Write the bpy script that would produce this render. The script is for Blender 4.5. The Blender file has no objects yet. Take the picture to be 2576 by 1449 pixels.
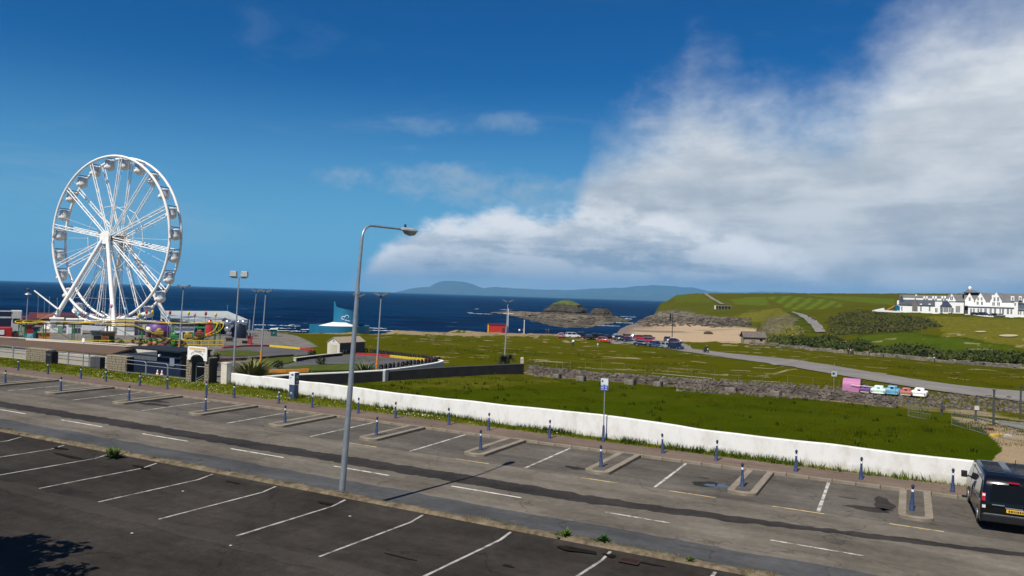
import bpy, bmesh, math, random
import numpy as np
from mathutils import Vector, Matrix, noise as mnoise
random.seed(7); rng = np.random.default_rng(11)
SC = bpy.context.scene
COL = SC.collection
PI = math.pi
# ---------------------------------------------------------------- camera
F, CX, CY, CAMZ = 1909.0, 1287.5, 724.5, 7.5          # focal length and centre of a 2575 px wide frame
TH, RO = math.radians(0.555), math.radians(1.735)
_fw = Vector((0, math.cos(TH), math.sin(TH))); _u0 = Vector((0, -math.sin(TH), math.cos(TH))); _r0 = Vector((1, 0, 0))
_R = _r0*math.cos(RO) + _u0*math.sin(RO); _U = -_r0*math.sin(RO) + _u0*math.cos(RO)
cam_d = bpy.data.cameras.new('camera'); cam = bpy.data.objects.new('camera', cam_d); COL.objects.link(cam)
cam.matrix_world = Matrix(((_R.x, _U.x, -_fw.x, 0), (_R.y, _U.y, -_fw.y, 0), (_R.z, _U.z, -_fw.z, CAMZ), (0, 0, 0, 1)))
cam_d.sensor_width = 36; cam_d.lens = 36*F/2575.0; cam_d.clip_start = 0.1; cam_d.clip_end = 60000
SC.camera = cam
# ---------------------------------------------------------------- exposure
SC.view_settings.view_transform = 'Standard'; SC.view_settings.look = 'None'
SC.view_settings.exposure = 0.35; SC.view_settings.gamma = 1.0; SC.view_settings.use_curve_mapping = False
# ---------------------------------------------------------------- sun: shadows fall away from the camera and to the right
SUN = Vector((-.56*.588, -.83*.588, .809)).normalized()
sd = bpy.data.lights.new('sun', 'SUN'); so = bpy.data.objects.new('sun', sd); COL.objects.link(so)
sd.energy = 4.7; sd.angle = math.radians(0.53); sd.color = (1.0, 0.94, 0.84)
so.rotation_euler = SUN.to_track_quat('Z', 'Y').to_euler()
def ray(px, py): return _R*(px-CX) + _U*(CY-py) + _fw*F
def azte(px, py):
    v = ray(px, py); return math.atan2(v.x, v.y), v.z/math.hypot(v.x, v.y)
# ---------------------------------------------------------------- sky
W = bpy.data.worlds.new('World'); SC.world = W; W.use_nodes = True
nt = W.node_tree; nt.nodes.clear()
def N(tree, t, **k):
    n = tree.nodes.new(t)
    for a, b in k.items(): setattr(n, a, b)
    return n
def wmath(op, a, b=None, c=None, clamp=False):
    n = N(nt, 'ShaderNodeMath', operation=op); n.use_clamp = clamp
    for i, v in enumerate((a, b, c)):
        if v is None: continue
        if isinstance(v, (int, float)): n.inputs[i].default_value = v
        else: nt.links.new(v, n.inputs[i])
    return n.outputs[0]
def wmix(f, a, b):
    n = N(nt, 'ShaderNodeMix', data_type='RGBA')
    for i, v in ((0, f), (6, a), (7, b)):
        if isinstance(v, (int, float)): n.inputs[i].default_value = v
        elif isinstance(v, tuple): n.inputs[i].default_value = (*v, 1)
        else: nt.links.new(v, n.inputs[i])
    return n.outputs[2]
def wsmooth(v, a, b):
    n = N(nt, 'ShaderNodeMapRange', interpolation_type='SMOOTHSTEP'); nt.links.new(v, n.inputs[0])
    n.inputs[1].default_value = a; n.inputs[2].default_value = b
    return n.outputs[0]
def wcurve(v, pts):
    n = N(nt, 'ShaderNodeFloatCurve'); cu = n.mapping.curves[0]
    n.mapping.use_clip = False
    while len(cu.points) < len(pts): cu.points.new(0.5, 0.5)
    for p, (x, y) in zip(cu.points, pts): p.location = (x, y); p.handle_type = 'AUTO_CLAMPED'
    n.mapping.update(); nt.links.new(v, n.inputs[1]); return n.outputs[0]
sky = N(nt, 'ShaderNodeTexSky', sky_type='NISHITA'); sky.sun_disc = False
sky.sun_elevation = math.asin(SUN.z); sky.sun_rotation = math.atan2(SUN.x, SUN.y)
sky.air_density = 1.0; sky.dust_density = 0.0; sky.ozone_density = 3.5; sky.altitude = 30
hsv = N(nt, 'ShaderNodeHueSaturation'); hsv.inputs['Saturation'].default_value = 1.28; hsv.inputs['Value'].default_value = 0.86
nt.links.new(sky.outputs[0], hsv.inputs['Color'])
tc = N(nt, 'ShaderNodeTexCoord'); sx = N(nt, 'ShaderNodeSeparateXYZ'); nt.links.new(tc.outputs['Generated'], sx.inputs[0])
X, Y, Z = sx.outputs
hyp = wmath('SQRT', wmath('ADD', wmath('MULTIPLY', X, X), wmath('MULTIPLY', Y, Y)))
te = wmath('DIVIDE', Z, wmath('MAXIMUM', hyp, 0.02))
az01 = wmath('MULTIPLY_ADD', wmath('ARCTAN2', X, Y), 0.5/PI, 0.5)
def wnoise(scale, sz, detail=7, rough=0.55, dist=0.0, off=(0, 0, 0)):
    m = N(nt, 'ShaderNodeMapping'); m.inputs['Scale'].default_value = (1, 1, sz); m.inputs['Location'].default_value = off
    nt.links.new(tc.outputs['Generated'], m.inputs[0])
    n = N(nt, 'ShaderNodeTexNoise'); n.inputs['Scale'].default_value = scale; n.inputs['Detail'].default_value = detail
    n.inputs['Roughness'].default_value = rough; n.inputs['Distortion'].default_value = dist
    nt.links.new(m.outputs[0], n.inputs['Vector']); return n.outputs[0]
def edge_pts(pix, before, after):
    out = list(before)
    for px, py in pix:
        a, e = azte(px, py); out.append((a*0.5/PI + 0.5, e + 0.2))
    return out + list(after)
# upper limits of the two cloud masses against azimuth (offset +0.2): a high soft bank on the right, a low heaped bank over the bay
topA = edge_pts([(1380, 780), (1440, 500), (1485, 385), (1560, 312), (1690, 245), (1745, 180), (1800, 172), (1870, 238), (2050, 228), (2160, 200), (2215, 125), (2330, 20), (2560, -120)],
                [(0.0, 0.26), (0.25, 0.22), (0.36, 0.17), (0.42, 0.16)], [(0.66, 0.85), (0.78, 0.75), (0.9, 0.45), (1.0, 0.26)])
topB = edge_pts([(820, 765), (930, 650), (1030, 566), (1120, 540), (1300, 532), (1500, 524), (1700, 545), (1850, 585), (1960, 630), (2080, 690), (2250, 760)],
                [(0.0, 0.24), (0.25, 0.22), (0.36, 0.17), (0.42, 0.16)], [(0.66, 0.15), (0.8, 0.2), (1.0, 0.24)])
edgeA = wmath('SUBTRACT', wcurve(az01, topA), 0.2); edgeB = wmath('SUBTRACT', wcurve(az01, topB), 0.2)
n1 = wnoise(6.0, 1.5, 9, 0.60, 0.2, (3.1, 0.4, 0.7)); n2 = wnoise(19, 1.6, 8, 0.62, 0.1, (1.3, 5.2, 0.2)); n3 = wnoise(8, 2.2, 9, 0.58, 0.15, (7.7, 2.1, 3.3)); n4 = wnoise(3.2, 5.5, 6, 0.6, 0.7, (2.2, 9.1, 4.0)); n5 = wnoise(6, 5.5, 8, 0.58, 0.3, (4.2, 1.1, 8.0))
c_ = lambda n, k: wmath('MULTIPLY', wmath('SUBTRACT', n, 0.5), k)
gapA = wmath('SUBTRACT', edgeA, te); gapB = wmath('SUBTRACT', edgeB, te)
fA = wmath('ADD', gapA, wmath('ADD', c_(n1, 0.13), c_(n2, 0.10)))
densA = wsmooth(wmath('DIVIDE', fA, wmath('MULTIPLY_ADD', te, 0.26, 0.035)), -0.48, 1.35)
fB = wmath('ADD', gapB, wmath('ADD', c_(n3, 0.05), c_(n2, 0.06)))
densB = wsmooth(fB, -0.012, 0.020)
wisp = wmath('MULTIPLY', wsmooth(n4, 0.54, 0.80), wmath('MULTIPLY', wsmooth(te, 0.55, 0.12), 0.30))
def blob(px, py, ra, re_, amp, n):
    a_, e_ = azte(px, py); u_ = wmath('DIVIDE', wmath('SUBTRACT', az01, a_*0.5/PI+0.5), ra); w_ = wmath('DIVIDE', wmath('SUBTRACT', te, e_), re_)
    return wsmooth(wmath('ADD', wmath('ADD', wmath('MULTIPLY', u_, u_), wmath('MULTIPLY', w_, w_)), c_(n, amp)), 1.3, -0.8)
a1, e1 = azte(1085, 455)
sh_az = wmath('DIVIDE', wmath('SUBTRACT', az01, a1*0.5/PI+0.5), 0.024); sh_el = wmath('DIVIDE', wmath('SUBTRACT', te, e1), 0.022)
shred = wsmooth(wmath('ADD', wmath('ADD', wmath('MULTIPLY', sh_az, sh_az), wmath('MULTIPLY', sh_el, sh_el)), c_(n2, 5.0)), 1.3, -0.8)
layer = wmath('MAXIMUM', blob(1340, 482, 0.030, 0.026, 4.5, n2), wmath('MAXIMUM', wmath('MULTIPLY', blob(1290, 310, 0.008, 0.016, 4.5, n2), 0.5), wmath('MULTIPLY', blob(1080, 315, 0.013, 0.012, 4.5, n2), 0.45)))
thin = wmath('MAXIMUM', wisp, wmath('MAXIMUM', wmath('MULTIPLY', shred, 0.72), wmath('MULTIPLY', layer, 0.80)))
toneA = wmath('ADD', wmath('MULTIPLY', wsmooth(wmath('ADD', wmath('MULTIPLY', n1, .35), wmath('ADD', wmath('MULTIPLY', n3, .30), wmath('MULTIPLY', n5, .35))), 0.40, 0.60), 0.58), wmath('MULTIPLY', wsmooth(te, 0.02, 0.34), 0.55), clamp=True)
toneB = wmath('ADD', wmath('MULTIPLY', wsmooth(wmath('ADD', gapB, c_(n2, .05)), 0.060, 0.0), 0.62), wmath('MULTIPLY', wsmooth(wmath('ADD', wmath('MULTIPLY', n2, .4), wmath('MULTIPLY', n5, .6)), 0.42, 0.58), 0.62), clamp=True)
toneB = wmath('MULTIPLY', toneB, wmath('MULTIPLY_ADD', wsmooth(te, 0.008, 0.06), 0.75, 0.25))
deep = N(nt, 'ShaderNodeMix', data_type='RGBA', blend_type='MULTIPLY'); deep.inputs[0].default_value = 1.0; nt.links.new(hsv.outputs[0], deep.inputs[6]); deep.inputs[7].default_value = (0.105, 0.463, 0.68, 1)
clear = wmix(wmath('MULTIPLY', wsmooth(te, 0.30, 0.0), 0.88), deep.outputs[2], (1.2, 3.25, 5.1))
sky1 = wmix(thin, clear, (2.7, 3.6, 4.5))
sky2 = wmix(densA, sky1, wmix(toneA, (2.75, 3.25, 3.85), (6.0, 6.25, 6.5)))
sky3 = wmix(densB, sky2, wmix(toneB, (2.35, 3.0, 3.75), (6.3, 6.5, 6.75)))
aR = azte(1150, 740)[0]*0.5/PI+0.5; aL = azte(820, 740)[0]*0.5/PI+0.5
hcol = wmix(wsmooth(az01, aL, aR), (1.45, 3.7, 5.4), (3.5, 4.5, 5.5))
final = wmix(wmath('MULTIPLY', wsmooth(te, 0.032, 0.004), 0.75), sky3, hcol)
bg = N(nt, 'ShaderNodeBackground'); bg.inputs[1].default_value = 0.1; nt.links.new(final, bg.inputs[0])
wo = N(nt, 'ShaderNodeOutputWorld'); nt.links.new(bg.outputs[0], wo.inputs[0])
W.cycles.sampling_method = 'MANUAL'; W.cycles.sample_map_resolution = 1024
SC.cycles.use_denoising = True
SC.cycles.max_bounces = 6; SC.cycles.diffuse_bounces = 2; SC.cycles.glossy_bounces = 2; SC.cycles.transmission_bounces = 4; SC.cycles.volume_bounces = 0; SC.cycles.transparent_max_bounces = 8
# ================================================================ helpers
MATS = {}
def mat(name, col, rough=0.75, metal=0.0, var=0.18, scale=4.0, bump=0.0, spec=0.4, col2=None, detail=6, coat=0.0, stretch=None, obj=True):
    """procedural material: base colour varied by two octaves of noise, optional bump"""
    if name in MATS: return MATS[name]
    m = bpy.data.materials.new(name); m.use_nodes = True; t = m.node_tree; b = t.nodes['Principled BSDF']
    tcn = N(t, 'ShaderNodeTexCoord'); mp = N(t, 'ShaderNodeMapping'); t.links.new(tcn.outputs['Object'], mp.inputs[0])
    if stretch: mp.inputs['Scale'].default_value = stretch
    n = N(t, 'ShaderNodeTexNoise'); n.inputs['Scale'].default_value = scale; n.inputs['Detail'].default_value = detail; n.inputs['Roughness'].default_value = 0.62
    t.links.new(mp.outputs[0], n.inputs['Vector'])
    mr = N(t, 'ShaderNodeMapRange'); mr.inputs[1].default_value = 0.32; mr.inputs[2].default_value = 0.68; t.links.new(n.outputs[0], mr.inputs[0])
    mx = N(t, 'ShaderNodeMix', data_type='RGBA'); t.links.new(mr.outputs[0], mx.inputs[0])
    c2 = col2 if col2 else tuple(min(1, c*(1+var)) for c in col); c1 = tuple(c*(1-var) for c in col) if not col2 else col
    mx.inputs[6].default_value = (*c1, 1); mx.inputs[7].default_value = (*c2, 1)
    t.links.new(mx.outputs[2], b.inputs['Base Color'])
    b.inputs['Roughness'].default_value = rough; b.inputs['Metallic'].default_value = metal; b.inputs['Specular IOR Level'].default_value = spec
    if coat: b.inputs['Coat Weight'].default_value = coat; b.inputs['Coat Roughness'].default_value = 0.08
    if bump:
        n2_ = N(t, 'ShaderNodeTexNoise'); n2_.inputs['Scale'].default_value = scale*6; n2_.inputs['Detail'].default_value = 4
        t.links.new(mp.outputs[0], n2_.inputs['Vector'])
        bp = N(t, 'ShaderNodeBump'); bp.inputs['Strength'].default_value = bump; bp.inputs['Distance'].default_value = 0.03
        t.links.new(n2_.outputs[0], bp.inputs['Height']); t.links.new(bp.outputs[0], b.inputs['Normal'])
    MATS[name] = m; return m
class MB:
    def __init__(s): s.v = []; s.f = []; s.m = []
    def add(s, vs, fs, mi=0):
        o = len(s.v); s.v += [tuple(v) for v in vs]; s.f += [tuple(i+o for i in f) for f in fs]; s.m += [mi]*len(fs); return s
    def box(s, c, d, rz=0.0, mi=0, taper=1.0):
        x, y, z = d[0]/2, d[1]/2, d[2]/2; ca, sa = math.cos(rz), math.sin(rz); vs = []
        for k, zz in ((1, -z), (taper, z)):
            for X_, Y_ in ((-x, -y), (x, -y), (x, y), (-x, y)):
                X_ *= k; Y_ *= k
                vs.append((c[0]+X_*ca-Y_*sa, c[1]+X_*sa+Y_*ca, c[2]+zz))
        return s.add(vs, [(3, 2, 1, 0), (4, 5, 6, 7), (0, 1, 5, 4), (1, 2, 6, 5), (2, 3, 7, 6), (3, 0, 4, 7)], mi)
    def bar(s, p, q, w, h, mi=0):
        p = Vector(p); q = Vector(q); d = (q-p).normalized(); a = d.cross(Vector((0, 0, 1)))
        if a.length < 1e-4: a = Vector((1, 0, 0))
        a.normalize(); b = a.cross(d); a *= w/2; b *= h/2
        return s.add([p-a-b, p+a-b, p+a+b, p-a+b, q-a-b, q+a-b, q+a+b, q-a+b], [(3, 2, 1, 0), (4, 5, 6, 7), (0, 1, 5, 4), (1, 2, 6, 5), (2, 3, 7, 6), (3, 0, 4, 7)], mi)
    def cyl(s, p, q, r0, r1=None, n=8, mi=0, cap=True):
        r1 = r0 if r1 is None else r1; p = Vector(p); q = Vector(q); d = (q-p).normalized()
        a = d.cross(Vector((0, 0, 1)))
        if a.length < 1e-3: a = Vector((1, 0, 0))
        a.normalize(); b = d.cross(a); vs = []
        for c, r in ((p, r0), (q, r1)):
            for i in range(n): vs.append(c + (a*math.cos(2*PI*i/n) + b*math.sin(2*PI*i/n))*r)
        fs = [(i, (i+1) % n, n+(i+1) % n, n+i) for i in range(n)]
        if cap: fs += [tuple(range(n-1, -1, -1)), tuple(range(n, 2*n))]
        return s.add(vs, fs, mi)
    def tube(s, pts, r, n=6, mi=0, closed=False):
        pts = [Vector(p) for p in pts]; L = len(pts); vs = []; up = Vector((0, 0, 1)); rs = r if isinstance(r, (list, tuple)) else [r]*L
        for i, p in enumerate(pts):
            a = pts[(i-1) % L] if (closed or i > 0) else p; b = pts[(i+1) % L] if (closed or i < L-1) else p
            d = (b-a).normalized(); e = d.cross(up)
            if e.length < 0.05: e = d.cross(Vector((0, 1, 0.01)))
            e.normalize(); g = e.cross(d)
            for k in range(n): vs.append(p + (e*math.cos(2*PI*k/n) + g*math.sin(2*PI*k/n))*rs[i])
        fs = []
        for i in range(L if closed else L-1):
            j = (i+1) % L
            for k in range(n): fs.append((i*n+k, i*n+(k+1) % n, j*n+(k+1) % n, j*n+k))
        if not closed: fs += [tuple(range(n-1, -1, -1)), tuple(range((L-1)*n, L*n))]
        return s.add(vs, fs, mi)
    def lathe(s, prof, n=12, c=(0, 0, 0), mi=0):
        vs = []; fs = []
        for r, z in prof:
            for i in range(n): vs.append((c[0]+r*math.cos(2*PI*i/n), c[1]+r*math.sin(2*PI*i/n), c[2]+z))
        for j in range(len(prof)-1):
            for i in range(n): fs.append((j*n+i, j*n+(i+1) % n, (j+1)*n+(i+1) % n, (j+1)*n+i))
        fs += [tuple(range(n-1, -1, -1)), tuple(range((len(prof)-1)*n, len(prof)*n))]
        return s.add(vs, fs, mi)
    def prism(s, poly, z0, z1, mi=0, fn=None):
        """poly extruded from z0 to z1; fn maps (x, y, z) elsewhere, so any axis will do"""
        n = len(poly); vs = [(x, y, z0) for x, y in poly] + [(x, y, z1) for x, y in poly]
        if fn: vs = [fn(*v) for v in vs]
        return s.add(vs, [tuple(range(n-1, -1, -1)), tuple(range(n, 2*n))] + [(i, (i+1) % n, n+(i+1) % n, n+i) for i in range(n)], mi)
    def ell(s, c, r, nu=10, nv=6, mi=0, v0=0.0, v1=1.0):
        vs = []; fs = []
        for j in range(nv+1):
            t = PI*(v0+(v1-v0)*j/nv)
            for i in range(nu): vs.append((c[0]+r[0]*math.sin(t)*math.cos(2*PI*i/nu), c[1]+r[1]*math.sin(t)*math.sin(2*PI*i/nu), c[2]+r[2]*math.cos(t)))
        for j in range(nv):
            for i in range(nu): fs.append((j*nu+(i+1) % nu, j*nu+i, (j+1)*nu+i, (j+1)*nu+(i+1) % nu))
        return s.add(vs, fs, mi)
    def build(s, name, m, parent=None, smooth=0, bevel=0):
        me = bpy.data.meshes.new(name); me.from_pydata(s.v, [], s.f)
        ms = m if isinstance(m, (list, tuple)) else [m]
        for q in ms: me.materials.append(q)
        if len(ms) > 1: me.polygons.foreach_set('material_index', s.m)
        me.update()
        if smooth:
            me.polygons.foreach_set('use_smooth', [True]*len(me.polygons)); me.set_sharp_from_angle(angle=math.radians(smooth))
        o = bpy.data.objects.new(name, me); COL.objects.link(o)
        if parent: o.parent = parent
        if bevel:
            b = o.modifiers.new('edge', 'BEVEL'); b.width = bevel; b.segments = 2; b.limit_method = 'ANGLE'; b.angle_limit = math.radians(40)
        return o
def tag(o, label=None, cat=None, group=None, kind=None):
    if label: o['label'] = label
    if cat: o['category'] = cat
    if group: o['group'] = group
    if kind: o['kind'] = kind
    return o
def thing(name, label, cat, loc=(0, 0, 0), rz=0.0, group=None):
    o = bpy.data.objects.new(name, None); o.empty_display_size = 0.2; COL.objects.link(o); o.location = loc; o.rotation_euler = (0, 0, rz)
    return tag(o, label, cat, group)
def struct(o): return tag(o, kind='structure')
def stuff(o): return tag(o, kind='stuff')
def kids(o): return [c for c in bpy.data.objects if c.parent == o]
def dup(o, loc=None, rz=None, label=None, scale=None, cache={}):
    """copy of a thing with copies of its parts and sub-parts, meshes shared"""
    if o.name not in cache:
        cache[o.name] = [(c, kids(c)) for c in kids(o)]
    r = o.copy(); COL.objects.link(r)
    if loc is not None: r.location = loc
    if rz is not None: r.rotation_euler = (0, 0, rz)
    if scale is not None: r.scale = (scale,)*3
    if label: r['label'] = label
    for c, gs in cache[o.name]:
        d = c.copy(); COL.objects.link(d); d.parent = r
        for g in gs:
            e = g.copy(); COL.objects.link(e); e.parent = d
    return r
def recolour(o, table):
    """give a copied thing its own paint: table maps an old material to a new one (slots linked to the object)"""
    for c in kids(o):
        for q in [c] + kids(c):
            for i, sl in enumerate(q.material_slots):
                if sl.material and sl.material.name in table:
                    nm = table[sl.material.name]; sl.link = 'OBJECT'; sl.material = nm
# ---------------------------------------------------------------- road frame: t runs along the road to the right, s away from the camera
DX, DY = 0.8852, -0.4653
ROT = math.atan2(DY, DX)
def RW(t, s, z=0.0): return (t*DX - s*DY, t*DY + s*DX, z)
def TS(x, y): return x*DX + y*DY, -x*DY + y*DX
# ---------------------------------------------------------------- terrain heights
def hz(px): return 743 + 0.0303*(px-CX)
def zpix(px, py, d):
    v = ray(px, py); return CAMZ + d*v.z/v.y
def P(px, *pts):
    out = []
    for p in pts:
        d = p[0]
        out.append((d, p[2]) if p[1] is None else (d, zpix(px, p[1], d)))
    return (px, out)
def Zs(*a): return [(d, None, z) for d, z in a]
def near(px, s=45.0):
    a = (px-CX)/F; return s/(-a*DY + DX)
TCOL = [
 P(-400, *Zs((near(-400, 41.8), 0.05), (near(-400, 43.5), -1.3), (160, -1.7), (215, -3.2), (225, -13), (400, -15), (1200, -16))),
 P(0,   *Zs((near(0, 41.8), 0.05), (near(0, 43.5), -1.3), (150, -1.6), (215, -3.2), (228, -13), (400, -15), (1200, -16))),
 P(440, *Zs((near(440, 41.8), 0.05), (near(440, 43.5), -1.2), (120, -1.4), (150, -1.8), (212, -3.4), (222, -13), (400, -15), (1200, -16))),
 P(600, *Zs((near(600, 41.5), 0.05), (near(600, 43.0), -0.9), (100, -1.3), (150, -2.4), (205, -3.8), (215, -12.5), (400, -15), (1200, -16))),
 P(750, *Zs((near(750, 40), 0), (near(750, 45), -0.6), (85, -1.1), (150, -2.8), (205, -4.3), (216, -12.5), (400, -15), (1200, -16))),
 P(1000, *Zs((near(1000, 45), 0), (80, -0.7), (130, -2.0), (180, -3.4), (238, -4.6), (250, -12.5), (400, -15), (1200, -16))),
 P(1150, *Zs((near(1150), 0), (72, -0.2), (130, -2.0), (190, -3.9), (250, -5.0), (262, -12.5), (400, -15), (1200, -16))),
 P(1300, *Zs((near(1300), 0), (72, 0), (130, -2.1), (195, -4.5), (262, -5.4), (272, -12.5), (400, -15), (1200, -16))),
 P(1441, *Zs((near(1441), 0), (70, 0), (130, -2.2), (195, -5.1), (272, -5.3), (283, -12), (400, -13), (1200, -16))),
 P(1540, *Zs((near(1540), 0), (69, 0), (130, -2.4), (210, -5.0), (265, -5.5), (278, -11), (400, -11.2), (560, -11.8), (1200, -16))),
 P(1600, *Zs((near(1600), 0), (68, 0), (130, -2.4), (215, -4.8), (250, -5.3), (263, -9.6), (480, -10.4), (560, -10.9), (610, -11.8), (700, -14), (1200, -16))),
 P(1635, *Zs((near(1635), 0), (67.5, 0), (130, -2.4), (215, -5.0), (250, -5.4), (263, -9.6), (480, -10.3), (570, -10.4)), (600, 803), (635, 793), *Zs((655, -13), (1200, -16))),
 P(1660, *Zs((near(1660), 0), (67, 0), (130, -2.4), (215, -5.2), (248, -5.6), (260, -9.4), (480, -10.2), (570, -10.3)), (595, 800), (645, 783), (675, 764), *Zs((720, -2), (760, -14), (1200, -16))),
 P(1700, *Zs((near(1700), 0), (66, 0), (130, -2.3), (215, -5.4), (242, -5.6), (254, -9.2), (480, -10.1), (560, -10.0)), (580, 802), (620, 782), (690, 743), *Zs((760, 12), (900, 4), (1000, -14), (1200, -16))),
 P(1750, *Zs((near(1750), 0), (65, 0), (130, -2.3), (215, -5.1), (240, -5.3), (252, -9.2), (480, -10.0), (530, -9.7)), (540, 808), (575, 796), (640, 764), (700, 739), *Zs((780, 14), (920, 8), (1200, -10))),
 P(1800, *Zs((near(1800), 0), (64, 0), (150, -3.1), (215, -4.8), (235, -5.0), (246, -9.0), (470, -9.9), (490, -9.6)), (500, 815), (520, 802), (560, 785), (620, 762), (700, 738.5), *Zs((820, 16), (1000, 12), (1200, 5))),
 P(1900, *Zs((near(1900), 0), (63, 0), (150, -3.2), (205, -4.3), (222, -4.2), (236, -8.8), (440, -9.4), (462, -9.2)), (478, 823), (505, 800), (530, 783), (600, 769), (720, 739.5), *Zs((860, 18), (1200, 16))),
 P(1950, *Zs((near(1950), 0), (62, 0), (150, -3.2), (208, -4.8), (225, -4.4), (240, -6.0), (330, -7.5)), (360, 826), (400, 806), (440, 788), (540, 774), (730, 740), *Zs((880, 19), (1200, 17))),
 P(2000, *Zs((near(2000), 0), (61.5, 0), (110, -1.0), (150, -3.2)), (210, 880), (225, 868), (260, 850), (330, 824), (420, 790), (540, 773), (740, 740), *Zs((900, 20), (1200, 18))),
 P(2200, *Zs((near(2200), 0), (57, -0.1), (85, -0.7), (110, -1.5), (150, -3.2)), (198, 896), (215, 886), (245, 860), (290, 832), (370, 787), (450, 776), (560, 765), (760, 739), *Zs((950, 23), (1200, 20))),
 P(2400, *Zs((near(2400), 0), (50, 0), (75, -0.7), (100, -1.6)), (175, 915), (195, 900), (220, 873), (250, 845), (300, 818), (372, 792.5), *Zs((430, 4.6)), (600, 752), (760, 739), *Zs((1000, 24), (1200, 22))),
 P(2575, *Zs((near(2575), 0), (47, 0), (80, -1.2), (110, -2.2)), (152, 928), (170, 915), (190, 897), (250, 850), (330, 804), (375, 798.5), *Zs((430, 4)), (600, 760), (760, 745), *Zs((1000, 22), (1200, 22))),
 P(3000, *Zs((near(3000), 0), (45, 0), (80, -1.2), (152, -4.0), (190, -3.7), (250, -1.4), (330, 3.4), (375, 3.8), (430, 4), (760, 20), (1200, 22))),
]
_TX = np.array([c[0] for c in TCOL])
_LD = np.log(np.linspace(0, 1, 600)*0 + np.geomspace(25, 1250, 600))
_TZ = np.array([np.interp(_LD, np.log([p[0] for p in c[1]]), [p[1] for p in c[1]]) for c in TCOL])
def terrain(x, y):
    """height at numpy arrays x, y (y > 0)"""
    x = np.asarray(x, float); y = np.maximum(np.asarray(y, float), 1.0)
    # column at the horizon for this azimuth
    px = np.clip(CX + x/y*F, _TX[0], _TX[-1]-1e-6)
    i = np.clip(np.searchsorted(_TX, px, side='right')-1, 0, len(_TX)-2); f = (px-_TX[i])/(_TX[i+1]-_TX[i])
    ld = np.log(np.clip(y, 25, 1250)); k = (ld-_LD[0])/(_LD[-1]-_LD[0])*599; k0 = np.clip(k.astype(int), 0, 598); g = k-k0
    def zz(ii): return _TZ[ii, k0]*(1-g) + _TZ[ii, k0+1]*g
    return zz(i)*(1-f) + zz(i+1)*f
def TZ(x, y): return float(terrain(np.array([x]), np.array([y]))[0])
def at_d(px, d, py=None):
    """point on the ground in the direction of column px at distance d"""
    v = ray(px, hz(px) if py is None else py); x = v.x/v.y*d; return Vector((x, d, TZ(x, d)))
def at(px, py, dmin=38.0, dmax=1000.0):
    """point where a line of sight meets the ground"""
    v = ray(px, py); ds = np.geomspace(dmin, dmax, 3000); xs = v.x/v.y*ds; zs = CAMZ + v.z/v.y*ds
    hit = np.nonzero(zs <= terrain(xs, ds))[0]
    k = hit[0] if len(hit) else 2999
    return Vector((xs[k], ds[k], float(terrain(xs[k:k+1], ds[k:k+1])[0])))
def flat(px, py, z=0.0):
    v = ray(px, py); k = (z-CAMZ)/v.z; return Vector((v.x*k, v.y*k, z))
def hpx(px, py, d): return zpix(px, py, d)
# ================================================================ THE SETTING
def np_mesh(name, v, f, m, smooth=True):
    me = bpy.data.meshes.new(name); v = np.asarray(v, np.float32); f = np.asarray(f, np.int32)
    me.vertices.add(len(v)); me.vertices.foreach_set('co', v.ravel())
    k = f.shape[1]; me.loops.add(f.size); me.loops.foreach_set('vertex_index', f.ravel()); me.polygons.add(len(f))
    me.polygons.foreach_set('loop_start', np.arange(0, f.size, k, dtype=np.int32)); me.polygons.foreach_set('loop_total', np.full(len(f), k, np.int32))
    if smooth: me.polygons.foreach_set('use_smooth', np.ones(len(f), bool))
    me.update(calc_edges=True); me.validate()
    if m: me.materials.append(m)
    o = bpy.data.objects.new(name, me); COL.objects.link(o); return o
def vnoise(x, y, seed=0, octaves=4, rough=0.5):
    """value noise on numpy arrays, about -1..1"""
    r = np.random.default_rng(seed); tab = r.random((256, 256))*2-1; out = 0; amp = 1; tot = 0
    for o in range(octaves):
        xi = np.floor(x).astype(int); yi = np.floor(y).astype(int); fx = x-xi; fy = y-yi; fx = fx*fx*(3-2*fx); fy = fy*fy*(3-2*fy)
        a = tab[xi % 256, yi % 256]; b = tab[(xi+1) % 256, yi % 256]; c = tab[xi % 256, (yi+1) % 256]; d = tab[(xi+1) % 256, (yi+1) % 256]
        out = out + amp*((a*(1-fx)+b*fx)*(1-fy) + (c*(1-fx)+d*fx)*fy); tot += amp; amp *= rough; x = x*2.03+17.3; y = y*2.03+5.1
    return out/tot*1.6
def inpoly(px, py, poly):
    r = np.zeros(px.shape, bool); n = len(poly)
    for i in range(n):
        x0, y0 = poly[i]; x1, y1 = poly[(i+1) % n]
        c = ((y0 > py) != (y1 > py)) & (px < (x1-x0)*(py-y0)/(y1-y0+1e-12)+x0); r ^= c
    return r
def sstep(v, a, b):
    t = np.clip((v-a)/(b-a), 0, 1); return t*t*(3-2*t)
# ---- terrain grid
NPX, ND = 700, 330
gx = np.concatenate([np.linspace(-1500, -330, 50, endpoint=False), np.linspace(-330, 2900, 580), np.linspace(2900, 4700, 71)[1:]]); ga = (gx-CX)/F; u = np.linspace(0, 1, ND)
d0 = 37.0/(-ga*DY + DX); AA, UU = np.meshgrid(ga, u, indexing='ij'); DD = d0[:, None]*(1100/d0[:, None])**(UU**0.92)
XX = AA*DD; YY = DD; ZZ = terrain(XX, YY); S_ = -XX*DY + YY*DX; T_ = XX*DX + YY*DY
ZZ = np.where(S_ < 41.0, np.minimum(ZZ, 0.0), ZZ)
slope = np.abs(np.gradient(ZZ, axis=1)/np.maximum(np.gradient(YY, axis=1), 1e-3))
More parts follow.
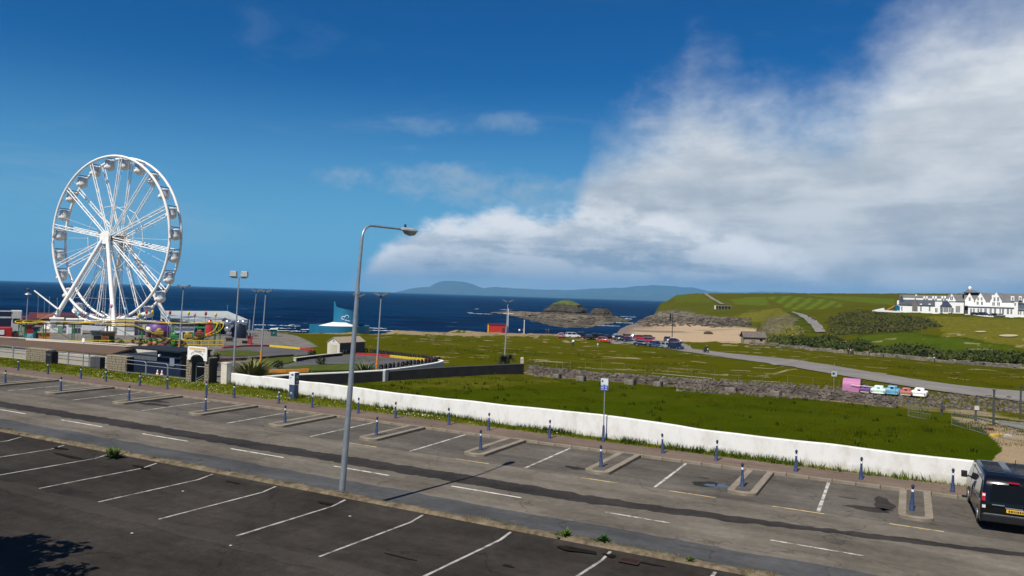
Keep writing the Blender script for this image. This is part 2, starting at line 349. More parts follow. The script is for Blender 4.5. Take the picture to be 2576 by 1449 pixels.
# screen columns are only used once, to place the ground cover on the ground in world space
VX = XX*_R.x + YY*_R.y + (ZZ-CAMZ)*_R.z; VY = XX*_U.x + YY*_U.y + (ZZ-CAMZ)*_U.z; VF = XX*_fw.x + YY*_fw.y + (ZZ-CAMZ)*_fw.z
PX = CX + F*VX/VF; PY = CY - F*VY/VF
nz1 = vnoise(XX/14, YY/14, 3, 5, .55); nz2 = vnoise(XX/3.2, YY/3.2, 5, 4, .6); nz3 = vnoise(XX/45, YY/45, 9, 4)
rockm = sstep(slope, 0.28, 0.5)*(PX < 1830)*(ZZ < 3.5)*(YY > 205)
rockm = np.maximum(rockm, inpoly(PX, PY, [(1590, 800), (1640, 785), (1700, 780), (1800, 797), (1880, 803), (1880, 826), (1800, 822), (1700, 815), (1600, 812)])*(YY > 480)*1.0)
sandm = sstep(ZZ, -8.2, -8.9)*(YY > 236)*(PX > 1490)
sandm = np.maximum(sandm, (inpoly(PX+nz2*6, PY+nz2, [(1340, 832), (1525, 834), (1525, 841), (1340, 842)])*(YY > 220)*(YY < 300))*0.9)
earth = inpoly(PX+nz2*5, PY+nz2*3, [(1905, 830), (1930, 800), (1985, 792), (2010, 800), (1990, 822), (1960, 838), (1915, 840)])*(YY > 300)*1.0
edge_d = inpoly(PX, PY+nz2*3.0, [(720, 830), (960, 834), (1300, 838), (1500, 840), (1560, 858), (1400, 851), (1290, 849), (1150, 846), (960, 843), (720, 840)])*(YY > 150)*(nz1+nz2*.5 > 0.05)*0.75
bare = ((vnoise(XX/5, YY/2.4, 21, 3) > 0.80)*(YY > 90)*(YY < 260)*(S_ > 66)*(PX > 930) )*0.8
dirtc = inpoly(PX+nz2*10, PY+nz2*5, [(2395, 1052), (2470, 1055), (2600, 1085), (2700, 1200), (2600, 1190), (2500, 1165), (2525, 1130), (2480, 1085)])*(YY < 70)*1.0
gravel = inpoly(PX+nz2*3, PY+nz2*2, [(640, 828), (735, 842), (760, 850), (800, 872), (700, 880), (560, 874), (560, 850), (640, 846)])*(YY < 215)*(YY > 95)*1.0
gravel = np.maximum(gravel, (PX < 640)*(S_ > 41.8)*(YY < 200)*1.0)
rub = ((S_ > 64.8)*(S_ < 69.5)*(PX > 1320)*(PX < 2700))*np.clip(0.55+nz2*.8, 0, 1)
dirt = np.clip(np.maximum.reduce([edge_d, bare, dirtc, rub*0.9, earth*0.0]), 0, 1)
mown = inpoly(PX, PY, [(1930, 748), (1990, 744), (2110, 757), (2120, 772), (2060, 778), (1985, 778)])*(YY > 430)*1.0
str_ = np.sin((PX+PY*1.6)/5.2 + nz3*1.2)
mown = mown*np.clip(0.55+0.5*str_, 0, 1)
mown = np.maximum(mown, inpoly(PX, PY, [(1835, 752), (1925, 745), (1935, 770), (1850, 766)])*(YY > 430)*0.6)
mown = np.maximum(mown, inpoly(PX, PY, [(2020, 741), (2250, 752), (2250, 768), (2130, 757)])*(YY > 430)*0.55)
mown = np.maximum(mown, inpoly(PX, PY, [(1690, 742), (1770, 740), (1800, 760), (1700, 760)])*(YY > 560)*0.25)
mown = np.maximum(mown, inpoly(PX+nz1*6, PY+nz1*2, [(2070, 868), (2180, 846), (2260, 838), (2350, 846), (2480, 864), (2600, 880), (2600, 886), (2380, 878), (2200, 870)])*(YY > 180)*0.28)
heath = inpoly(PX+nz2*6+nz1*8, PY+nz2*3, [(2085, 805), (2110, 790), (2200, 783), (2320, 800), (2362, 822), (2300, 836), (2200, 842), (2120, 846), (2090, 838)])*(YY > 215)*1.0
heath = np.maximum(heath, inpoly(PX+nz2*6, PY+nz2*3, [(1930, 850), (2080, 846), (2200, 868), (2400, 884), (2620, 900), (2620, 925), (2300, 899), (2130, 880), (1930, 872)])*(YY > 160)*0.9)
lush = inpoly(PX+nz1*5, PY+nz1*2, [(2070, 868), (2180, 842), (2260, 834), (2350, 842), (2480, 862), (2620, 882), (2600, 900), (2380, 890), (2200, 872)])*(YY > 180)*1.0
lush = np.maximum(lush, ((S_ > 37)*(S_ < 64.6)*(PX > 700)*(YY < 85))*0.85)
lush = np.maximum(lush, inpoly(PX, PY, [(1960, 790), (2010, 780), (2040, 800), (2060, 845), (2000, 830)])*(YY > 230)*0.7)
dry = inpoly(PX+nz1*14, PY+nz1*4, [(2330, 800), (2600, 800), (2600, 875), (2480, 862), (2360, 842), (2370, 820)])*(YY > 200)*0.9
dry = np.maximum(dry, inpoly(PX+nz1*10, PY+nz1*4, [(1880, 785), (1960, 775), (1990, 795), (1900, 815), (1850, 803)])*(YY > 300)*0.9)
fieldm = ((S_ > 37)*(S_ < 64.6)*(PX > 700)*(YY < 85))
dry = np.maximum(dry, fieldm*sstep(nz3*.7+nz1*.45+nz2*.25, .05, .9)*.55)
dry = np.maximum(dry, fieldm*inpoly(PX+nz2*14, PY+nz2*5, [(900, 955), (1320, 932), (1500, 958), (1250, 975), (1000, 985)])*.45)
dry = np.maximum(dry, inpoly(PX+nz1*10, PY+nz1*4, [(1920, 820), (1990, 812), (2010, 835), (1950, 845)])*(YY > 240)*0.9)
hump = np.where(YY > 205, 1.0, 0.0)
ZZ = ZZ + nz2*(0.04 + 0.25*hump*(1-sandm)) + nz1*(0.06*(YY > 70) + 0.5*hump*(1-sandm)) + rockm*(np.round(vnoise(XX/9, ZZ/1.2, 31, 3)*2)/2*0.9)
ZZ = np.where(S_ < 42.5, np.minimum(ZZ, 0.02), ZZ)
vv = np.stack([XX, YY, ZZ], -1).reshape(-1, 3); ii = np.arange(NPX*ND).reshape(NPX, ND)
ff = np.stack([ii[:-1, :-1], ii[1:, :-1], ii[1:, 1:], ii[:-1, 1:]], -1).reshape(-1, 4)
def terrain_mat():
    m = bpy.data.materials.new('ground cover'); m.use_nodes = True; t = m.node_tree; b = t.nodes['Principled BSDF']
    b.inputs['Roughness'].default_value = 1.0; b.inputs['Specular IOR Level'].default_value = 0.0
    g = N(t, 'ShaderNodeNewGeometry')
    def noise(sc, det=5, rough=.6, stretch=(1, 1, 1)):
        mp = N(t, 'ShaderNodeMapping'); mp.inputs['Scale'].default_value = stretch; t.links.new(g.outputs['Position'], mp.inputs[0])
        n = N(t, 'ShaderNodeTexNoise'); n.inputs['Scale'].default_value = sc; n.inputs['Detail'].default_value = det; n.inputs['Roughness'].default_value = rough
        t.links.new(mp.outputs[0], n.inputs['Vector']); return n.outputs[0]
    def rmp(v, a, b_):
        r = N(t, 'ShaderNodeMapRange'); t.links.new(v, r.inputs[0]); r.inputs[1].default_value = a; r.inputs[2].default_value = b_; return r.outputs[0]
    def mx(f, a, c):
        n = N(t, 'ShaderNodeMix', data_type='RGBA')
        for i, v in ((0, f), (6, a), (7, c)):
            if isinstance(v, tuple): n.inputs[i].default_value = (*v, 1)
            else: t.links.new(v, n.inputs[i])
        return n.outputs[2]
    A = N(t, 'ShaderNodeVertexColor', layer_name='cover_a'); B = N(t, 'ShaderNodeVertexColor', layer_name='cover_b'); C_ = N(t, 'ShaderNodeVertexColor', layer_name='cover_c')
    sa = N(t, 'ShaderNodeSeparateColor'); sb = N(t, 'ShaderNodeSeparateColor'); sc_ = N(t, 'ShaderNodeSeparateColor')
    for q, r in ((A, sa), (B, sb), (C_, sc_)): t.links.new(q.outputs[0], r.inputs[0])
    big = rmp(noise(0.045, 6), .35, .65); mid = rmp(noise(0.5, 6, .65), .34, .66); fine = rmp(noise(7, 4, .7), .3, .7)
    grass = mx(big, (0.0483, 0.0606, 0.0019), (0.0856, 0.0732, 0.0032)); grass = mx(mid, grass, mx(fine, (0.0350, 0.0451, 0.0013), (0.0895, 0.0872, 0.0056)))
    lushc = mx(mid, (0.0240, 0.0463, 0.0010), (0.0448, 0.0718, 0.0021)); lushc = mx(fine, lushc, mx(big, (0.0208, 0.0374, 0.0010), (0.0680, 0.0710, 0.0043)))
    c = mx(sb.outputs[2], grass, lushc)
    c = mx(sc_.outputs[0], c, mx(mid, (0.0850, 0.0855, 0.0080), (0.1445, 0.1260, 0.0175)))                       # dry grass
    c = mx(sb.outputs[0], c, mx(mid, (0.0750, 0.1080, 0.0072), (0.0975, 0.1368, 0.0120)))                        # mown stripes
    c = mx(sb.outputs[1], c, mx(mid, (0.0270, 0.0345, 0.0036), (0.0600, 0.0600, 0.0096)))                    # heath and scrub
    c = mx(sa.outputs[2], c, mx(fine, mx(mid, (0.20, 0.135, 0.075), (0.28, 0.205, 0.12)), (0.34, 0.27, 0.17)))   # bare earth
    c = mx(sc_.outputs[1], c, mx(mid, (0.12, 0.11, 0.10), (0.19, 0.175, 0.155)))                       # gravel
    c = mx(sa.outputs[0], c, mx(sc_.outputs[2], mx(mid, (0.33, 0.245, 0.15), (0.42, 0.31, 0.20)), (0.17, 0.135, 0.105)))  # dry sand, wet sand
    strata = rmp(noise(0.5, 5, .6, (.25, .25, 3.2)), .38, .62)
    c = mx(sa.outputs[1], c, mx(strata, (0.05, 0.045, 0.036), (0.19, 0.155, 0.11)))                    # layered rock
    t.links.new(c, b.inputs['Base Color'])
    bp = N(t, 'ShaderNodeBump'); bp.inputs['Strength'].default_value = 0.9; bp.inputs['Distance'].default_value = 0.12
    t.links.new(noise(3.5, 8, .75), bp.inputs['Height']); t.links.new(bp.outputs[0], b.inputs['Normal'])
    return m
ground = struct(np_mesh('headland_ground', vv, ff, terrain_mat()))
def vcol(o, name, r, g_, b_):
    a = o.data.color_attributes.new(name, 'FLOAT_COLOR', 'POINT'); arr = np.stack([r.ravel(), g_.ravel(), b_.ravel(), np.ones(r.size)], -1).astype(np.float32); a.data.foreach_set('color', arr.ravel())
wet = sstep(ZZ, -9.95, -10.6)
patch = sstep(vnoise(XX/40, YY/25, 44, 3), 0.25, 0.7)*sandm*0.9
dirt = np.maximum(dirt, earth*0.0)
vcol(ground, 'cover_a', sandm*1.0, np.maximum(rockm, earth*0.6), dirt); vcol(ground, 'cover_b', mown, heath, lush); vcol(ground, 'cover_c', dry, gravel*(1-lush), np.maximum(wet, patch))
GZ = ZZ
def drape(x, y): return terrain(x, y)
# ---- land under the town, out to both sides, below everything
mb = MB(); mb.add([(-260, -120, -0.4), (260, -120, -0.4), (260, 60, -0.4), (RW(160, 36.9)[0], RW(160, 36.9)[1], -0.4), (RW(-260, 36.9)[0], RW(-260, 36.9)[1], -0.4)], [(0, 1, 2, 3, 4)])
struct(mb.build('ground', mat('town earth', (0.08, 0.075, 0.06))))
# ---- sea
def sea_mat():
    m = bpy.data.materials.new('sea water'); m.use_nodes = True; t = m.node_tree; b = t.nodes['Principled BSDF']
    g = N(t, 'ShaderNodeNewGeometry')
    def noise(sc, det, stretch, off=(0, 0, 0)):
        mp = N(t, 'ShaderNodeMapping'); mp.inputs['Scale'].default_value = stretch; mp.inputs['Location'].default_value = off; mp.inputs['Rotation'].default_value = (0, 0, 0.25)
        t.links.new(g.outputs['Position'], mp.inputs[0]); n = N(t, 'ShaderNodeTexNoise'); n.inputs['Scale'].default_value = sc; n.inputs['Detail'].default_value = det; n.inputs['Roughness'].default_value = .6
        t.links.new(mp.outputs[0], n.inputs['Vector']); return n.outputs[0]
    swa = noise(0.02, 6, (1, 1.6, 1)); swb = noise(0.0065, 7, (1, .55, 1), (3, 8, 0)); ad_ = N(t, 'ShaderNodeMath', operation='ADD'); t.links.new(swa, ad_.inputs[0]); t.links.new(swb, ad_.inputs[1]); ha_ = N(t, 'ShaderNodeMath', operation='MULTIPLY'); t.links.new(ad_.outputs[0], ha_.inputs[0]); ha_.inputs[1].default_value = .5; sw = ha_.outputs[0]; r = N(t, 'ShaderNodeMapRange'); t.links.new(sw, r.inputs[0]); r.inputs[1].default_value = .42; r.inputs[2].default_value = .58
    mx = N(t, 'ShaderNodeMix', data_type='RGBA'); t.links.new(r.outputs[0], mx.inputs[0]); mx.inputs[6].default_value = (0.0001, 0.005, 0.026, 1); mx.inputs[7].default_value = (0.0010, 0.024, 0.072, 1)
    # broken whitecaps
    wc = noise(0.055, 5, (1, 4, 1), (31, 7, 0)); r2 = N(t, 'ShaderNodeMapRange'); t.links.new(wc, r2.inputs[0]); r2.inputs[1].default_value = .685; r2.inputs[2].default_value = .76
    m2 = N(t, 'ShaderNodeMix', data_type='RGBA'); t.links.new(r2.outputs[0], m2.inputs[0]); t.links.new(mx.outputs[2], m2.inputs[6]); m2.inputs[7].default_value = (0.35, 0.42, 0.48, 1)
    t.links.new(m2.outputs[2], b.inputs['Base Color']); b.inputs['Roughness'].default_value = 0.55; b.inputs['Specular IOR Level'].default_value = 0.03; b.inputs['IOR'].default_value = 1.33
    bp = N(t, 'ShaderNodeBump'); bp.inputs['Strength'].default_value = 1.0; bp.inputs['Distance'].default_value = 1.6
    t.links.new(noise(0.12, 6, (1, 2.2, 1)), bp.inputs['Height']); t.links.new(bp.outputs[0], b.inputs['Normal']); return m
SEA_Z = -11.0
mb = MB(); mb.add([(-27000, -880, SEA_Z), (27000, -880, SEA_Z), (27000, 21500, SEA_Z), (-27000, 21500, SEA_Z)], [(0, 1, 2, 3)])
struct(mb.build('sea', sea_mat()))
# ---- surf and foam: low white ridges of broken water
foam = mat('foam', (0.46, 0.52, 0.56), .8, var=.1)
def foam_patch(px0, px1, py, thick, seed, z=SEA_Z):
    d = (CAMZ-SEA_Z)/((py-hz((px0+px1)/2))/F); r = np.random.default_rng(seed); v = []; fs = []
    k = max(6, int((px1-px0)/3)); dep = thick/(py-hz((px0+px1)/2))*d
    for i in range(k+1):
        x = ((px0+(px1-px0)*i/k)-CX)/F*d; w = dep*max(0, r.random()-.25)*math.sin(PI*(i+.3)/(k+.6))*.8; y = d + dep*.6*(r.random()-.5)
        v += [(x, y-w/2, z+.03), (x, y, z+.12+.16*r.random()), (x, y+w/2, z+.03)]
    for i in range(k): fs += [(3*i, 3*i+3, 3*i+4, 3*i+1), (3*i+1, 3*i+4, 3*i+5, 3*i+2)]
    o = MB(); o.add(v, fs); return o
allf = MB()
for args in [(1180, 1240, 789.5, 1.3, 1), (1255, 1290, 779.5, 3, 2), (1178, 1192, 786, 2, 3), (1195, 1205, 777.5, 2.4, 4), (1568, 1590, 802, 2.5, 5), (1560, 1600, 797, 1.2, 6), (1480, 1640, 812, 1.6, 7), (1450, 1560, 819, 1.4, 8),
             (706, 760, 820, 2.2, 9), (690, 745, 826, 2.4, 10), (760, 785, 829, 3.2, 11), (640, 700, 818, 1.0, 12), (700, 775, 833, 2, 13), (930, 975, 826, 1.5, 14), (640, 690, 829, 2.0, 15), (860, 1010, 831, 1.0, 16), (735, 758, 817, 2.8, 17)]:
    q = foam_patch(*args); allf.add(q.v, q.f)
stuff(allf.build('sea_foam', foam, smooth=60))
# ---- distant mountains across the bay (real relief, air does the fading)
def mountain(name, prof, d, depth, seed, m):
    k = 220; x0, x1 = prof[0][0], prof[-1][0]; pxs = np.linspace(x0, x1, k); pys = np.interp(pxs, [p[0] for p in prof], [p[1] for p in prof])
    rows = 26; v = []; jj = np.linspace(0, 1, rows)
    for px, py in zip(pxs, pys):
        a = (px-CX)/F; top = max(zpix(px, py, d) - SEA_Z, 2)
        for j in jj:
            dd = d - depth*(1-j)*1.0 if j <= 1 else d
            v.append((a*dd, dd, top*(math.sin(j*PI/2)**1.15)))
    v = np.array(v); nn = vnoise(v[:, 0]/880, v[:, 1]/880, seed, 6, .58); hh = v[:, 2].copy(); v[:, 2] = SEA_Z - 3 + hh*(1 + 0.34*nn*(1-hh/np.max(hh)*.7)) + 3*(hh > 3)
    back = v.reshape(k, rows, 3)[:, -1, :].copy(); back[:, 1] += depth; back[:, 2] = SEA_Z-3
    v = np.concatenate([v.reshape(k, rows, 3), back[:, None, :]], 1); rows += 1; ii = np.arange(k*rows).reshape(k, rows)
    f = np.stack([ii[:-1, :-1], ii[1:, :-1], ii[1:, 1:], ii[:-1, 1:]], -1).reshape(-1, 4)
    return struct(np_mesh(name, v.reshape(-1, 3), f, m))
mm = mat('mountain moor', (0.045, 0.065, 0.045), .95, var=.4, scale=.004, spec=.05, col2=(0.09, 0.095, 0.065))
mountain('mountains', [(990, 736), (1010, 732), (1040, 726), (1080, 722), (1092, 714), (1108, 707.5), (1140, 708.5), (1165, 710), (1190, 717), (1215, 725), (1250, 722), (1290, 727), (1340, 729), (1420, 732), (1480, 728), (1540, 724), (1590, 721), (1640, 718.5), (1700, 721), (1750, 727), (1790, 733), (1900, 736), (2050, 738), (2250, 741), (2400, 742)], 20000, 3800, 4, mm)
mountain('low_coast', [(1290, 743), (1330, 741.5), (1420, 742), (1500, 744), (1600, 746), (1680, 745), (1800, 746)], 15500, 1600, 8, mm)
# ---- air
mb = MB(); mb.box((0, 10350, 226), (56000, 22500, 480)); hz_o = stuff(mb.build('haze', None))
hm = bpy.data.materials.new('haze air'); hm.use_nodes = True; t = hm.node_tree; t.nodes.clear(); pv = N(t, 'ShaderNodeVolumePrincipled'); pv.inputs['Color'].default_value = (0.20, 0.57, 1.0, 1); pv.inputs['Density'].default_value = 0.000052
pv.inputs['Anisotropy'].default_value = 0.0; ou = N(t, 'ShaderNodeOutputMaterial'); t.links.new(pv.outputs[0], ou.inputs['Volume']); hz_o.data.materials.clear(); hz_o.data.materials.append(hm)
# ================================================================ road, pavements, car park
def asphalt(name, base, patchy, bump=.35, light=1.28):
    m = bpy.data.materials.new(name); m.use_nodes = True; t = m.node_tree; b = t.nodes['Principled BSDF']; b.inputs['Roughness'].default_value = .92; b.inputs['Specular IOR Level'].default_value = .08
    g = N(t, 'ShaderNodeNewGeometry'); last = None
    mp = N(t, 'ShaderNodeMapping', vector_type='POINT'); mp.inputs['Rotation'].default_value = (0, 0, -ROT); t.links.new(g.outputs['Position'], mp.inputs[0])
    st = N(t, 'ShaderNodeMapping'); st.inputs['Scale'].default_value = (.16, 1, 1); t.links.new(mp.outputs[0], st.inputs[0])
    cols = base
    for vec, sc, det, k in ((mp, .22, 5, patchy), (st, .9, 5, patchy*.8), (mp, 3.1, 6, patchy*.5), (mp, 38, 3, .28)):
        n = N(t, 'ShaderNodeTexNoise'); n.inputs['Scale'].default_value = sc; n.inputs['Detail'].default_value = det; n.inputs['Roughness'].default_value = .65; t.links.new(vec.outputs[0], n.inputs['Vector'])
        r = N(t, 'ShaderNodeMapRange'); t.links.new(n.outputs[0], r.inputs[0]); r.inputs[1].default_value = .33; r.inputs[2].default_value = .67; r.inputs[3].default_value = 1-k; r.inputs[4].default_value = 1+k
        x = N(t, 'ShaderNodeMix', data_type='RGBA', blend_type='MULTIPLY'); x.inputs[0].default_value = 1; t.links.new(r.outputs[0], x.inputs[7])
        if last is None: x.inputs[6].default_value = (*cols, 1)
        else: t.links.new(last, x.inputs[6])
        last = x.outputs[2]
    # tar joints and hairline cracks
    vo = N(t, 'ShaderNodeTexVoronoi', feature='DISTANCE_TO_EDGE'); vo.inputs['Scale'].default_value = .16; wn = N(t, 'ShaderNodeTexNoise'); wn.inputs['Scale'].default_value = .8; wn.inputs['Detail'].default_value = 5
    t.links.new(mp.outputs[0], wn.inputs['Vector']); ad = N(t, 'ShaderNodeMix', data_type='RGBA', blend_type='LINEAR_LIGHT'); ad.inputs[0].default_value = .9; t.links.new(mp.outputs[0], ad.inputs[6]); t.links.new(wn.outputs[1], ad.inputs[7]); t.links.new(ad.outputs[2], vo.inputs['Vector'])
    r = N(t, 'ShaderNodeMapRange'); t.links.new(vo.outputs[0], r.inputs[0]); r.inputs[1].default_value = 0; r.inputs[2].default_value = .006; r.inputs[3].default_value = .62; r.inputs[4].default_value = 1
    x = N(t, 'ShaderNodeMix', data_type='RGBA', blend_type='MULTIPLY'); x.inputs[0].default_value = 1; t.links.new(last, x.inputs[6]); t.links.new(r.outputs[0], x.inputs[7]); last = x.outputs[2]
    t.links.new(last, b.inputs['Base Color'])
    n = N(t, 'ShaderNodeTexNoise'); n.inputs['Scale'].default_value = 60; n.inputs['Detail'].default_value = 3; t.links.new(g.outputs['Position'], n.inputs['Vector'])
    bp = N(t, 'ShaderNodeBump'); bp.inputs['Strength'].default_value = bump; bp.inputs['Distance'].default_value = .012; t.links.new(n.outputs[0], bp.inputs['Height']); t.links.new(bp.outputs[0], b.inputs['Normal'])
    return m
M_road = asphalt('road asphalt', (0.124, 0.109, 0.088), .27); M_lane = asphalt('bay asphalt', (0.092, 0.082, 0.069), .28); M_park = asphalt('car park asphalt', (0.031, 0.027, 0.0225), .34)
M_strip = asphalt('channel asphalt', (0.064, 0.065, 0.066), .26); M_pave = asphalt('pavement', (0.135, 0.100, 0.078), .16); M_tar = asphalt('damp tar', (0.033, 0.029, 0.027), .35); M_path = asphalt('path asphalt', (0.185, 0.172, 0.155), .16); M_kart = asphalt('track asphalt', (0.088, 0.086, 0.086), .14)
def sheet(name, prof, t0, t1, m, n=120, wob=(0, 0), seed=0):
    """strip along the road: prof is a list of (s, z); the first and last edge may wander"""
    ts = np.linspace(t0, t1, n); k = len(prof); v = []
    w0 = vnoise(ts*1.1, ts*0+seed, seed, 4)*wob[0]; w1 = vnoise(ts*1.1, ts*0+seed+3, seed+1, 4)*wob[1]
    for i, t_ in enumerate(ts):
        for j, (s_, z_) in enumerate(prof):
            v.append(RW(t_, s_+(w0[i] if j == 0 else 0)+(w1[i] if j == k-1 else 0), z_))
    ii = np.arange(n*k).reshape(n, k); f = np.stack([ii[:-1, :-1], ii[1:, :-1], ii[1:, 1:], ii[:-1, 1:]], -1).reshape(-1, 4)
    return struct(np_mesh(name, v, f, m, smooth=False))
T0, T1 = -230, 75
sheet('road', [(18.5, 0), (29.6, 0)], T0, T1, M_road)
sheet('road', [(29.6, 0), (34.9, 0)], T0, T1, M_lane).name = 'parking_lane'
sheet('road_channel', [(19.4, .004), (23.65, .004)], T0, T1, M_strip, 500, (0, .12), 3)
tt_ = np.linspace(-120, 40, 1100); sc_c = np.interp(tt_, [-120, -50, -10, -3.3, 3.3, 12], [26.4, 26.4, 26.5, 27.2, 28.2, 29.3]); sw_w = np.interp(tt_, [-120, -14, -7, -2, 12], [.62, .60, .42, .25, .22]); wa = vnoise(tt_*2.2, tt_*0, 5, 5, .6)*.13; wb = vnoise(tt_*2.2, tt_*0+4, 6, 5, .6)*.13; vt_ = []
for i, t_ in enumerate(tt_): vt_ += [RW(t_, sc_c[i]-sw_w[i]+wa[i], .004), RW(t_, sc_c[i]+sw_w[i]+wb[i], .004)]
ii = np.arange(2200).reshape(1100, 2); struct(np_mesh('tar_strip', vt_, np.stack([ii[:-1, 0], ii[1:, 0], ii[1:, 1], ii[:-1, 1]], -1), M_tar, smooth=False))
sheet('worn_strip', [(14.3, .676), (15.0, .679)], -60, 20, asphalt('worn asphalt', (0.040, 0.035, 0.029), .2), 200, (.12, .12), 15)
sheet('pavement', [(35.06, .125), (37.0, .13), (37.25, .13)], T0, T1, M_pave, 300, (0, .12), 9)
def verge():
    ts = np.linspace(-160, 75, 300); w = np.interp(ts, [-160, -48, -46.5, -37, -28, -14, -4.5, 2, 75], [41.5, 41.5, 41.0, 39.9, 38.4, 37.25, 36.95, 36.9, 36.9]); v = []
    for t_, a in zip(ts, w):
        for q, z_ in ((0, .10), (.3, .15), (1, .17)): v.append(RW(t_, 36.95+(a+.1-36.95)*q, z_))
    ii = np.arange(300*3).reshape(300, 3); f = np.stack([ii[:-1, :-1], ii[1:, :-1], ii[1:, 1:], ii[:-1, 1:]], -1).reshape(-1, 4)
    return struct(np_mesh('grass_verge', v, f, mat('verge grass', (0.06, 0.085, 0.005), .95, scale=1.4, col2=(0.16, 0.165, 0.018), bump=.8, spec=.1)))
verge()
# kerb stones
M_kerb = mat('kerb concrete', (0.165, 0.138, 0.10), .9, scale=2.2, col2=(0.25, 0.215, 0.165), bump=.3, spec=.2)
kb = struct(thing('kerb', None, None)); del_me = MB().box((0, 0, 0), (.905, .155, .26)).build('kerb_stone', M_kerb, kb, bevel=.018); tk = -75.0; first = True; km = del_me
while tk < 24:
    o = km if first else km.copy()
    if not first: COL.objects.link(o)
    first = False; p = RW(tk, 34.98, .0+random.uniform(-.006, .006)); o.location = p; o.rotation_euler = (random.uniform(-.01, .01), random.uniform(-.008, .008), ROT+random.uniform(-.008, .008)); tk += .92
# kerb islands between the bays: U of kerb round an asphalt strip
isl = [(-57.29, 0), (-50.76, 0), (-43.65, 0), (-36.73, 0), (-30.41, 0), (-24.13, 0), (-17.94, 0), (-11.84, 0), (-5.81, 0), (0.20, 0)]
def island_mesh():
    k = MB(); L = 31.05-30.45; outer = []; inner = []; w = .56; iw = .29; y0 = -.55; y1 = 3.62
    for i in range(13):
        a = PI + PI*i/12; outer.append((w*math.cos(a), y0+w*.55*math.sin(a))); inner.append((iw*math.cos(a), y0+.05+iw*.5*math.sin(a)))
    op = [(-w, y1)] + outer + [(w, y1)]; ip = [(-iw, y1)] + inner + [(iw, y1)]; n = len(op)
    v = [(x, y, 0) for x, y in op] + [(x, y, .135) for x, y in op] + [(x, y, .135) for x, y in ip] + [(x, y, .05) for x, y in ip]; f = []
    for i in range(n-1):
        f += [(i, i+1, n+i+1, n+i), (n+i, n+i+1, 2*n+i+1, 2*n+i), (2*n+i, 2*n+i+1, 3*n+i+1, 3*n+i)]
    k.add(v, f); fill = MB(); fill.add([(x, y, .118) for x, y in ip], [tuple(range(n))]); return k, fill
k, fl = island_mesh(); root = struct(thing('kerb_island', None, None)); k.build('island_kerb', M_kerb, root, smooth=40, bevel=.02); fl.build('island_fill', M_lane, root)
for i, (t_, q) in enumerate(isl):
    o = root if i == 0 else dup(root); o.location = RW(t_+.12, 31.25); o.rotation_euler = (0, 0, ROT)
# car park in front: slightly higher, ramped up to a rough kerb that drops to the road
sheet('car_park', [(2.0, .64), (10, .66), (15, .67), (18.7, .70), (19.32, .80)], T0, T1, M_park)
ts = np.linspace(-120, 40, 900); v = []; pr_ = [(19.30, .74), (19.38, .83), (19.46, .855), (19.58, .86), (19.70, .85), (19.78, .77), (19.82, 0)]
for j, (s_, z_) in enumerate(pr_):
    w = vnoise(ts*1.7, ts*0+j*.9, 60, 4)*.035; h = vnoise(ts*2.3, ts*0+j*.7, 61, 4)*.035
    for i, t_ in enumerate(ts): v.append(RW(t_, s_+w[i]*(.3 if j == 6 else 1), z_+h[i]*(0 if j in (0, 6) else 1)))
ii = np.arange(900*7).reshape(7, 900).T; f = np.stack([ii[:-1, :-1], ii[1:, :-1], ii[1:, 1:], ii[:-1, 1:]], -1).reshape(-1, 4)
struct(np_mesh('low_kerb_wall', v, f, mat('mossy kerb', (0.055, 0.042, 0.026), .95, scale=3.0, col2=(0.20, 0.16, 0.105), bump=.9, spec=.1)))
# painted lines
def worn(name, col, thr):
    m = bpy.data.materials.new(name); m.use_nodes = True; t = m.node_tree; b = t.nodes['Principled BSDF']; b.inputs['Roughness'].default_value = .8; b.inputs['Specular IOR Level'].default_value = .2
    g = N(t, 'ShaderNodeNewGeometry'); n = N(t, 'ShaderNodeTexNoise'); n.inputs['Scale'].default_value = 2.6; n.inputs['Detail'].default_value = 9; n.inputs['Roughness'].default_value = .72; t.links.new(g.outputs['Position'], n.inputs['Vector'])
    r = N(t, 'ShaderNodeMapRange'); t.links.new(n.outputs[0], r.inputs[0]); r.inputs[1].default_value = thr-.08; r.inputs[2].default_value = thr+.1
    x = N(t, 'ShaderNodeMix', data_type='RGBA'); t.links.new(r.outputs[0], x.inputs[0]); x.inputs[6].default_value = (*col, 1); x.inputs[7].default_value = (col[0]*.3, col[1]*.29, col[2]*.27, 1); t.links.new(x.outputs[2], b.inputs['Base Color']); return m
M_w1 = worn('road paint', (.60, .58, .52), .55); M_w2 = worn('bay paint', (.50, .48, .43), .51); M_yl = worn('yellow paint', (.56, .42, .19), .54); M_w3 = worn('car park paint', (.36, .345, .315), .52)
lines = []
def line(name, t0, s0, t1, s1, w, z, m):
    a = Vector(RW(t0, s0)); b = Vector(RW(t1, s1)); d = (b-a).normalized(); e = Vector((-d.y, d.x, 0))*w/2; k = MB(); n = 8; v = []
    for i in range(n+1):
        p = a.lerp(b, i/n); zz = z if not callable(z) else z(TS(p.x, p.y)[1]); j = 1+random.uniform(-.12, .12); v += [(p.x-e.x*j, p.y-e.y*j, zz), (p.x+e.x*j, p.y+e.y*j, zz)]
    k.add(v, [(2*i, 2*i+2, 2*i+3, 2*i+1) for i in range(n)]); return struct(k.build(name, m))
for a, b in [(-47.5, -43.91), (-40.64, -37.13), (-33.95, -30.65), (-27.72, -24.45), (-21.58, -18.68), (-15.67, -12.63), (-9.31, -6.98), (-3.76, -1.06), (2.3, 5.0)]: line('lane_marking', a, 25.25, b, 25.25, .11, .009, M_w1 if a < -12 else M_w2)
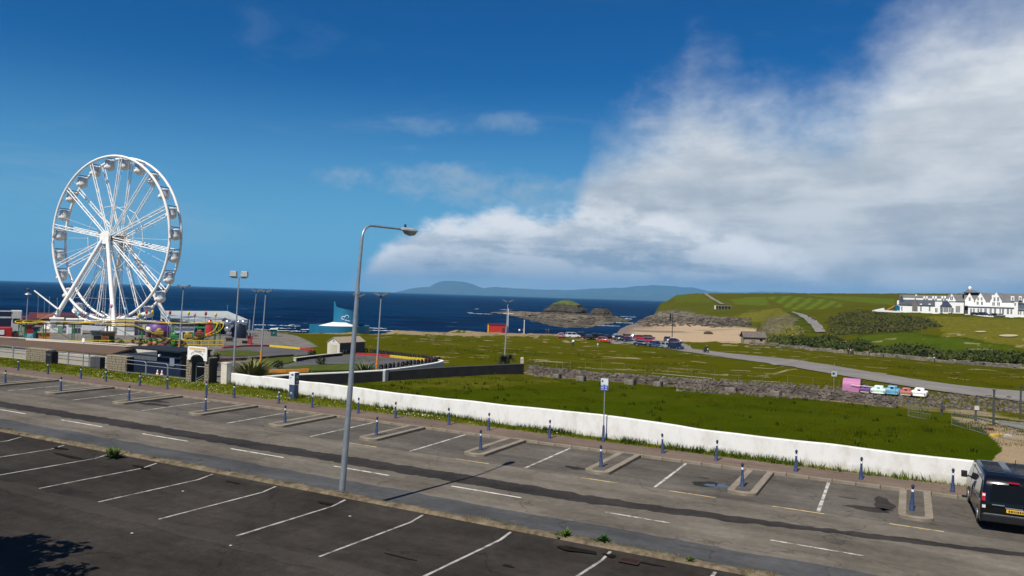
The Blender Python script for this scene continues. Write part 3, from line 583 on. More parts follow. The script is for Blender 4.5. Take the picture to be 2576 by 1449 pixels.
for a, b in [(-24.3, -22.6), (-18.1, -16.4), (-12.24, -10.38), (-8.27, -6.43), (-4.35, -2.57), (-.5, 1.16), (3.4, 5.2)]: line('bay_end_marking', a, 29.48, b, 29.48, .085, .009, M_yl)
for t_, s0, s1 in [(-54.0, 29.8, 34.8), (-47.0, 29.8, 34.8), (-40.2, 29.8, 34.8), (-33.1, 29.75, 34.6), (-26.9, 29.6, 34.85), (-20.75, 29.65, 34.85), (-14.7, 29.67, 34.85), (-8.9, 29.7, 34.85), (-2.8, 29.7, 34.75)]:
    line('bay_marking', t_, s0, t_-.1, s1, .12, .006, M_w2)
zc = lambda s_: float(np.interp(s_, [15, 18.7, 19.32], [.676, .706, .81]))
for t_, s0 in [(-39.9, 15.0), (-37.0, 15), (-34.0, 15), (-31.0, 15), (-28.1, 14.9), (-25.3, 14.55), (-22.3, 14.6), (-19.25, 14.75), (-16.25, 14.8), (-13.25, 14.9), (-10.25, 14.95), (-7.25, 15.0), (-4.5, 15.0)]:
    line('bay_marking', t_, s0, t_+.35, 19.2, .085, zc, M_w3)
# damp patches, drains
def blot(name, t_, s_, rt, rs, z, m, seed, n=40):
    r = np.random.default_rng(seed); ph = r.random(6)*6.28; pts = []
    for i in range(n):
        a = 2*PI*i/n; k = 1 + .18*math.sin(2*a+ph[0]) + .13*math.sin(3*a+ph[1]) + .09*math.sin(5*a+ph[2]) + .05*math.sin(9*a+ph[3]); pts.append(RW(t_+rt*k*math.cos(a), s_+rs*k*math.sin(a), z))
    o = MB(); o.add(pts, [tuple(range(n))]); return struct(o.build(name, m))
M_wet = mat('wet tarmac', (0.02, 0.018, 0.016), .7, var=.2, spec=.15); M_pud = mat('puddle water', (0.012, 0.014, 0.016), .03, var=.1, spec=.9); M_dark = mat('tar patch', (0.014, 0.012, 0.011), .95, var=.3, spec=.02); M_rust = mat('rusty grate', (0.045, 0.022, 0.016), .8)
blot('puddle', -6.95, 31.5, .85, .5, .005, M_wet, 3); blot('puddle', -6.75, 31.45, .55, .3, .008, M_pud, 4)
for a in [(-1.2, 31.2, .9, .32, 5), (-.75, 32.3, .35, 1.0, 6), (-12.9, 31.0, .45, .25, 8), (-41.7, 31.8, 1.4, .3, 9), (-42.9, 32.7, 1.1, .35, 10), (-7.6, 32.5, .2, .06, 11), (-2.0, 32.5, .3, .08, 12)]: blot('damp_patch', a[0], a[1], a[2], a[3], .005, M_tar, a[4])
for a in [(-16.3, 18.75, .35, .09, 13), (-7.75, 18.95, .62, .17, 14), (-6.85, 18.98, .22, .09, 15), (-5.7, 18.95, .3, .05, 25), (-11.5, 16.1, .5, .04, 26), (-8.8, 17.0, .18, .06, 27), (-27.3, 19.0, .5, .08, 16), (-30.4, 18.9, .5, .1, 17), (-28.9, 18.3, .9, .12, 19), (-20.6, 18.9, .3, .06, 20), (-25.1, 18.7, .6, .12, 23)]: blot('tar_patch', *a[:4], zc(a[1])+.012, M_dark, a[4])
# iron drain grates: frame and bars
def grate(t_, s_, z):
    r = struct(thing('drain_grate', None, None, RW(t_, s_, z), ROT)); q = MB()
    for y in (-.2, .2): q.box((0, y, 0), (.5, .03, .02))
    for x in (-.25, .25): q.box((x, 0, 0), (.03, .43, .02))
    q.build('frame', M_rust, r); q = MB()
    for i in range(8): q.box((-.2+i*.057, 0, -.002), (.022, .37, .014))
    q.build('grate_bars', M_rust, r); MB().box((0, 0, -.008), (.47, .37, .002)).build('gully', M_dark, r)
grate(-6.25, 18.92, zc(18.92)+.016)
# ================================================================ placement on the real ground
from mathutils.bvhtree import BVHTree
_bvh = BVHTree.FromPolygons([tuple(v) for v in vv.tolist()], [tuple(f) for f in ff.tolist()])
def TZ(x, y):
    h = _bvh.ray_cast(Vector((x, y, 80)), Vector((0, 0, -1))); return h[0].z if h[0] is not None else float(terrain(np.array([x]), np.array([y]))[0])
def at_d(px, d):
    v = ray(px, hz(px)); x = v.x/v.y*d; return Vector((x, d, TZ(x, d)))
def at(px, py, dmax=1000.0, dmin=0):
    v = ray(px, py).normalized(); h = _bvh.ray_cast(Vector((0, 0, CAMZ)), v)
    p = h[0]
    if p is None or p.y > dmax or p.y < dmin:
        d = dmax if (p is None or p.y > dmax) else dmin; return Vector((v.x/v.y*d, d, TZ(v.x/v.y*d, d)))
    return p
def pt(px, py, d):
    v = ray(px, py); return Vector((v.x/v.y*d, d, CAMZ+v.z/v.y*d))
def face(p): return math.atan2(p.y, p.x) - PI/2          # local +y points away from the camera
def resample(pts, n):
    pts = [Vector(p) for p in pts]; L = [0]
    for a, b in zip(pts, pts[1:]): L.append(L[-1]+(b-a).length)
    out = []
    for i in range(n):
        q = L[-1]*i/(n-1); k = max(j for j in range(len(L)) if L[j] <= q+1e-9); k = min(k, len(pts)-2)
        f_ = (q-L[k])/max(1e-9, L[k+1]-L[k]); out.append(pts[k].lerp(pts[k+1], min(1, f_)))
    return out
def ribbon(name, e0, e1, m, n=60, k=6, off=.06, struct_=True, dmax=1000):
    a = resample([at(*p, dmax=dmax) for p in e0], n); b = resample([at(*p, dmax=dmax) for p in e1], n); v = []
    for p, q in zip(a, b):
        for j in range(k):
            r = p.lerp(q, j/(k-1)); v.append((r.x, r.y, TZ(r.x, r.y)+off))
    ii = np.arange(n*k).reshape(n, k); f = np.stack([ii[:-1, :-1], ii[1:, :-1], ii[1:, 1:], ii[:-1, 1:]], -1).reshape(-1, 4)
    o = np_mesh(name, v, f, m); return struct(o) if struct_ else o
def smoothline(pts, n):
    """Catmull-Rom through pixel points"""
    out = []; p = [pts[0]]+list(pts)+[pts[-1]]
    for i in range(1, len(p)-2):
        for k in range(n):
            t_ = k/n; q = []
            for c in (0, 1): q.append(.5*(2*p[i][c]+(p[i+1][c]-p[i-1][c])*t_+(2*p[i-1][c]-5*p[i][c]+4*p[i+1][c]-p[i+2][c])*t_*t_+(3*p[i][c]-p[i-1][c]-3*p[i+1][c]+p[i+2][c])*t_**3))
            out.append(tuple(q))
    return out+[pts[-1]]
# ---------------------------------------------------------------- materials
M_white = mat('white paint', (.78, .77, .73), .7, var=.06, scale=.9); M_offw = mat('cream render', (.55, .51, .42), .85, var=.12); M_steel = mat('galvanised steel', (.33, .36, .38), .45, .6, var=.15); M_navy = mat('navy paint', (.018, .036, .105), .55, scale=3, col2=(.045, .068, .135))
M_navyd = mat('dark navy paint', (.010, .016, .042), .5, var=.2); M_band = mat('reflective band', (.72, .74, .76), .35, var=.05); M_black = mat('black paint', (.010, .010, .011), .6, var=.25); M_rub = mat('rubber', (.014, .014, .015), .85, var=.3)
M_glass = mat('dark glass', (.012, .016, .02), .06, var=.1, spec=.8); M_red = mat('red paint', (.40, .022, .018), .5, var=.15); M_yel = mat('yellow paint rail', (.62, .44, .02), .5, var=.15); M_grn = mat('green paint', (.02, .19, .05), .5, var=.15); M_org = mat('orange paint', (.60, .20, .03), .55, var=.15)
M_stone = mat('sandstone', (.17, .145, .105), .95, var=.3, scale=5, bump=.6, col2=(.30, .26, .19), spec=.1); M_stone2 = mat('grey rubble', (.105, .092, .078), .95, scale=.8, bump=.5, col2=(.25, .22, .185), spec=.1); M_conc = mat('pale concrete', (.36, .34, .29), .9, var=.15, scale=3, bump=.3)
M_slate = mat('slate', (.045, .052, .062), .7, var=.25, scale=1.2); M_slate2 = mat('grey slate', (.105, .10, .10), .75, var=.2, scale=1.2); M_brownroof = mat('brown felt roof', (.105, .063, .036), .9, var=.22, scale=2.4, bump=.3, stretch=(.3, 2, 1)); M_greyroof = mat('pale metal roof', (.40, .43, .40), .5, .1, var=.1, scale=.5)
M_brick = mat('brown brick', (.17, .055, .032), .9, var=.25); M_pink = mat('pink paint', (.58, .24, .34), .6, var=.12); M_maroon = mat('maroon', (.085, .018, .022), .6, var=.2); M_purple = mat('purple', (.11, .04, .20), .5, var=.2); M_sky = mat('pale blue paint', (.20, .48, .62), .5, var=.15); M_teal = mat('teal paint', (.015, .11, .12), .5, var=.2)
M_blue = mat('ocean blue render', (.008, .13, .235), .6, var=.1, scale=.4); M_silver = mat('silver foil', (.55, .56, .58), .22, .85, var=.15); M_tan = mat('tan roof', (.28, .225, .16), .9, var=.15); M_dkgrey = mat('dark grey cladding', (.055, .055, .058), .8, var=.2); M_wood = mat('weathered wood', (.20, .14, .08), .9, var=.25)
M_leaf = mat('bright leaf', (.018, .10, .012), .7, var=.5, scale=3, spec=.2); M_flax = mat('flax leaf', (.20, .19, .06), .6, scale=2, col2=(.085, .10, .03), spec=.3); M_dkleaf = mat('dark leaf', (.022, .030, .010), .7, var=.5, scale=2, spec=.2); M_skin = mat('skin', (.45, .27, .19), .6, var=.1)
# ---------------------------------------------------------------- white boundary wall
wt = [(-45.75, 41.02, .96), (-37.08, 39.98, 1.12), (-27.87, 38.5, 1.22), (-20, 37.75, 1.32), (-14.31, 37.33, 1.41), (-9, 37.1, 1.29), (-4.49, 37.0, 1.22), (3, 36.95, 1.17), (30, 36.95, 1.15)]
def whitewall():
    m = bpy.data.materials.new('white wall paint'); m.use_nodes = True; t = m.node_tree; b = t.nodes['Principled BSDF']; b.inputs['Roughness'].default_value = .85; b.inputs['Specular IOR Level'].default_value = .15
    g = N(t, 'ShaderNodeNewGeometry'); sp = N(t, 'ShaderNodeSeparateXYZ'); t.links.new(g.outputs['Position'], sp.inputs[0])
    n = N(t, 'ShaderNodeTexNoise'); n.inputs['Scale'].default_value = .9; n.inputs['Detail'].default_value = 8; n.inputs['Roughness'].default_value = .7
    mp = N(t, 'ShaderNodeMapping'); mp.inputs['Scale'].default_value = (1.5, 1.5, .8); t.links.new(g.outputs['Position'], mp.inputs[0]); t.links.new(mp.outputs[0], n.inputs['Vector'])
    r = N(t, 'ShaderNodeMapRange'); t.links.new(n.outputs[0], r.inputs[0]); r.inputs[1].default_value = .47; r.inputs[2].default_value = .78; r.inputs[4].default_value = .75
    x = N(t, 'ShaderNodeMix', data_type='RGBA'); t.links.new(r.outputs[0], x.inputs[0]); x.inputs[6].default_value = (.70, .69, .66, 1); x.inputs[7].default_value = (.44, .41, .34, 1)
    n2 = N(t, 'ShaderNodeTexNoise'); n2.inputs['Scale'].default_value = 3.2; n2.inputs['Detail'].default_value = 6; t.links.new(g.outputs['Position'], n2.inputs['Vector'])
    z = N(t, 'ShaderNodeMath', operation='MULTIPLY_ADD'); t.links.new(n2.outputs[0], z.inputs[0]); z.inputs[1].default_value = .55; t.links.new(sp.outputs[2], z.inputs[2])
    r2 = N(t, 'ShaderNodeMapRange'); t.links.new(z.outputs[0], r2.inputs[0]); r2.inputs[1].default_value = .42; r2.inputs[2].default_value = .78; r2.inputs[3].default_value = .62; r2.inputs[4].default_value = 0
    x2 = N(t, 'ShaderNodeMix', data_type='RGBA'); t.links.new(r2.outputs[0], x2.inputs[0]); t.links.new(x.outputs[2], x2.inputs[6]); x2.inputs[7].default_value = (.26, .25, .15, 1)   # algae splash line
    t.links.new(x2.outputs[2], b.inputs['Base Color'])
    bp = N(t, 'ShaderNodeBump'); bp.inputs['Strength'].default_value = .4; bp.inputs['Distance'].default_value = .02; t.links.new(n2.outputs[0], bp.inputs['Height']); t.links.new(bp.outputs[0], b.inputs['Normal']); return m
M_ww = whitewall(); th_ = thing('boundary_wall', 'long low white rendered wall between the pavement verge and the fenced green field', 'wall', RW(-14, 37.3))
ts = np.linspace(-45.75, 30, 160); wsq = np.interp(ts, [w[0] for w in wt], [w[1] for w in wt]); wh = np.interp(ts, [w[0] for w in wt], [w[2] for w in wt]) + vnoise(ts*.35, ts*0, 71, 3)*.03; k = MB(); o0 = Vector(RW(-14, 37.3)); v = []
for t_, s_, h_ in zip(ts, wsq, wh):
    for ds, z in ((0, -.6), (0, h_-.03), (.03, h_), (.24, h_), (.27, h_-.03), (.27, -.6)): v.append(Vector(RW(t_, s_+ds, z))-o0)
f = []
for i in range(len(ts)-1):
    for j in range(5): f.append((i*6+j, (i+1)*6+j, (i+1)*6+j+1, i*6+j+1))
k.add(v, f+[(0, 1, 2, 3, 4, 5), tuple(len(v)-1-q for q in range(6))]); k.build('rendered_face', M_ww, th_)
# ---------------------------------------------------------------- bollards
def bollard(label, group):
    r = thing('bollard', label, 'bollard', group=group)
    q = MB(); q.lathe([(.095, 0), (.095, .05), (.082, .07), (.076, .28), (.066, .34), (.054, .38), (.043, .685)], 12); q.build('post', M_navy, r, smooth=35)
    q = MB(); q.lathe([(.046, .685), (.046, .77)], 12); q.build('reflective_band', M_band, r, smooth=35)
    q = MB(); q.lathe([(.040, .77), (.038, .83), (.06, .845), (.06, .875), (.05, .90), (.045, .93), (.02, .955)], 12); q.build('cap', M_navyd, r, smooth=35); return r
OR = ['first', 'second', 'third', 'fourth', 'fifth', 'sixth', 'seventh', 'eighth', 'ninth', 'tenth', 'eleventh', 'twelfth', 'thirteenth', 'fourteenth', 'fifteenth', 'sixteenth', 'seventeenth', 'eighteenth', 'nineteenth', 'twentieth', 'twenty-first']
b0 = bollard('blue bollard with white band on the kerb island at the far left', 'blue bollards on the kerb islands')
pla = ['at the far left edge', 'second from the left', 'third from the left', 'fourth from the left', 'fifth from the left', 'left of the street lamp pole', 'right of the street lamp pole', 'below the blue and white sign', 'beside the puddle', 'nearest the black van']
for i, (t_, q) in enumerate(isl):
    o = b0 if i == 0 else dup(b0); o.location = RW(t_, 31.42, .115); o.rotation_euler = (random.gauss(0, .018), random.gauss(0, .018), random.random()*6); o['label'] = 'blue white-banded bollard on a kerb island, '+pla[i]
bk = [(-64.6, 36.4), (-60.58, 36.42), (-56.03, 36.2), (-53.22, 36.34), (-49.32, 36.31), (-46.5, 36.42), (-42.14, 36.1), (-39.73, 36.3), (-35.67, 36.23), (-32.92, 36.3), (-29.27, 36.28), (-26.51, 36.27), (-22.81, 36.29), (-20.18, 36.14), (-16.51, 36.1), (-10.4, 35.9), (-7.84, 35.8), (-4.32, 35.62), (-1.71, 35.68), (1.66, 35.52)]
plb = ['in front of the left railings', 'in front of the left stone pier', 'in front of the middle railings, left one', 'in front of the middle railings, right one', 'in front of the dark canopy shed, left one', 'in front of the dark canopy shed, right one', 'in front of the entrance gate', 'in front of the concrete pillar', 'left of the ticket machine', 'right of the ticket machine', 'just right of the lamp pole', 'second right of the lamp pole', 'third right of the lamp pole', 'fourth right of the lamp pole', 'left of the blue and white sign post', 'just right of the blue and white sign', 'two right of the blue sign', 'right above the puddle', 'between the last two kerb islands', 'beside the front of the black van']
b1 = None
for i, (t_, s_) in enumerate(bk):
    o = dup(b0); o['group'] = 'blue bollards along the pavement edge'; o.location = RW(t_, s_, .125); o.rotation_euler = (random.gauss(0, .02), random.gauss(0, .02), random.random()*6); o['label'] = 'blue white-banded bollard on the pavement '+plb[i]
# ---------------------------------------------------------------- street lamp
lp = Vector(RW(-16.87, 20.17)); r = thing('street_lamp', 'tall galvanised street lamp with curved arm standing by the car park kerb', 'street lamp', lp)
nrm = Vector((-DY, DX, 0)); nrm = Vector((.4653, .8852, 0)); lean = .42
q = MB(); q.cyl((0, 0, 0), (lean*.02, 0, .5), .125, .118, 12); q.tube([(lean*.02, 0, .5), (lean*.35, 0, 3.3), (lean*.75, 0, 7.4)], [.115, .098, .072], 12); q.build('pole', M_steel, r, smooth=40)
q = MB(); q.cyl((lean*.75, 0, 7.38), (lean*.77, 0, 7.62), .085, .068, 12); q.build('collar', M_steel, r, smooth=40)
b = Vector((lean*.77, 0, 7.6)); top = Vector((lean, 0, 9.3)); arm = [b, b.lerp(top, .5), top]
for a in (20, 45, 70, 90): arm.append(top + Vector((0, 0, .45*math.sin(math.radians(a)))) + nrm*(.5*(1-math.cos(math.radians(a)))))
arm.append(arm[-1]+nrm*1.75+Vector((0, 0, .04)))
q = MB(); q.tube(arm, [.062, .055, .05, .046, .043, .04, .04, .036], 10); q.build('arm', M_steel, r, smooth=50)
e = arm[-1]; ay = math.atan2(nrm.y, nrm.x)
def along(d, z=0, s_=0): return e+nrm*d+Vector((0, 0, z))+Vector((-nrm.y, nrm.x, 0))*s_
q = MB(); secs = [(-.12, .05, .06), (0, .1, .09), (.25, .16, .12), (.6, .18, .13), (.82, .14, .1), (.9, .06, .04)]; v = []
for d, w, h in secs:
    for a in range(9): v.append(along(d, -.03+h*math.sin(PI*a/8), w*math.cos(PI*a/8)))
f = [(i*9+j, (i+1)*9+j, (i+1)*9+j+1, i*9+j+1) for i in range(5) for j in range(8)] + [(i*9, i*9+8, (i+1)*9+8, (i+1)*9) for i in range(5)]
q.add(v, f); hd = q.build('lamp_head', mat('lamp housing', (.42, .42, .42), .5, .2), r, smooth=50)
q = MB(); v = []
for d, w, h in [(.2, .12, .03), (.28, .15, .13), (.5, .16, .17), (.72, .14, .14), (.82, .1, .03)]:
    for a in range(9): v.append(along(d, -.035-h*math.sin(PI*a/8), w*math.cos(PI*a/8)))
q.add(v, [(i*9+j, i*9+j+1, (i+1)*9+j+1, (i+1)*9+j) for i in range(4) for j in range(8)]+[tuple(range(9)), tuple(range(44, 35, -1))]); q.build('lens', mat('lamp lens', (.32, .34, .32), .15, var=.05, spec=.6), hd, smooth=50)
q = MB(); q.cyl(along(.2, .1), along(.2, .2), .045, .035, 8); q.build('light_sensor', M_black, hd)
# ---------------------------------------------------------------- sign post on the verge
p = flat(1498.5, 1117, .15); p = Vector(RW(TS(p.x, p.y)[0], 36.97, .15)); r = thing('parking_sign', 'blue and white parking sign on a thin grey pole against the white wall', 'sign', p, ROT)
q = MB(); q.cyl((0, 0, 0), (0, 0, 3.12), .03, n=8); q.build('pole', M_steel, r, smooth=40)
q = MB(); q.lathe([(.10, 0), (.10, .05), (.075, .1), (.06, .72), (.04, .82)], 10); q.build('base_sleeve', M_navy, r, smooth=35)
q = MB(); q.prism([(-.2, 2.60), (.2, 2.60), (.2, 3.22), (-.2, 3.22)], -.055, -.035, fn=lambda x, y, z: (x, z, y)); pl = q.build('sign_plate', mat('sign white', (.55, .58, .58), .5, var=.05), r)
q = MB(); q.prism([(-.195, 2.605), (.195, 2.605), (.195, 2.86), (0, 2.90), (-.195, 2.87)], -.062, -.056, fn=lambda x, y, z: (x, z, y)); q.build('blue_panel', mat('sign blue', (.02, .05, .30), .5, var=.05), pl)
q = MB()
for i, (x0, x1) in enumerate([(-.17, -.03), (.03, .15)]*3):
    z = 2.83-.085*(i//2); q.box(((x0+x1)/2, -.065, z), (x1-x0, .004, .035))
q.build('print_lines', mat('sign print', (.45, .52, .72), .6, var=.05), pl)
q = MB(); q.box((-.11, -.058, 3.07), (.09, .004, .11)); q.build('symbol', mat('sign symbol', (.06, .08, .20), .6, var=.05), pl)
# ---------------------------------------------------------------- ticket machine
p = flat(738, 1003, .15); r = thing('ticket_machine', 'white and blue ticket machine standing in front of the white wall', 'ticket machine', p, ROT)
q = MB(); q.box((0, 0, .47), (.46, .42, .94)); q.build('cabinet', M_navy, r, bevel=.02)
q = MB(); q.box((0, 0, 1.36), (.50, .46, .84)); hd = q.build('head', mat('machine white', (.62, .64, .64), .5, var=.06), r, bevel=.025)
q = MB(); q.box((.255, 0, 1.36), (.012, .40, .76)); q.build('side_panel', M_navyd, r)
q = MB(); q.box((.06, -.236, 1.62), (.2, .012, .09)); q.build('display', M_black, hd)
q = MB(); q.box((-.08, -.236, 1.42), (.07, .012, .07)); q.build('coin_slot', M_dkgrey, hd)
q = MB(); q.box((0, -.213, .93), (.42, .012, .03)); q.build('tray', M_black, r)
q = MB(); q.prism([(-.09, .32), (-.05, .32), (-.05, .40), (-.02, .43), (.02, .43), (.05, .40), (.05, .32), (.09, .32), (.09, .41), (.04, .47), (-.04, .47), (-.09, .41)], -.219, -.212, fn=lambda x, y, z: (x-.02, z, y)); q.build('emblem', mat('sign print 2', (.5, .55, .6), .6), r)
q = MB(); q.box((.263, .03, 1.16), (.006, .2, .16)); q.build('notice', mat('faded notice', (.2, .26, .28), .7), r); q = MB(); q.box((.263, .03, 1.5), (.006, .22, .24)); q.build('notice', mat('faded notice', (.2, .26, .28), .7), r)
# ---------------------------------------------------------------- stone piers and railings on the left
def pier(label, t0, t1, s0, z1, dep=.9, seed=0, sh=(.16, .24)):
    """coursed stones laid as separate pieces on a rubble core"""
    w = t1-t0; r = thing('stone_pier', label, 'pier', RW((t0+t1)/2, s0+dep/2, .05), ROT, 'stone piers along the fence'); R_ = random.Random(seed)
    q = MB(); q.box((0, 0, z1/2-.02), (w-.06, dep-.06, z1-.06)); q.build('core', mat('pier mortar', (.10, .088, .068), .95), r)
    q = MB(); q.box((w/2-.005, 0, z1/2), (.06, dep, z1)); q.build('end_panel', M_black, r)  # right pier end in black: dark paint and its shade in one colour
    z = -.1; base = None
    while z < z1-.03:
        h = min(R_.uniform(*sh), z1-z); x = -w/2
        while x < w/2-.05:
            l = min(R_.uniform(.22, .5), w/2-.05-x)
            if l < .08: break
            for side in (-1, 1):
                if base is None: base = MB().box((0, 0, 0), (1, 1, 1)).build('stone', M_stone, r, bevel=.06); o = base
                else: o = base.copy(); COL.objects.link(o)
                o.location = (x+l/2, side*(dep/2-.05+R_.uniform(-.012, .012)), z+h/2); o.scale = (l-.025, .12, h-.025); o.rotation_euler = (0, R_.uniform(-.02, .02), R_.uniform(-.02, .02))
            x += l
        z += h
    q = MB(); q.box((0, 0, z1+.04), (w+.02, dep+.04, .08)); q.build('coping', M_stone, r, bevel=.02); return r
pier('weathered stone fence pier between the two bar railings', -72.1, -68.6, 41.25, 1.20, dep=.6, seed=1)
pier('weathered stone fence pier left of the dark canopy shed', -59.7, -57.0, 40.75, 1.34, dep=.6, seed=2)
pier('slim stone gate pier on the left side of the arched entrance', -49.0, -48.35, 40.0, 2.05, dep=.55, seed=3)
pier('stone gate pier on the right side of the arched entrance', -47.0, -46.45, 40.0, 2.0, dep=.7, seed=4)
def railing(label, t0, t1, s0, n, h=1.22, bars=True, z0=.05):
    r = thing('railing', label, 'railing', RW((t0+t1)/2, s0, z0), ROT, 'tubular railings along the fence'); w = (t1-t0)/n
    for i in range(n):
        x0 = -(t1-t0)/2+i*w+.04; x1 = x0+w-.08; pts = [(x0, 0, 0)]
        for a in range(5): pts.append((x0+.18*(1-math.cos(a*PI/8)), 0, h-.18+.18*math.sin(a*PI/8)))
        for a in range(5): pts.append((x1-.18*(1-math.sin(a*PI/8)), 0, h-.18+.18*math.cos(a*PI/8)))
        pts.append((x1, 0, 0)); q = MB(); q.tube(pts, .035, 6); q.build('hoop', M_steel, r, smooth=50)
        q = MB()
        for z in (h-.30, .22): q.cyl((x0, 0, z), (x1, 0, z), .026, n=6)
        q.build('rail', M_steel, r, smooth=50)
        if bars:
            q = MB(); k = int(w/.14)
            for j in range(1, k): q.box((x0+(x1-x0)*j/k, 0, (h-.08)/2+.1), (.022, .022, h-.38))
            for z in (.62, .9): q.box(((x0+x1)/2, 0, z), (x1-x0, .03, .05))
            stuff(q.build('infill_bars', M_dkgrey, r))
    return r
railing('railing with upright bars at the far left in front of the cream wall', -81.5, -72.2, 41.5, 4); railing('railing with upright bars between the two stone piers', -68.5, -59.8, 41.2, 3)
railing('open tube railing in front of the dark canopy shed', -56.9, -49.1, 40.5, 3, bars=False)
p = RW(-61.2, 41.0, .1); r = thing('utility_cabinet', 'grey metal cabinet behind the bar railing beside the stone pier', 'cabinet', p, ROT); q = MB(); q.box((0, 0, .65), (1.3, .5, .9)); q.box((0, 0, .1), (1.2, .45, .2)); q.build('cabinet_body', M_dkgrey, r, bevel=.02); q = MB(); q.box((.0, -.255, .65), (.02, .012, .84)); q.build('door_seam', M_black, r)
p = RW(-67.6, 40.95, .1); r = thing('litter_bin', 'black litter bin behind the bar railing by the left stone pier', 'bin', p, ROT); q = MB(); q.box((0, 0, .6), (.9, .6, 1.2)); q.build('bin_body', M_black, r, bevel=.03); q = MB(); q.box((0, -.31, .9), (.6, .02, .18)); q.build('slot', M_dkgrey, r)
# pole with a round white head before the railing
p = Vector(RW(-62.6, 40.6, .1)); r = thing('round_sign_post', 'slim grey post with a small round white sign in front of the bar railing', 'sign', p, ROT); q = MB(); q.cyl((0, 0, 0), (0, 0, 2.35), .03, n=6); q.build('pole', M_steel, r); q = MB(); q.cyl((0, -.05, 2.45), (0, -.03, 2.45), .19, n=16); q.build('sign_disc', M_white, r)
# ---- arched entrance sign and gate
p = RW(-47.62, 39.85, 0); r = thing('entrance_sign', 'white arched entrance sign board with orange and dark lettering spanning the stone gate piers', 'sign', p, ROT)
w = 1.06; zt = 2.90; zb = 1.86; pts = [(-w, zb), (-w, zt-.15), (-w+.05, zt-.04), (-w+.16, zt), (w-.16, zt), (w-.05, zt-.04), (w-.01, zt-.15), (w, zb)]
for i in range(11):
    a = PI*i/10; pts.append((.74*math.cos(a)-.0, zb+.02+.44*math.sin(a)))
q = MB(); q.prism(pts, -.03, .03, fn=lambda x, y, z: (x, z, y)); bd = q.build('sign_board', mat('sign board white', (.74, .73, .68), .6, var=.05), r)
def letter(ch, x, z, size, rot, m, parent, y=-.037):
    c = bpy.data.curves.new('letter', 'FONT'); c.body = ch; c.size = size; c.extrude = .004; c.align_x = 'CENTER'; c.align_y = 'CENTER'; o = bpy.data.objects.new('tmp', c); COL.objects.link(o)
    me = bpy.data.meshes.new_from_object(o); bpy.data.objects.remove(o); me.materials.clear(); me.materials.append(m); o = bpy.data.objects.new('letter', me); COL.objects.link(o); o.parent = parent
    o.matrix_local = Matrix.Translation((x, y, z)) @ Matrix.Rotation(PI/2, 4, 'X') @ Matrix.Rotation(rot, 4, 'Z'); return o
M_ltr = mat('dark letters', (.05, .045, .06), .6, var=.05)
for i, ch in enumerate('ENTRANCE'):
    a = PI/2+.56-1.12*i/7; letter(ch, 1.15*math.cos(a), zb-.50+1.15*math.sin(a), .21, a-PI/2, M_ltr, bd)
q = MB(); R_ = random.Random(3); x = -.84
while x < .84:
    l = R_.uniform(.08, .12); q.box((x+l/2, -.034, zt-.17), (l, .006, .15)); x += l+.035
q.build('orange_lettering', mat('orange letters', (.62, .35, .07), .6, var=.1), bd)
q = MB()
for x0, x1 in ((-.3, .1), (.15, .55), (.65, .85)): q.box(((x0+x1)/2, -.034, zt-.32-.02*(x0 > .6)), (x1-x0, .006, .045))
q.build('small_lettering', M_ltr, bd)
r = thing('gate', 'half open grey tube gate under the arched entrance sign', 'gate', RW(-48.3, 40.35, .05), ROT+.2); q = MB(); q.tube([(0, 0, 0), (0, 0, 1.3), (.06, 0, 1.5), (.2, 0, 1.56), (1.1, 0, 1.56), (1.22, 0, 1.5), (1.28, 0, 1.35), (1.28, 0, .1), (0, 0, .1)], .035, 6); q.build('gate_frame', M_steel, r, smooth=50)
q = MB(); q.cyl((0, 0, .12), (1.28, 0, .78), .03, n=6); q.cyl((0, 0, .3), (1.28, 0, .95), .025, n=6); q.cyl((0, 0, 1.28), (1.28, 0, 1.28), .025, n=6); q.build('brace', M_steel, r, smooth=50)
q = MB(); q.box((0, 0, .9), (.62, .4, 1.8)); r = thing('concrete_pillar', 'plain square cream concrete pillar at the left end of the white wall', 'pillar', RW(-45.55, 40.75, -.1), ROT); q.build('shaft', M_offw, r, bevel=.02); q = MB(); q.box((0, 0, 1.84), (.68, .46, .08)); q.build('cap', M_offw, r, bevel=.015)
# ---------------------------------------------------------------- long brown-roofed building behind the railings
def bt(px, py, s_):
    a = (px-CX)/F; v = ray(px, py); d = s_/(-(v.x/v.y)*DY + DX); q = pt(px, py, d); return q
e0 = bt(-120, 858, 44); e1 = bt(278, 890.5, 44); g0 = bt(-150, 840, 53); g1 = bt(349, 870.5, 53)
r = thing('long_building', 'long low building with a brown single-pitch roof and cream front wall behind the railings', 'building', (e1.x, e1.y, -1.4), 0); o_ = Vector((e1.x, e1.y, -1.4))
q = MB(); t3 = Vector((0, 0, .16)); q.add([e0-o_, e1-o_, g1-o_, g0-o_, e0-o_-t3, e1-o_-t3, g1-o_-t3, g0-o_-t3], [(0, 1, 2, 3), (7, 6, 5, 4), (0, 4, 5, 1), (1, 5, 6, 2), (2, 6, 7, 3), (3, 7, 4, 0)]); q.build('roof', M_brownroof, r)
q = MB(); q.bar(g0-o_+Vector((0, 0, .1)), g1-o_+Vector((0, 0, .1)), .12, .08); q.build('roof_edge', M_offw, r)
q = MB(); a, b = e0-o_, e1-o_; n_ = Vector((-DY, DX, 0)); n_ = Vector((.4653, .8852, 0)); a2 = a+n_*.08; b2 = b+n_*.08-(b-a).normalized()*.4
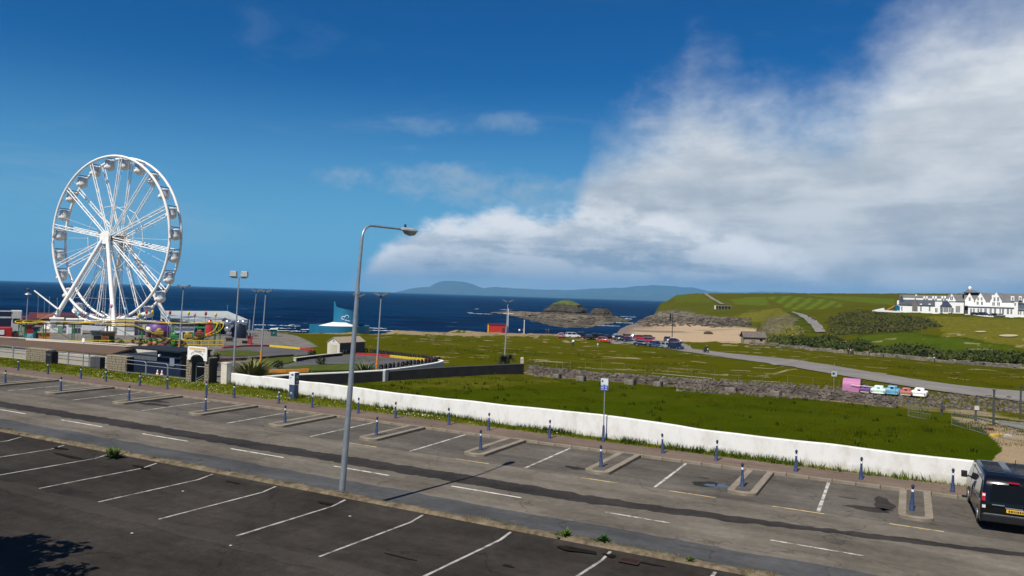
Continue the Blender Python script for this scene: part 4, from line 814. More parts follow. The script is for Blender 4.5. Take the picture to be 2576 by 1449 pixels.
q.add([(a2.x, a2.y, -1), (b2.x, b2.y, -1), (b2.x, b2.y, b2.z-.1), (a2.x, a2.y, a2.z-.1)]+[((v_+n_*7.5).x, (v_+n_*7.5).y, z) for v_, z in ((a2, -1), (b2, -1), (b2, b2.z-.0), (a2, a2.z-.0))], [(0, 1, 2, 3), (7, 6, 5, 4), (1, 5, 6, 2), (0, 3, 7, 4)]); q.build('wall', M_offw, r)
# the open dark end
p0 = bt(320, 951, 42.4); r = thing('canopy_shed', 'dark navy open-fronted shed under the end of the brown roof', 'shed', (p0.x, p0.y, p0.z), ROT); q = MB(); L = 6.6
q.box((L/2, 2.9, 1.3), (L, .15, 2.6)); q.build('back_wall', M_navyd, r); q = MB(); q.box((L-.1, 1.5, 1.3), (.2, 2.8, 2.6)); q.build('side_wall', M_black, r); q = MB(); q.box((L/2-.1, 1.5, 2.62), (L+.3, 3.2, .12)); q.build('roof', M_black, r)
q = MB(); q.box((L/2, .05, 2.1), (L, .08, .12)); q.box((L/2, .05, .85), (L, .05, 1.7)); q.build('counter_panel', M_navyd, r); q = MB(); q.box((L*.86, -.06, 1.75), (.55, .05, .65)); q.build('notice_board', mat('notice grey', (.16, .18, .24), .6), r)
q = MB(); q.box((L*.62, -.05, 2.2), (.16, .16, .16)); q.build('lamp', M_white, r)
def cone(px, py, label):
    p = bt(px, py, 41.9); r = thing('traffic_cone', label, 'cone', p, 0, 'traffic cones by the shed'); r.scale = (.72,)*3; q = MB(); q.lathe([(.17, .03), (.03, .55), (.02, .56)], 10); q.build('cone_body', M_white, r, smooth=40); q = MB(); q.lathe([(.125, .20), (.09, .34)], 10); q.build('cone_stripe', M_org, r); q = MB(); q.box((0, 0, .015), (.36, .36, .03)); q.build('base', M_org, r)
cone(396, 942, 'left of the two white and orange traffic cones behind the open railing'); cone(407, 943.5, 'right of the two white and orange traffic cones behind the open railing')
# ================================================================ FAIRGROUND
# ---------------------------------------------------------------- big wheel
WD = 150.0; wc = pt(289, 600, WD); gz = TZ(wc.x, wc.y); R0 = 16.1
nx, ny = -0.395, -0.918; rot = math.atan2(ny, nx)+PI/2            # local -y is the front of the wheel
r = thing('ferris_wheel', 'tall white ferris wheel with hanging gondolas standing over the fairground by the sea', 'ferris wheel', (wc.x, wc.y, gz), rot); hzw = wc.z-gz; HW = 1.36
def wp(rad, ang, y): return (rad*math.sin(ang), y, hzw+rad*math.cos(ang))
for y in (-HW, HW):
    q = MB(); q.tube([wp(R0, 2*PI*i/96, y) for i in range(96)], .25, 8, closed=True); q.build('rim', M_white, r, smooth=60)
NS = 12
for y, sg in ((-HW, -1), (HW, 1)):
    for i in range(NS):
        a = 2*PI*(i+.3)/NS; q = MB(); tw = .55
        h0 = wp(.9, a, y*1.0); e = Vector(wp(R0, a, y)); px_ = Vector((math.cos(a), 0, -math.sin(a)))
        q.cyl(Vector(h0)-px_*.22, e-px_*.32, .105, .09, 6); q.cyl(Vector(h0)+px_*.22, e+px_*.32, .105, .09, 6)
        for j in range(2, 10):
            c = Vector(wp(R0*j/10.5, a, y)); w_ = .22+.1*j/10; w2 = .22+.1*(j+1)/10; c2 = Vector(wp(R0*(j+1)/10.5, a, y)); q.cyl(c-px_*w_*(1 if j % 2 else -1), c2+px_*w2*(1 if j % 2 else -1), .035, n=4, cap=False)
        q.build('spoke', M_white, r)
for y in (-HW*.8, HW*.8):
    q = MB(); pts = [wp(R0*.40, 2*PI*(i+.3)/NS, y) for i in range(NS)]
    for a, b in zip(pts, pts[1:]+pts[:1]): q.cyl(a, b, .06, n=5)
    q.build('inner_ring', M_white, r)
q = MB()
for i in range(NS):
    a = 2*PI*(i+.8)/NS; q.cyl(wp(1.0, a, -HW), wp(R0, a+.12, HW), .022, n=4, cap=False); q.cyl(wp(1.0, a, HW), wp(R0, a-.12, -HW), .022, n=4, cap=False)
stuff(q.build('tie_rods', M_white, r))
q = MB(); q.cyl((0, -HW-.9, hzw), (0, HW+.9, hzw), .62, n=16); q.build('axle', M_dkgrey, r, smooth=40)
q = MB(); q.cyl((0, -HW-1.05, hzw), (0, -HW-.55, hzw), 1.25, n=24); q.build('hub_cover', M_white, r, smooth=40)
q = MB(); q.cyl((0, HW+.55, hzw), (0, HW+1.05, hzw), 1.25, n=24); q.build('hub_cover', M_white, r, smooth=40)
NG = 24
gw = mat('gondola white', (.70, .67, .60), .45, var=.08); gg = mat('gondola glazing', (.56, .60, .64), .15, var=.1, spec=.6)
g_t = c_t = p_t = None
for i in range(NG):
    a = 2*PI*(i+.5)/NG; top = Vector(wp(R0, a, 0)); 
    if g_t is None:
        q = MB(); q.lathe([(.12, -2.75), (.62, -2.62), (.95, -2.25), (1.02, -1.85), (.98, -1.62), (.90, -1.60)], 14); g = q.build('gondola', gw, r, smooth=50); g_t = g
        q = MB(); q.lathe([(1.05, -.62), (.98, -.5), (.6, -.32), (.12, -.22)], 14); c = q.build('canopy', mat('gondola canopy', (.44, .46, .48), .5, var=.1), g, smooth=50); c_t = c
        q = MB()
        for k_ in range(6):
            b = 2*PI*k_/6; q.cyl((.94*math.cos(b), .94*math.sin(b), -1.65), (.98*math.cos(b), .98*math.sin(b), -.58), .035, n=5)
        stuff(q.build('canopy_posts', M_steel, g)); q = MB(); q.cyl((0, 0, -.25), (0, 0, 0), .06, n=6); q.build('hanger_rod', M_steel, g); 
        q = MB(); q.cyl((0, -HW/.92, 0), (0, HW/.92, 0), .09, n=6); q.build('hanger_bar', M_dkgrey, g)
        q = MB(); q.cyl((0, 0, -1.62), (0, 0, -.6), .92, n=14, cap=False); q.build('windscreen', gg, g, smooth=60)
        q = MB(); q.ell((-.2, -HW*.62, -2.05), (.42, .42, .45), 10, 6); q.build('counterweight', gw, g, smooth=60)
        subs = kids(g)
    else:
        g = g_t.copy(); COL.objects.link(g); g.parent = r
        for s_ in subs: d_ = s_.copy(); COL.objects.link(d_); d_.parent = g
    g.location = top; g.scale = (.92,)*3
foot = hzw - .8
for sg in (-1, 1):
    for ex in (-1, 1):
        q = MB(); b = Vector((ex*8.5, sg*(HW+5.0), 1.2)); t_ = Vector((ex*.5, sg*(HW+.75), hzw)); q.cyl(b, t_, .42, .34, 10); q.build('leg', M_white, r, smooth=40)
    q = MB()
    for zz in (.30,):
        a = Vector((-8.5, sg*(HW+5.0), 1.2)).lerp(Vector((-.5, sg*(HW+.75), hzw)), zz); b = Vector((8.5, sg*(HW+5.0), 1.2)).lerp(Vector((.5, sg*(HW+.75), hzw)), zz); q.cyl(a, b, .05, n=5)
    q.build('cross_cable', M_steel, r)
    # slim lattice ladder towers up to the axle
    q = MB(); 
    for ex in (-1, 1):
        for ez in (-.35, .35):
            q.cyl((ex*3.2+ez, sg*(HW+3.2)*1.0, .8), (ex*.35+ez*.6, sg*(HW+.5), hzw-.6), .055, n=5)
        for j in range(14):
            f0 = j/14; f1 = (j+1)/14; A = lambda f_, e_: Vector((ex*(3.2+(.35-3.2)*f_)+e_*(.35-.14*f_), sg*(HW+3.2+(.5-3.2)*f_), .8+(hzw-1.4)*f_)); q.cyl(A(f0, -1), A(f1, 1), .03, n=4, cap=False); q.cyl(A(f0, 1), A(f0, -1), .03, n=4, cap=False)
    q.build('lattice_tower', M_steel, r)
q = MB()
for ex in (-1, 1):
    for sg in (-1, 1): q.box((ex*8.5, sg*(HW+5.0), .6), (2.2, 2.2, 1.2))
q2 = MB(); q2.box((0, 0, .45), (19, 9.5, .9)); q2.build('base_platform', mat('ride platform', (.36, .38, .42), .6), r)
for ex in (-1, 1):
    for sg in (-1, 1): q = MB(); q.box((ex*8.5, sg*(HW+5.0), .6), (2.2, 2.2, 1.2)); q.build('leg_foot', M_white, r, bevel=.05)
q = MB()
for x in np.arange(-9, 9.1, 1.5):
    q.cyl((x, -4.7, .9), (x, -4.7, 2.0), .04, n=5); q.cyl((x, -4.7, .95), (x+1.4, -4.7, 1.9), .03, n=4) if x < 8 else None
q.cyl((-9, -4.7, 2.0), (9, -4.7, 2.0), .05, n=5); q.build('platform_rail', M_white, r)
q = MB()
for ex in (-1, 1):
    q.tube([(ex*1.5, -3.2, 1.6), (ex*4.5, -3.2, 2.2), (ex*7, -3.2, 3.4)], .16, 6); q.tube([(ex*1.5, 3.2, 1.6), (ex*4.5, 3.2, 2.2), (ex*7, 3.2, 3.4)], .16, 6)
q.build('lower_guide', M_white, r, smooth=60)
# ---------------------------------------------------------------- helpers for things seen across the ground: px extent and distance
def sz(npx, d): return npx*d/F
def spot(px, d, py=None):
    p = at_d(px, d); return p
def boxes(r, parts):
    for nm, m, lst in parts:
        q = MB()
        for c, s_ in lst: q.box(c, s_)
        q.build(nm, m, r)
def hut(name, label, cat, px0, px1, py_top, d, depth, walls, roofm, roof='flat', z_extra=0, eave=None, rz=None, opening=None, group=None):
    """building seen between two columns; top at py_top; roof flat, gable (ridge along x) or front (gable to camera)"""
    p = at_d((px0+px1)/2, d); r = thing(name, label, cat, p, face(p) if rz is None else rz, group); w = sz(px1-px0, d); h = zpix((px0+px1)/2, py_top, d)-p.z
    he = h if roof == 'flat' else h*(eave or .68); q = MB(); q.box((0, depth/2, he/2-.3), (w, depth, he+.6)); q.build('wall', walls, r)
    q = MB()
    if roof == 'flat': q.box((0, depth/2, h+.08), (w+.3, depth+.3, .16))
    elif roof == 'gable': q.prism([(-.25, he-.05), (depth/2, h), (depth+.25, he-.05), (depth+.25, he+.1), (depth/2, h+.18), (-.25, he+.1)], -w/2-.25, w/2+.25, fn=lambda x, y, z: (z, x, y))
    else: q.prism([(-w/2-.2, he-.05), (0, h), (w/2+.2, he-.05), (w/2+.2, he+.1), (0, h+.18), (-w/2-.2, he+.1)], -.2, depth+.2, fn=lambda x, y, z: (x, z, y))
    q.build('roof', roofm, r)
    if roof == 'front': q = MB(); q.prism([(-w/2, he), (w/2, he), (0, h)], 0.02, .12, fn=lambda x, y, z: (x, z, y)); q.build('gable', walls, r)
    if roof == 'gable':
        for sx_ in (-1, 1): q = MB(); q.prism([(0, he), (depth, he), (depth/2, h)], sx_*(w/2)-.06, sx_*(w/2)+.06 , fn=lambda x, y, z: (z, x, y)); q.build('gable', walls, r)
    for (u0, u1, z0, z1, m, nm) in opening or []:
        q = MB(); q.box(((u0+u1-1)*w/2, -.03, (z0+z1)/2*he), ((u1-u0)*w, .08, (z1-z0)*he)); q.build(nm, m, r)
    return r, w, h
# booths round the wheel
hut('ticket_booth', 'white ticket booth under the left leg of the ferris wheel', 'booth', 132, 160, 803, 136, 3.5, M_white, M_white, opening=[(.1, .55, .45, .52, M_steel, 'shutter_rail'), (.62, .95, .0, .5, mat('pale green panel', (.16, .33, .22), .6), 'side_panel'), (.08, .5, .55, .9, mat('booth shutter', (.62, .66, .66), .5), 'shutter')])
hut('ticket_booth', 'white ribbed kiosk with dark hatch in front of the ferris wheel platform', 'booth', 174, 209, 805, 132, 3.0, M_white, M_white, opening=[(.1, .9, .56, .60, M_steel, 'shutter_rail'), (.1, .9, .68, .72, M_steel, 'shutter_rail'), (.08, .38, .05, .42, mat('booth door', (.66, .68, .70), .5), 'door'), (.42, .86, .1, .44, M_dkgrey, 'hatch')])
hut('control_cabin', 'white control cabin beside the centre leg of the ferris wheel', 'cabin', 301, 340, 803, 134, 2.5, M_white, M_white, opening=[(.42, .46, 0, 1, M_steel, 'corner_post'), (.5, .95, .3, .8, mat('cabin grey', (.42, .43, .42), .6), 'panel')])
hut('ride_trailer', 'grey boxy ride trailer below the right side of the ferris wheel', 'trailer', 345, 392, 810, 138, 3.0, mat('trailer grey', (.40, .40, .40), .6), M_greyroof, opening=[(.1, .5, .2, .7, M_offw, 'side_board'), (.6, .9, .3, .8, M_dkgrey, 'hatch')])
# purple domed ride
p = at_d(403, 130); r = thing('dome_ride', 'dark purple dome shaped ride right of the ferris wheel', 'ride', p, face(p)); q = MB(); q.ell((0, 1, 1.0), (1.9, 1.6, 1.9), 14, 6, v1=.5); q.build('dome', M_purple, r, smooth=60); q = MB(); q.cyl((0, 1, -.2), (0, 1, 1.0), 1.9, n=14); q.build('base_ring', M_maroon, r, smooth=40)
q = MB(); q.ell((-1.6, -.4, 1.3), (.5, .5, .6), 10, 6); q.build('figure_head', M_white, r, smooth=60)
# left cluster of buildings and lorries
hut('cottage', 'low pink gabled hut behind the red fairground lorry', 'hut', 38, 57, 796, 150, 4, M_pink, M_maroon, 'front', opening=[(.3, .6, .1, .5, M_maroon, 'door')])
hut('bungalow', 'cream bungalow with dark maroon roof left of the ferris wheel', 'bungalow', 74, 104, 796, 175, 7, M_offw, M_maroon, 'gable', eave=.6, opening=[(.15, .4, .3, .75, M_glass, 'window'), (.6, .85, .3, .75, M_glass, 'window')])
hut('amusement_hall', 'long dark maroon roofed hall at the far left behind the fairground', 'building', -60, 78, 797, 190, 8, M_maroon, M_maroon, 'gable', eave=.62, opening=[(.8, .86, .2, .6, M_glass, 'window')])
hut('brick_building', 'brown brick building behind the left leg of the ferris wheel', 'building', 103, 148, 793, 165, 8, M_brick, M_brick, 'gable', eave=.66, opening=[(.1, .22, .3, .7, M_white, 'window'), (.4, .52, .3, .7, M_white, 'window')])
hut('shore_hall', 'long low cream hall with pale roof on the shore behind the wheel', 'building', 96, 300, 790, 200, 8, M_offw, M_maroon, 'gable', eave=.7, opening=[(.1+.11*i, .16+.11*i, .3, .75, M_glass, 'window') for i in range(8)])
p = at_d(8, 120); r = thing('fairground_lorry', 'dark blue fairground lorry with a pale stripe at the left edge', 'lorry', p, face(p)); L = 5.2; z1 = zpix(8, 781, 120)-p.z; q = MB(); q.box((-1.4, 1.2, (z1+1)/2), (L, 2.4, z1-1)); q.build('box_body', M_navyd, r, bevel=.06); q = MB(); q.box((-1.4, -.02, z1*.74), (L, .04, .25)); q.box((-1.4, -.02, z1-.1), (L, .06, .2)); q.build('stripe', mat('stripe', (.5, .53, .58), .5), r)
q = MB(); q.box((1.95, 1.2, (z1+.8)/2), (1.5, 2.3, z1-.8)); q.build('cab', mat('lorry cab', (.5, .5, .47), .5), r, bevel=.12); q = MB(); q.box((1.95, .02, z1*.62), (.9, .03, .7)); q.build('cab_window', M_glass, r)
for x in (-3, -1.8, 1.9): q = MB(); q.cyl((x, -.02, .5), (x, .28, .5), .5, n=14); q.build('wheel', M_rub, r)
p = at_d(12, 96); r = thing('food_van', 'bright red and orange catering trailer at the left edge behind the brown roof', 'trailer', p, face(p)); q = MB(); q.box((-.3, 1, 1.6), (2.6, 2.2, 2.6)); q.build('trailer_body', M_red, r, bevel=.08); q = MB(); q.box((-.2, -.12, 1.1), (1.7, .06, .7)); q.build('flame_panel', M_org, r); q = MB(); q.box((-.5, -.12, 2.3), (1.3, .06, .6)); q.build('sign_panel', M_white, r); q = MB(); q.box((1.3, .8, 1.2), (.7, 1.6, 1.9)); q.build('side_unit', M_maroon, r)
for x in (-.9, .5): q = MB(); q.cyl((x, -.15, .35), (x, .05, .35), .35, n=12); q.build('wheel', M_rub, r)
hut('red_kiosk', 'small red kiosk with pale blue counter below the lamp with the flat round head', 'kiosk', 66, 88, 820, 118, 1.6, mat('kiosk red', (.30, .02, .02), .5), M_maroon, opening=[(0, 1, .08, .40, M_sky, 'counter')])
hut('green_stall', 'teal green striped stall beside the red kiosk', 'stall', 89, 103, 826, 114, 1.6, M_teal, M_navyd, opening=[(.4, .7, .1, .7, M_navyd, 'door')])
hut('orange_bench_stall', 'low orange stall behind the clipped green shrubs', 'stall', 104, 128, 838, 112, 1.2, M_org, mat('stall top', (.4, .3, .18), .7))
# shrubs as leaf clusters
def leaves(k, c, rad, n, size, R_, flat_=.6):
    for _ in range(n):
        while True:
            d = Vector((R_.uniform(-1, 1), R_.uniform(-1, 1), R_.uniform(-1, 1)))
            if .15 < d.length < 1: break
        p = Vector(c)+Vector((d.x*rad[0], d.y*rad[1], d.z*rad[2])); a = Vector((R_.gauss(0, 1), R_.gauss(0, 1), R_.gauss(0, flat_))).normalized(); b = a.cross(Vector((R_.gauss(0, 1), R_.gauss(0, 1), R_.gauss(0, 1)))).normalized(); s_ = size*R_.uniform(.6, 1.4)
        k.add([p-a*s_, p+b*s_*.5, p+a*s_, p-b*s_*.5], [(0, 1, 2, 3)])
R_ = random.Random(5)
for i, px in enumerate((90, 102, 114, 126, 138, 150, 161)):
    p = at_d(px, 92); r = thing('shrub', ['leftmost', 'second from left', 'third from left', 'middle', 'third from right', 'second from right', 'rightmost'][i]+' of the clipped bright green shrubs before the white booths', 'shrub', p, 0, 'clipped green shrubs'); p.z = p.z; k = MB(); leaves(k, (0, 0, .75), (.42, .42, .75), 170, .13, R_); k.build('foliage', M_leaf, r); k = MB(); k.cyl((0, 0, -.1), (0, 0, .7), .05, .02, 5); k.build('stem', M_wood, r)
# thin masts and the sloping boom at the back
for i, (px, pt_, pb) in enumerate([(98, 745, 795), (126, 748, 800), (146, 752, 800), (114, 752, 800)]):
    p = at_d(px, 180); z1 = zpix(px, pt_, 180)-p.z; r = thing('mast', ['first', 'third', 'last', 'second'][i]+' of the thin grey masts rising against the sea left of the wheel', 'mast', p, 0, 'thin masts by the shore'); q = MB(); q.cyl((0, 0, 0), (0, 0, z1), .08, .04, 6); q.build('pole', M_steel, r); q = MB(); q.ell((0, 0, z1), (.12, .12, .12), 6, 4); q.build('finial', M_steel, r)
p = at_d(146, 145); r = thing('ride_boom', 'white diagonal crane boom sloping up left of the ferris wheel', 'boom', p, 0); a = pt(146, 778, 145)-p; b = pt(86, 731, 145)-p; q = MB(); q.cyl(a, b, .17, .12, 8); q.build('boom_arm', M_white, r, smooth=40); q = MB(); q.cyl((a.x, a.y, 0), a, .16, n=8); q.build('boom_post', M_steel, r); q = MB(); q.cyl(a, a.lerp(b, .25)+Vector((-.5, 0, -2.2)), .05, n=6); q.cyl(a+Vector((0, 0, -.4)), a+Vector((-4.5, 0, -2.6)), .05, n=6); q.build('boom_stay', M_steel, r)
# ---------------------------------------------------------------- small coaster with yellow rails on green posts
cc = at_d(318, 112); r = thing('kiddie_coaster', 'small yellow railed coaster track on green posts in front of the wheel', 'roller coaster', cc, face(cc)); trk = []
n = 72
for i in range(n):
    a = 2*PI*i/n; x = 13.2*math.cos(a); y = 2.8*math.sin(a); z = 3.1 if y > -1.2 else 3.1
    fr = max(0, -math.sin(a)); sw_ = max(0, min(1, (x-1.0)/5.0)); z = 3.15 - 2.5*min(1, fr*1.25)*sw_; trk.append((x, y, z+ .15*math.sin(5*a)))
for off in (-.45, .45):
    q = MB(); q.tube([(x*(1+off/13), y*(1+off/6), z) for x, y, z in trk], .065, 6, closed=True); q.build('rail', M_yel, r, smooth=60)
q = MB(); q.tube([(x, y, z-.28) for x, y, z in trk], .09, 6, closed=True); q.build('spine', mat('coaster spine', (.16, .085, .02), .6), r, smooth=60)
q = MB()
for (x, y, z) in trk: q.box((x, y, z-.05), (.12, 1.0, .06), math.atan2(y/2.8, x/13.2))
stuff(q.build('ties', M_brick, r))
for i in range(0, n, 4):
    x, y, z = trk[i]; q = MB(); q.cyl((x, y, -.6), (x, y, z-.3), .075, n=6); q.build('post', M_grn, r)
for i in range(0, n, 8):
    x, y, z = trk[i]; x2, y2, z2 = trk[(i+4) % n]; q = MB(); q.cyl((x, y, .2), (x2, y2, z2-.4), .035, n=4); q.build('brace', M_grn, r)
for i, m in enumerate((MATS['figure ochre'] if 'figure ochre' in MATS else mat('figure ochre', (.33, .22, .03), .6), M_grn, MATS['figure ochre'], M_brick)):
    x, y, z = trk[54+2*i+4]; q = MB(); q.box((x, y, z+.42), (1.15, .8, .55)); q.ell((x, y, z+.75), (.42, .34, .38), 8, 5); q.build('train_car', m, r, bevel=.06)
q = MB(); q.box((3, -6.6, .35), (20, .08, .12)); q.box((3, -6.6, .95), (20, .08, .12))
for x in np.arange(-7, 13.1, 1.0): q.box((x, -6.6, .5), (.07, .07, 1.1))
stuff(q.build('queue_fence', M_yel, r))
# green bushes and coloured creatures of the ride garden
for i, (px, d, m, lab) in enumerate([(388, 104, M_leaf, 'green leafy bush under the descending coaster track'), (352, 103, M_dkleaf, 'dark leafy bush below the coaster rails in the middle'), (425, 102, M_dkleaf, 'dark bush by the end of the coaster queue fence'), (300, 101, M_leaf, 'bright green bush at the coaster entrance'), (455, 100, M_dkleaf, 'dark bush beside the leftmost red-based lamp pole')]):
    p = at_d(px, d); r = thing('bush', lab, 'bush', p); k = MB(); leaves(k, (0, 0, .8), (1.1, .8, .85), 260, .16, R_); k.build('foliage', m, r); k = MB(); k.cyl((0, 0, -.1), (0, 0, .6), .07, .03, 5); k.build('stem', M_wood, r)
def creature(px, d, m1, m2, lab, name='ride_animal'):
    p = at_d(px, d); p.z -= .05; r = thing(name, lab, 'ride figure', p, R_.uniform(-.5, .5), 'painted ride figures'); q = MB(); q.ell((0, 0, .75), (.75, .42, .5), 12, 7); q.build('body', m1, r, smooth=60); q = MB(); q.ell((.72, 0, 1.25), (.34, .3, .34), 10, 6); q.cyl((.4, 0, .95), (.7, 0, 1.2), .2, .18, 8); q.build('head', m2, r, smooth=60)
    for x in (-.4, .4):
        for y in (-.2, .2): q = MB(); q.cyl((x, y, 0), (x, y, .55), .1, n=6); q.build('leg', m1, r)
creature(384, 99, mat('figure ochre', (.33, .22, .03), .6), mat('figure tan', (.30, .17, .06), .6), 'yellow and orange ride figure under the coaster track'); creature(372, 98, MATS['figure tan'], M_brick, 'orange ride figure left of the yellow one'); creature(407, 99, M_brick, M_maroon, 'dark red ride figure near the coaster posts'); creature(430, 98, M_dkleaf, M_leaf, 'green ride figure at the right of the coaster garden'); creature(285, 99, M_brick, M_wood, 'brown ride figure by the coaster entrance'); creature(336, 99, MATS['figure tan'], M_wood, 'tan ride figure in the middle of the coaster garden')
hut('ride_hut', 'low orange brown hut beneath the coaster rails', 'hut', 262, 292, 838, 106, 2, mat('hut brown', (.26, .12, .04), .8), M_dkgrey, opening=[(.1, .4, 0, .7, M_brick, 'door'), (.55, .9, .3, .8, M_glass, 'hatch')]); hut('ride_hut', 'pale grey green hut below the coaster rail left of centre', 'hut', 236, 262, 836, 108, 2, mat('hut grey', (.24, .28, .24), .8), M_dkgrey, opening=[(.2, .8, .3, .75, M_glass, 'hatch')])
# coloured lanterns on thin poles
for i, (px, py, m, cn) in enumerate([(353, 793, M_yel, 'yellow lantern nearest the wheel'), (371, 785, M_red, 'red lantern right of the wheel rim'), (386, 785, M_yel, 'second yellow lantern right of the wheel rim'), (425, 797, M_sky, 'pale blue lantern right of the purple dome'), (430, 787, M_red, 'leftmost red lantern before the pale metal roof'), (477, 788, M_yel, 'yellow lantern before the middle of the pale metal roof'), (492, 792, M_pink, 'pink lantern before the pale metal roof'), (520, 789, M_red, 'red lantern before the right part of the pale metal roof'), (545, 792, M_yel, 'rightmost yellow lantern before the pale metal roof'), (282, 770, M_pink, 'pink lantern beside the wheel centre leg'), (318, 779, M_sky, 'pale blue lantern inside the wheel right of the centre leg'), (200, 790, M_sky, 'pale blue lantern over the white kiosk')]):
    d = 122; p = at_d(px, d); z1 = zpix(px, py, d)-p.z; r = thing('lantern_post', cn+' on a thin pole', 'lantern', p, 0, 'coloured fairground lanterns'); q = MB(); q.cyl((0, 0, 0), (0, 0, z1), .045, n=5); q.build('pole', M_steel, r); q = MB(); q.lathe([(.07, -.3), (.18, -.22), (.21, 0), (.17, .24), (.06, .32)], 10, (0, 0, z1)); q.build('lamp_shade', m, r, smooth=50)
# ---------------------------------------------------------------- amusement building with the pale metal roof
D0 = 172; pa = at_d(500, D0); r = thing('amusement_building', 'amusement building with wide pale grey metal roof right of the wheel', 'building', pa, 0); o_ = pa
e = [pt(404, 797, 164), pt(497, 810, 158), pt(566, 810, 158), pt(624, 804, 172), pt(572, 782.5, 186), pt(404, 781.5, 186)]
q = MB(); vs = [v_-o_ for v_ in e]; lo = [v_+Vector((0, 0, -.35)) for v_ in vs]; q.add(vs+lo, [(0, 1, 2, 3, 4, 5)]+[(i, (i+6), (i+1) % 6+6, (i+1) % 6) for i in range(6)]+[(11, 10, 9, 8, 7, 6)]); q.build('roof', M_greyroof, r)
q = MB(); a = pt(404, 800, 166)-o_; b = pt(497, 812, 161)-o_; c = pt(566, 812, 161)-o_; d = pt(618, 806, 173)-o_
fl_ = -.8
def wallq(a, b): q.add([(a.x, a.y, fl_), (b.x, b.y, fl_), (b.x, b.y, b.z-.2), (a.x, a.y, a.z-.2)], [(0, 1, 2, 3)])
wallq(a, b); q.build('side_wall', M_offw, r); q = MB(); wallq(b, c); wallq(c, d); q.build('wall', M_dkgrey, r)
for i, (px, m) in enumerate([(527, M_red), (533, M_maroon), (549, M_grn), (497, M_grn), (511, M_teal)]):
    p = pt(px, 846, 158.5)-o_; q = MB(); q.cyl((p.x, p.y, fl_), (p.x, p.y, e[1].z-o_.z-.3), .35 if m in (M_red, M_maroon) else .12, n=10); q.build('column', m, r, smooth=40)
q = MB(); q.box(((pt(470, 840, 158)-o_).x, (pt(470, 840, 158)-o_).y, 1.2), (7, .3, 1.0)); q.build('fascia_board', M_silver, r); q = MB(); p = pt(572, 780, 186)-o_; q.cyl(p, p+Vector((0, 0, 1.2)), .05, n=5); q.build('roof_vent', M_steel, r); q = MB(); p = pt(597, 796, 168)-o_; q.lathe([(.55, -.3), (.6, .1), (.3, .5), (.1, .6)], 10, tuple(p+Vector((-.5, -6, -.7)))); q.build('roof_fan', M_dkgrey, r)
# red helter tower, inflatable slide
p = at_d(531, 150); r = thing('helter_tower', 'shiny red cylinder ride tower before the pale roofed building', 'ride', p, 0); q = MB(); q.lathe([(.85, 0), (.75, 1.3), (.6, 2.6), (.2, 3.1)], 14); q.build('tower', mat('shiny red', (.40, .02, .02), .2, var=.1, coat=.5), r, smooth=50); q = MB(); q.cyl((0, 0, 0), (0, 0, .15), 1.1, n=14); q.build('base_ring', M_yel, r)
p = at_d(597, 148); r = thing('inflatable_slide', 'silver and navy inflatable slide at the right end of the fairground', 'inflatable', p, face(p))
q = MB()
for (x, z, s_) in [(-1.5, 2.9, .75), (-1.45, 1.7, .7), (-.9, 2.3, .55), (-1.2, .9, .6)]: q.ell((x, -.3, z), (s_, s_, s_*.95), 12, 8)
q.build('silver_balls', M_silver, r, smooth=70); q = MB(); q.lathe([(1.35, 0), (1.45, .9), (1.35, 2.4), (1.0, 3.0), (.4, 3.2)], 14, (.6, .6, 0)); q.build('navy_drum', M_navyd, r, smooth=50); q = MB(); q.ell((1.4, -.3, 3.0), (.7, .7, .62), 12, 8); q.ell((.5, -.3, 3.0), (.5, .5, .5), 10, 6); q.build('top_balls', M_silver, r, smooth=70); q = MB(); q.cyl((2.35, -.5, 0), (2.5, -.5, 3.6), .16, n=8); q.build('support_mast', M_steel, r)
hut('planter_box', 'dark open crate at the right of the inflatable slide', 'crate', 614, 634, 858, 128, 1.4, M_dkgrey, M_stone2); hut('planter_box', 'stone coloured crate left of the dark open crate', 'crate', 573, 590, 852, 130, 1.4, M_stone2, M_dkgrey)
hut('ride_unit', 'white and dark windowed ride trailer under the coaster rail at the right', 'trailer', 445, 490, 827, 128, 2.4, mat('unit white', (.55, .58, .62), .5), M_silver, opening=[(.1, .3, .2, .6, M_glass, 'window'), (.42, .52, .1, .7, M_black, 'door'), (.65, .95, .15, .7, M_grn, 'panel')]); hut('ride_unit', 'green framed dark ride entrance beside the red tower', 'ride', 494, 519, 826, 130, 2.4, M_navyd, M_grn, opening=[(0, .08, 0, 1, M_grn, 'frame_post'), (.92, 1, 0, 1, M_grn, 'frame_post'), (.5, .56, 0, 1, M_grn, 'frame_post')])
hut('teal_cabin', 'small dark teal kiosk with white top on the shore path', 'kiosk', 685, 700, 829, 168, 1.8, mat('cabin teal', (.012, .085, .085), .5), M_white, opening=[(.35, .6, .35, .6, mat('cabin sign', (.12, .25, .25), .6), 'notice')])
r_, _, _ = hut('red_post_box', 'small red framed gate posts at the base of the rear lamp pole', 'gate posts', 627, 637, 847, 128, .4, mat('gate red', (.32, .05, .07), .6), M_maroon)
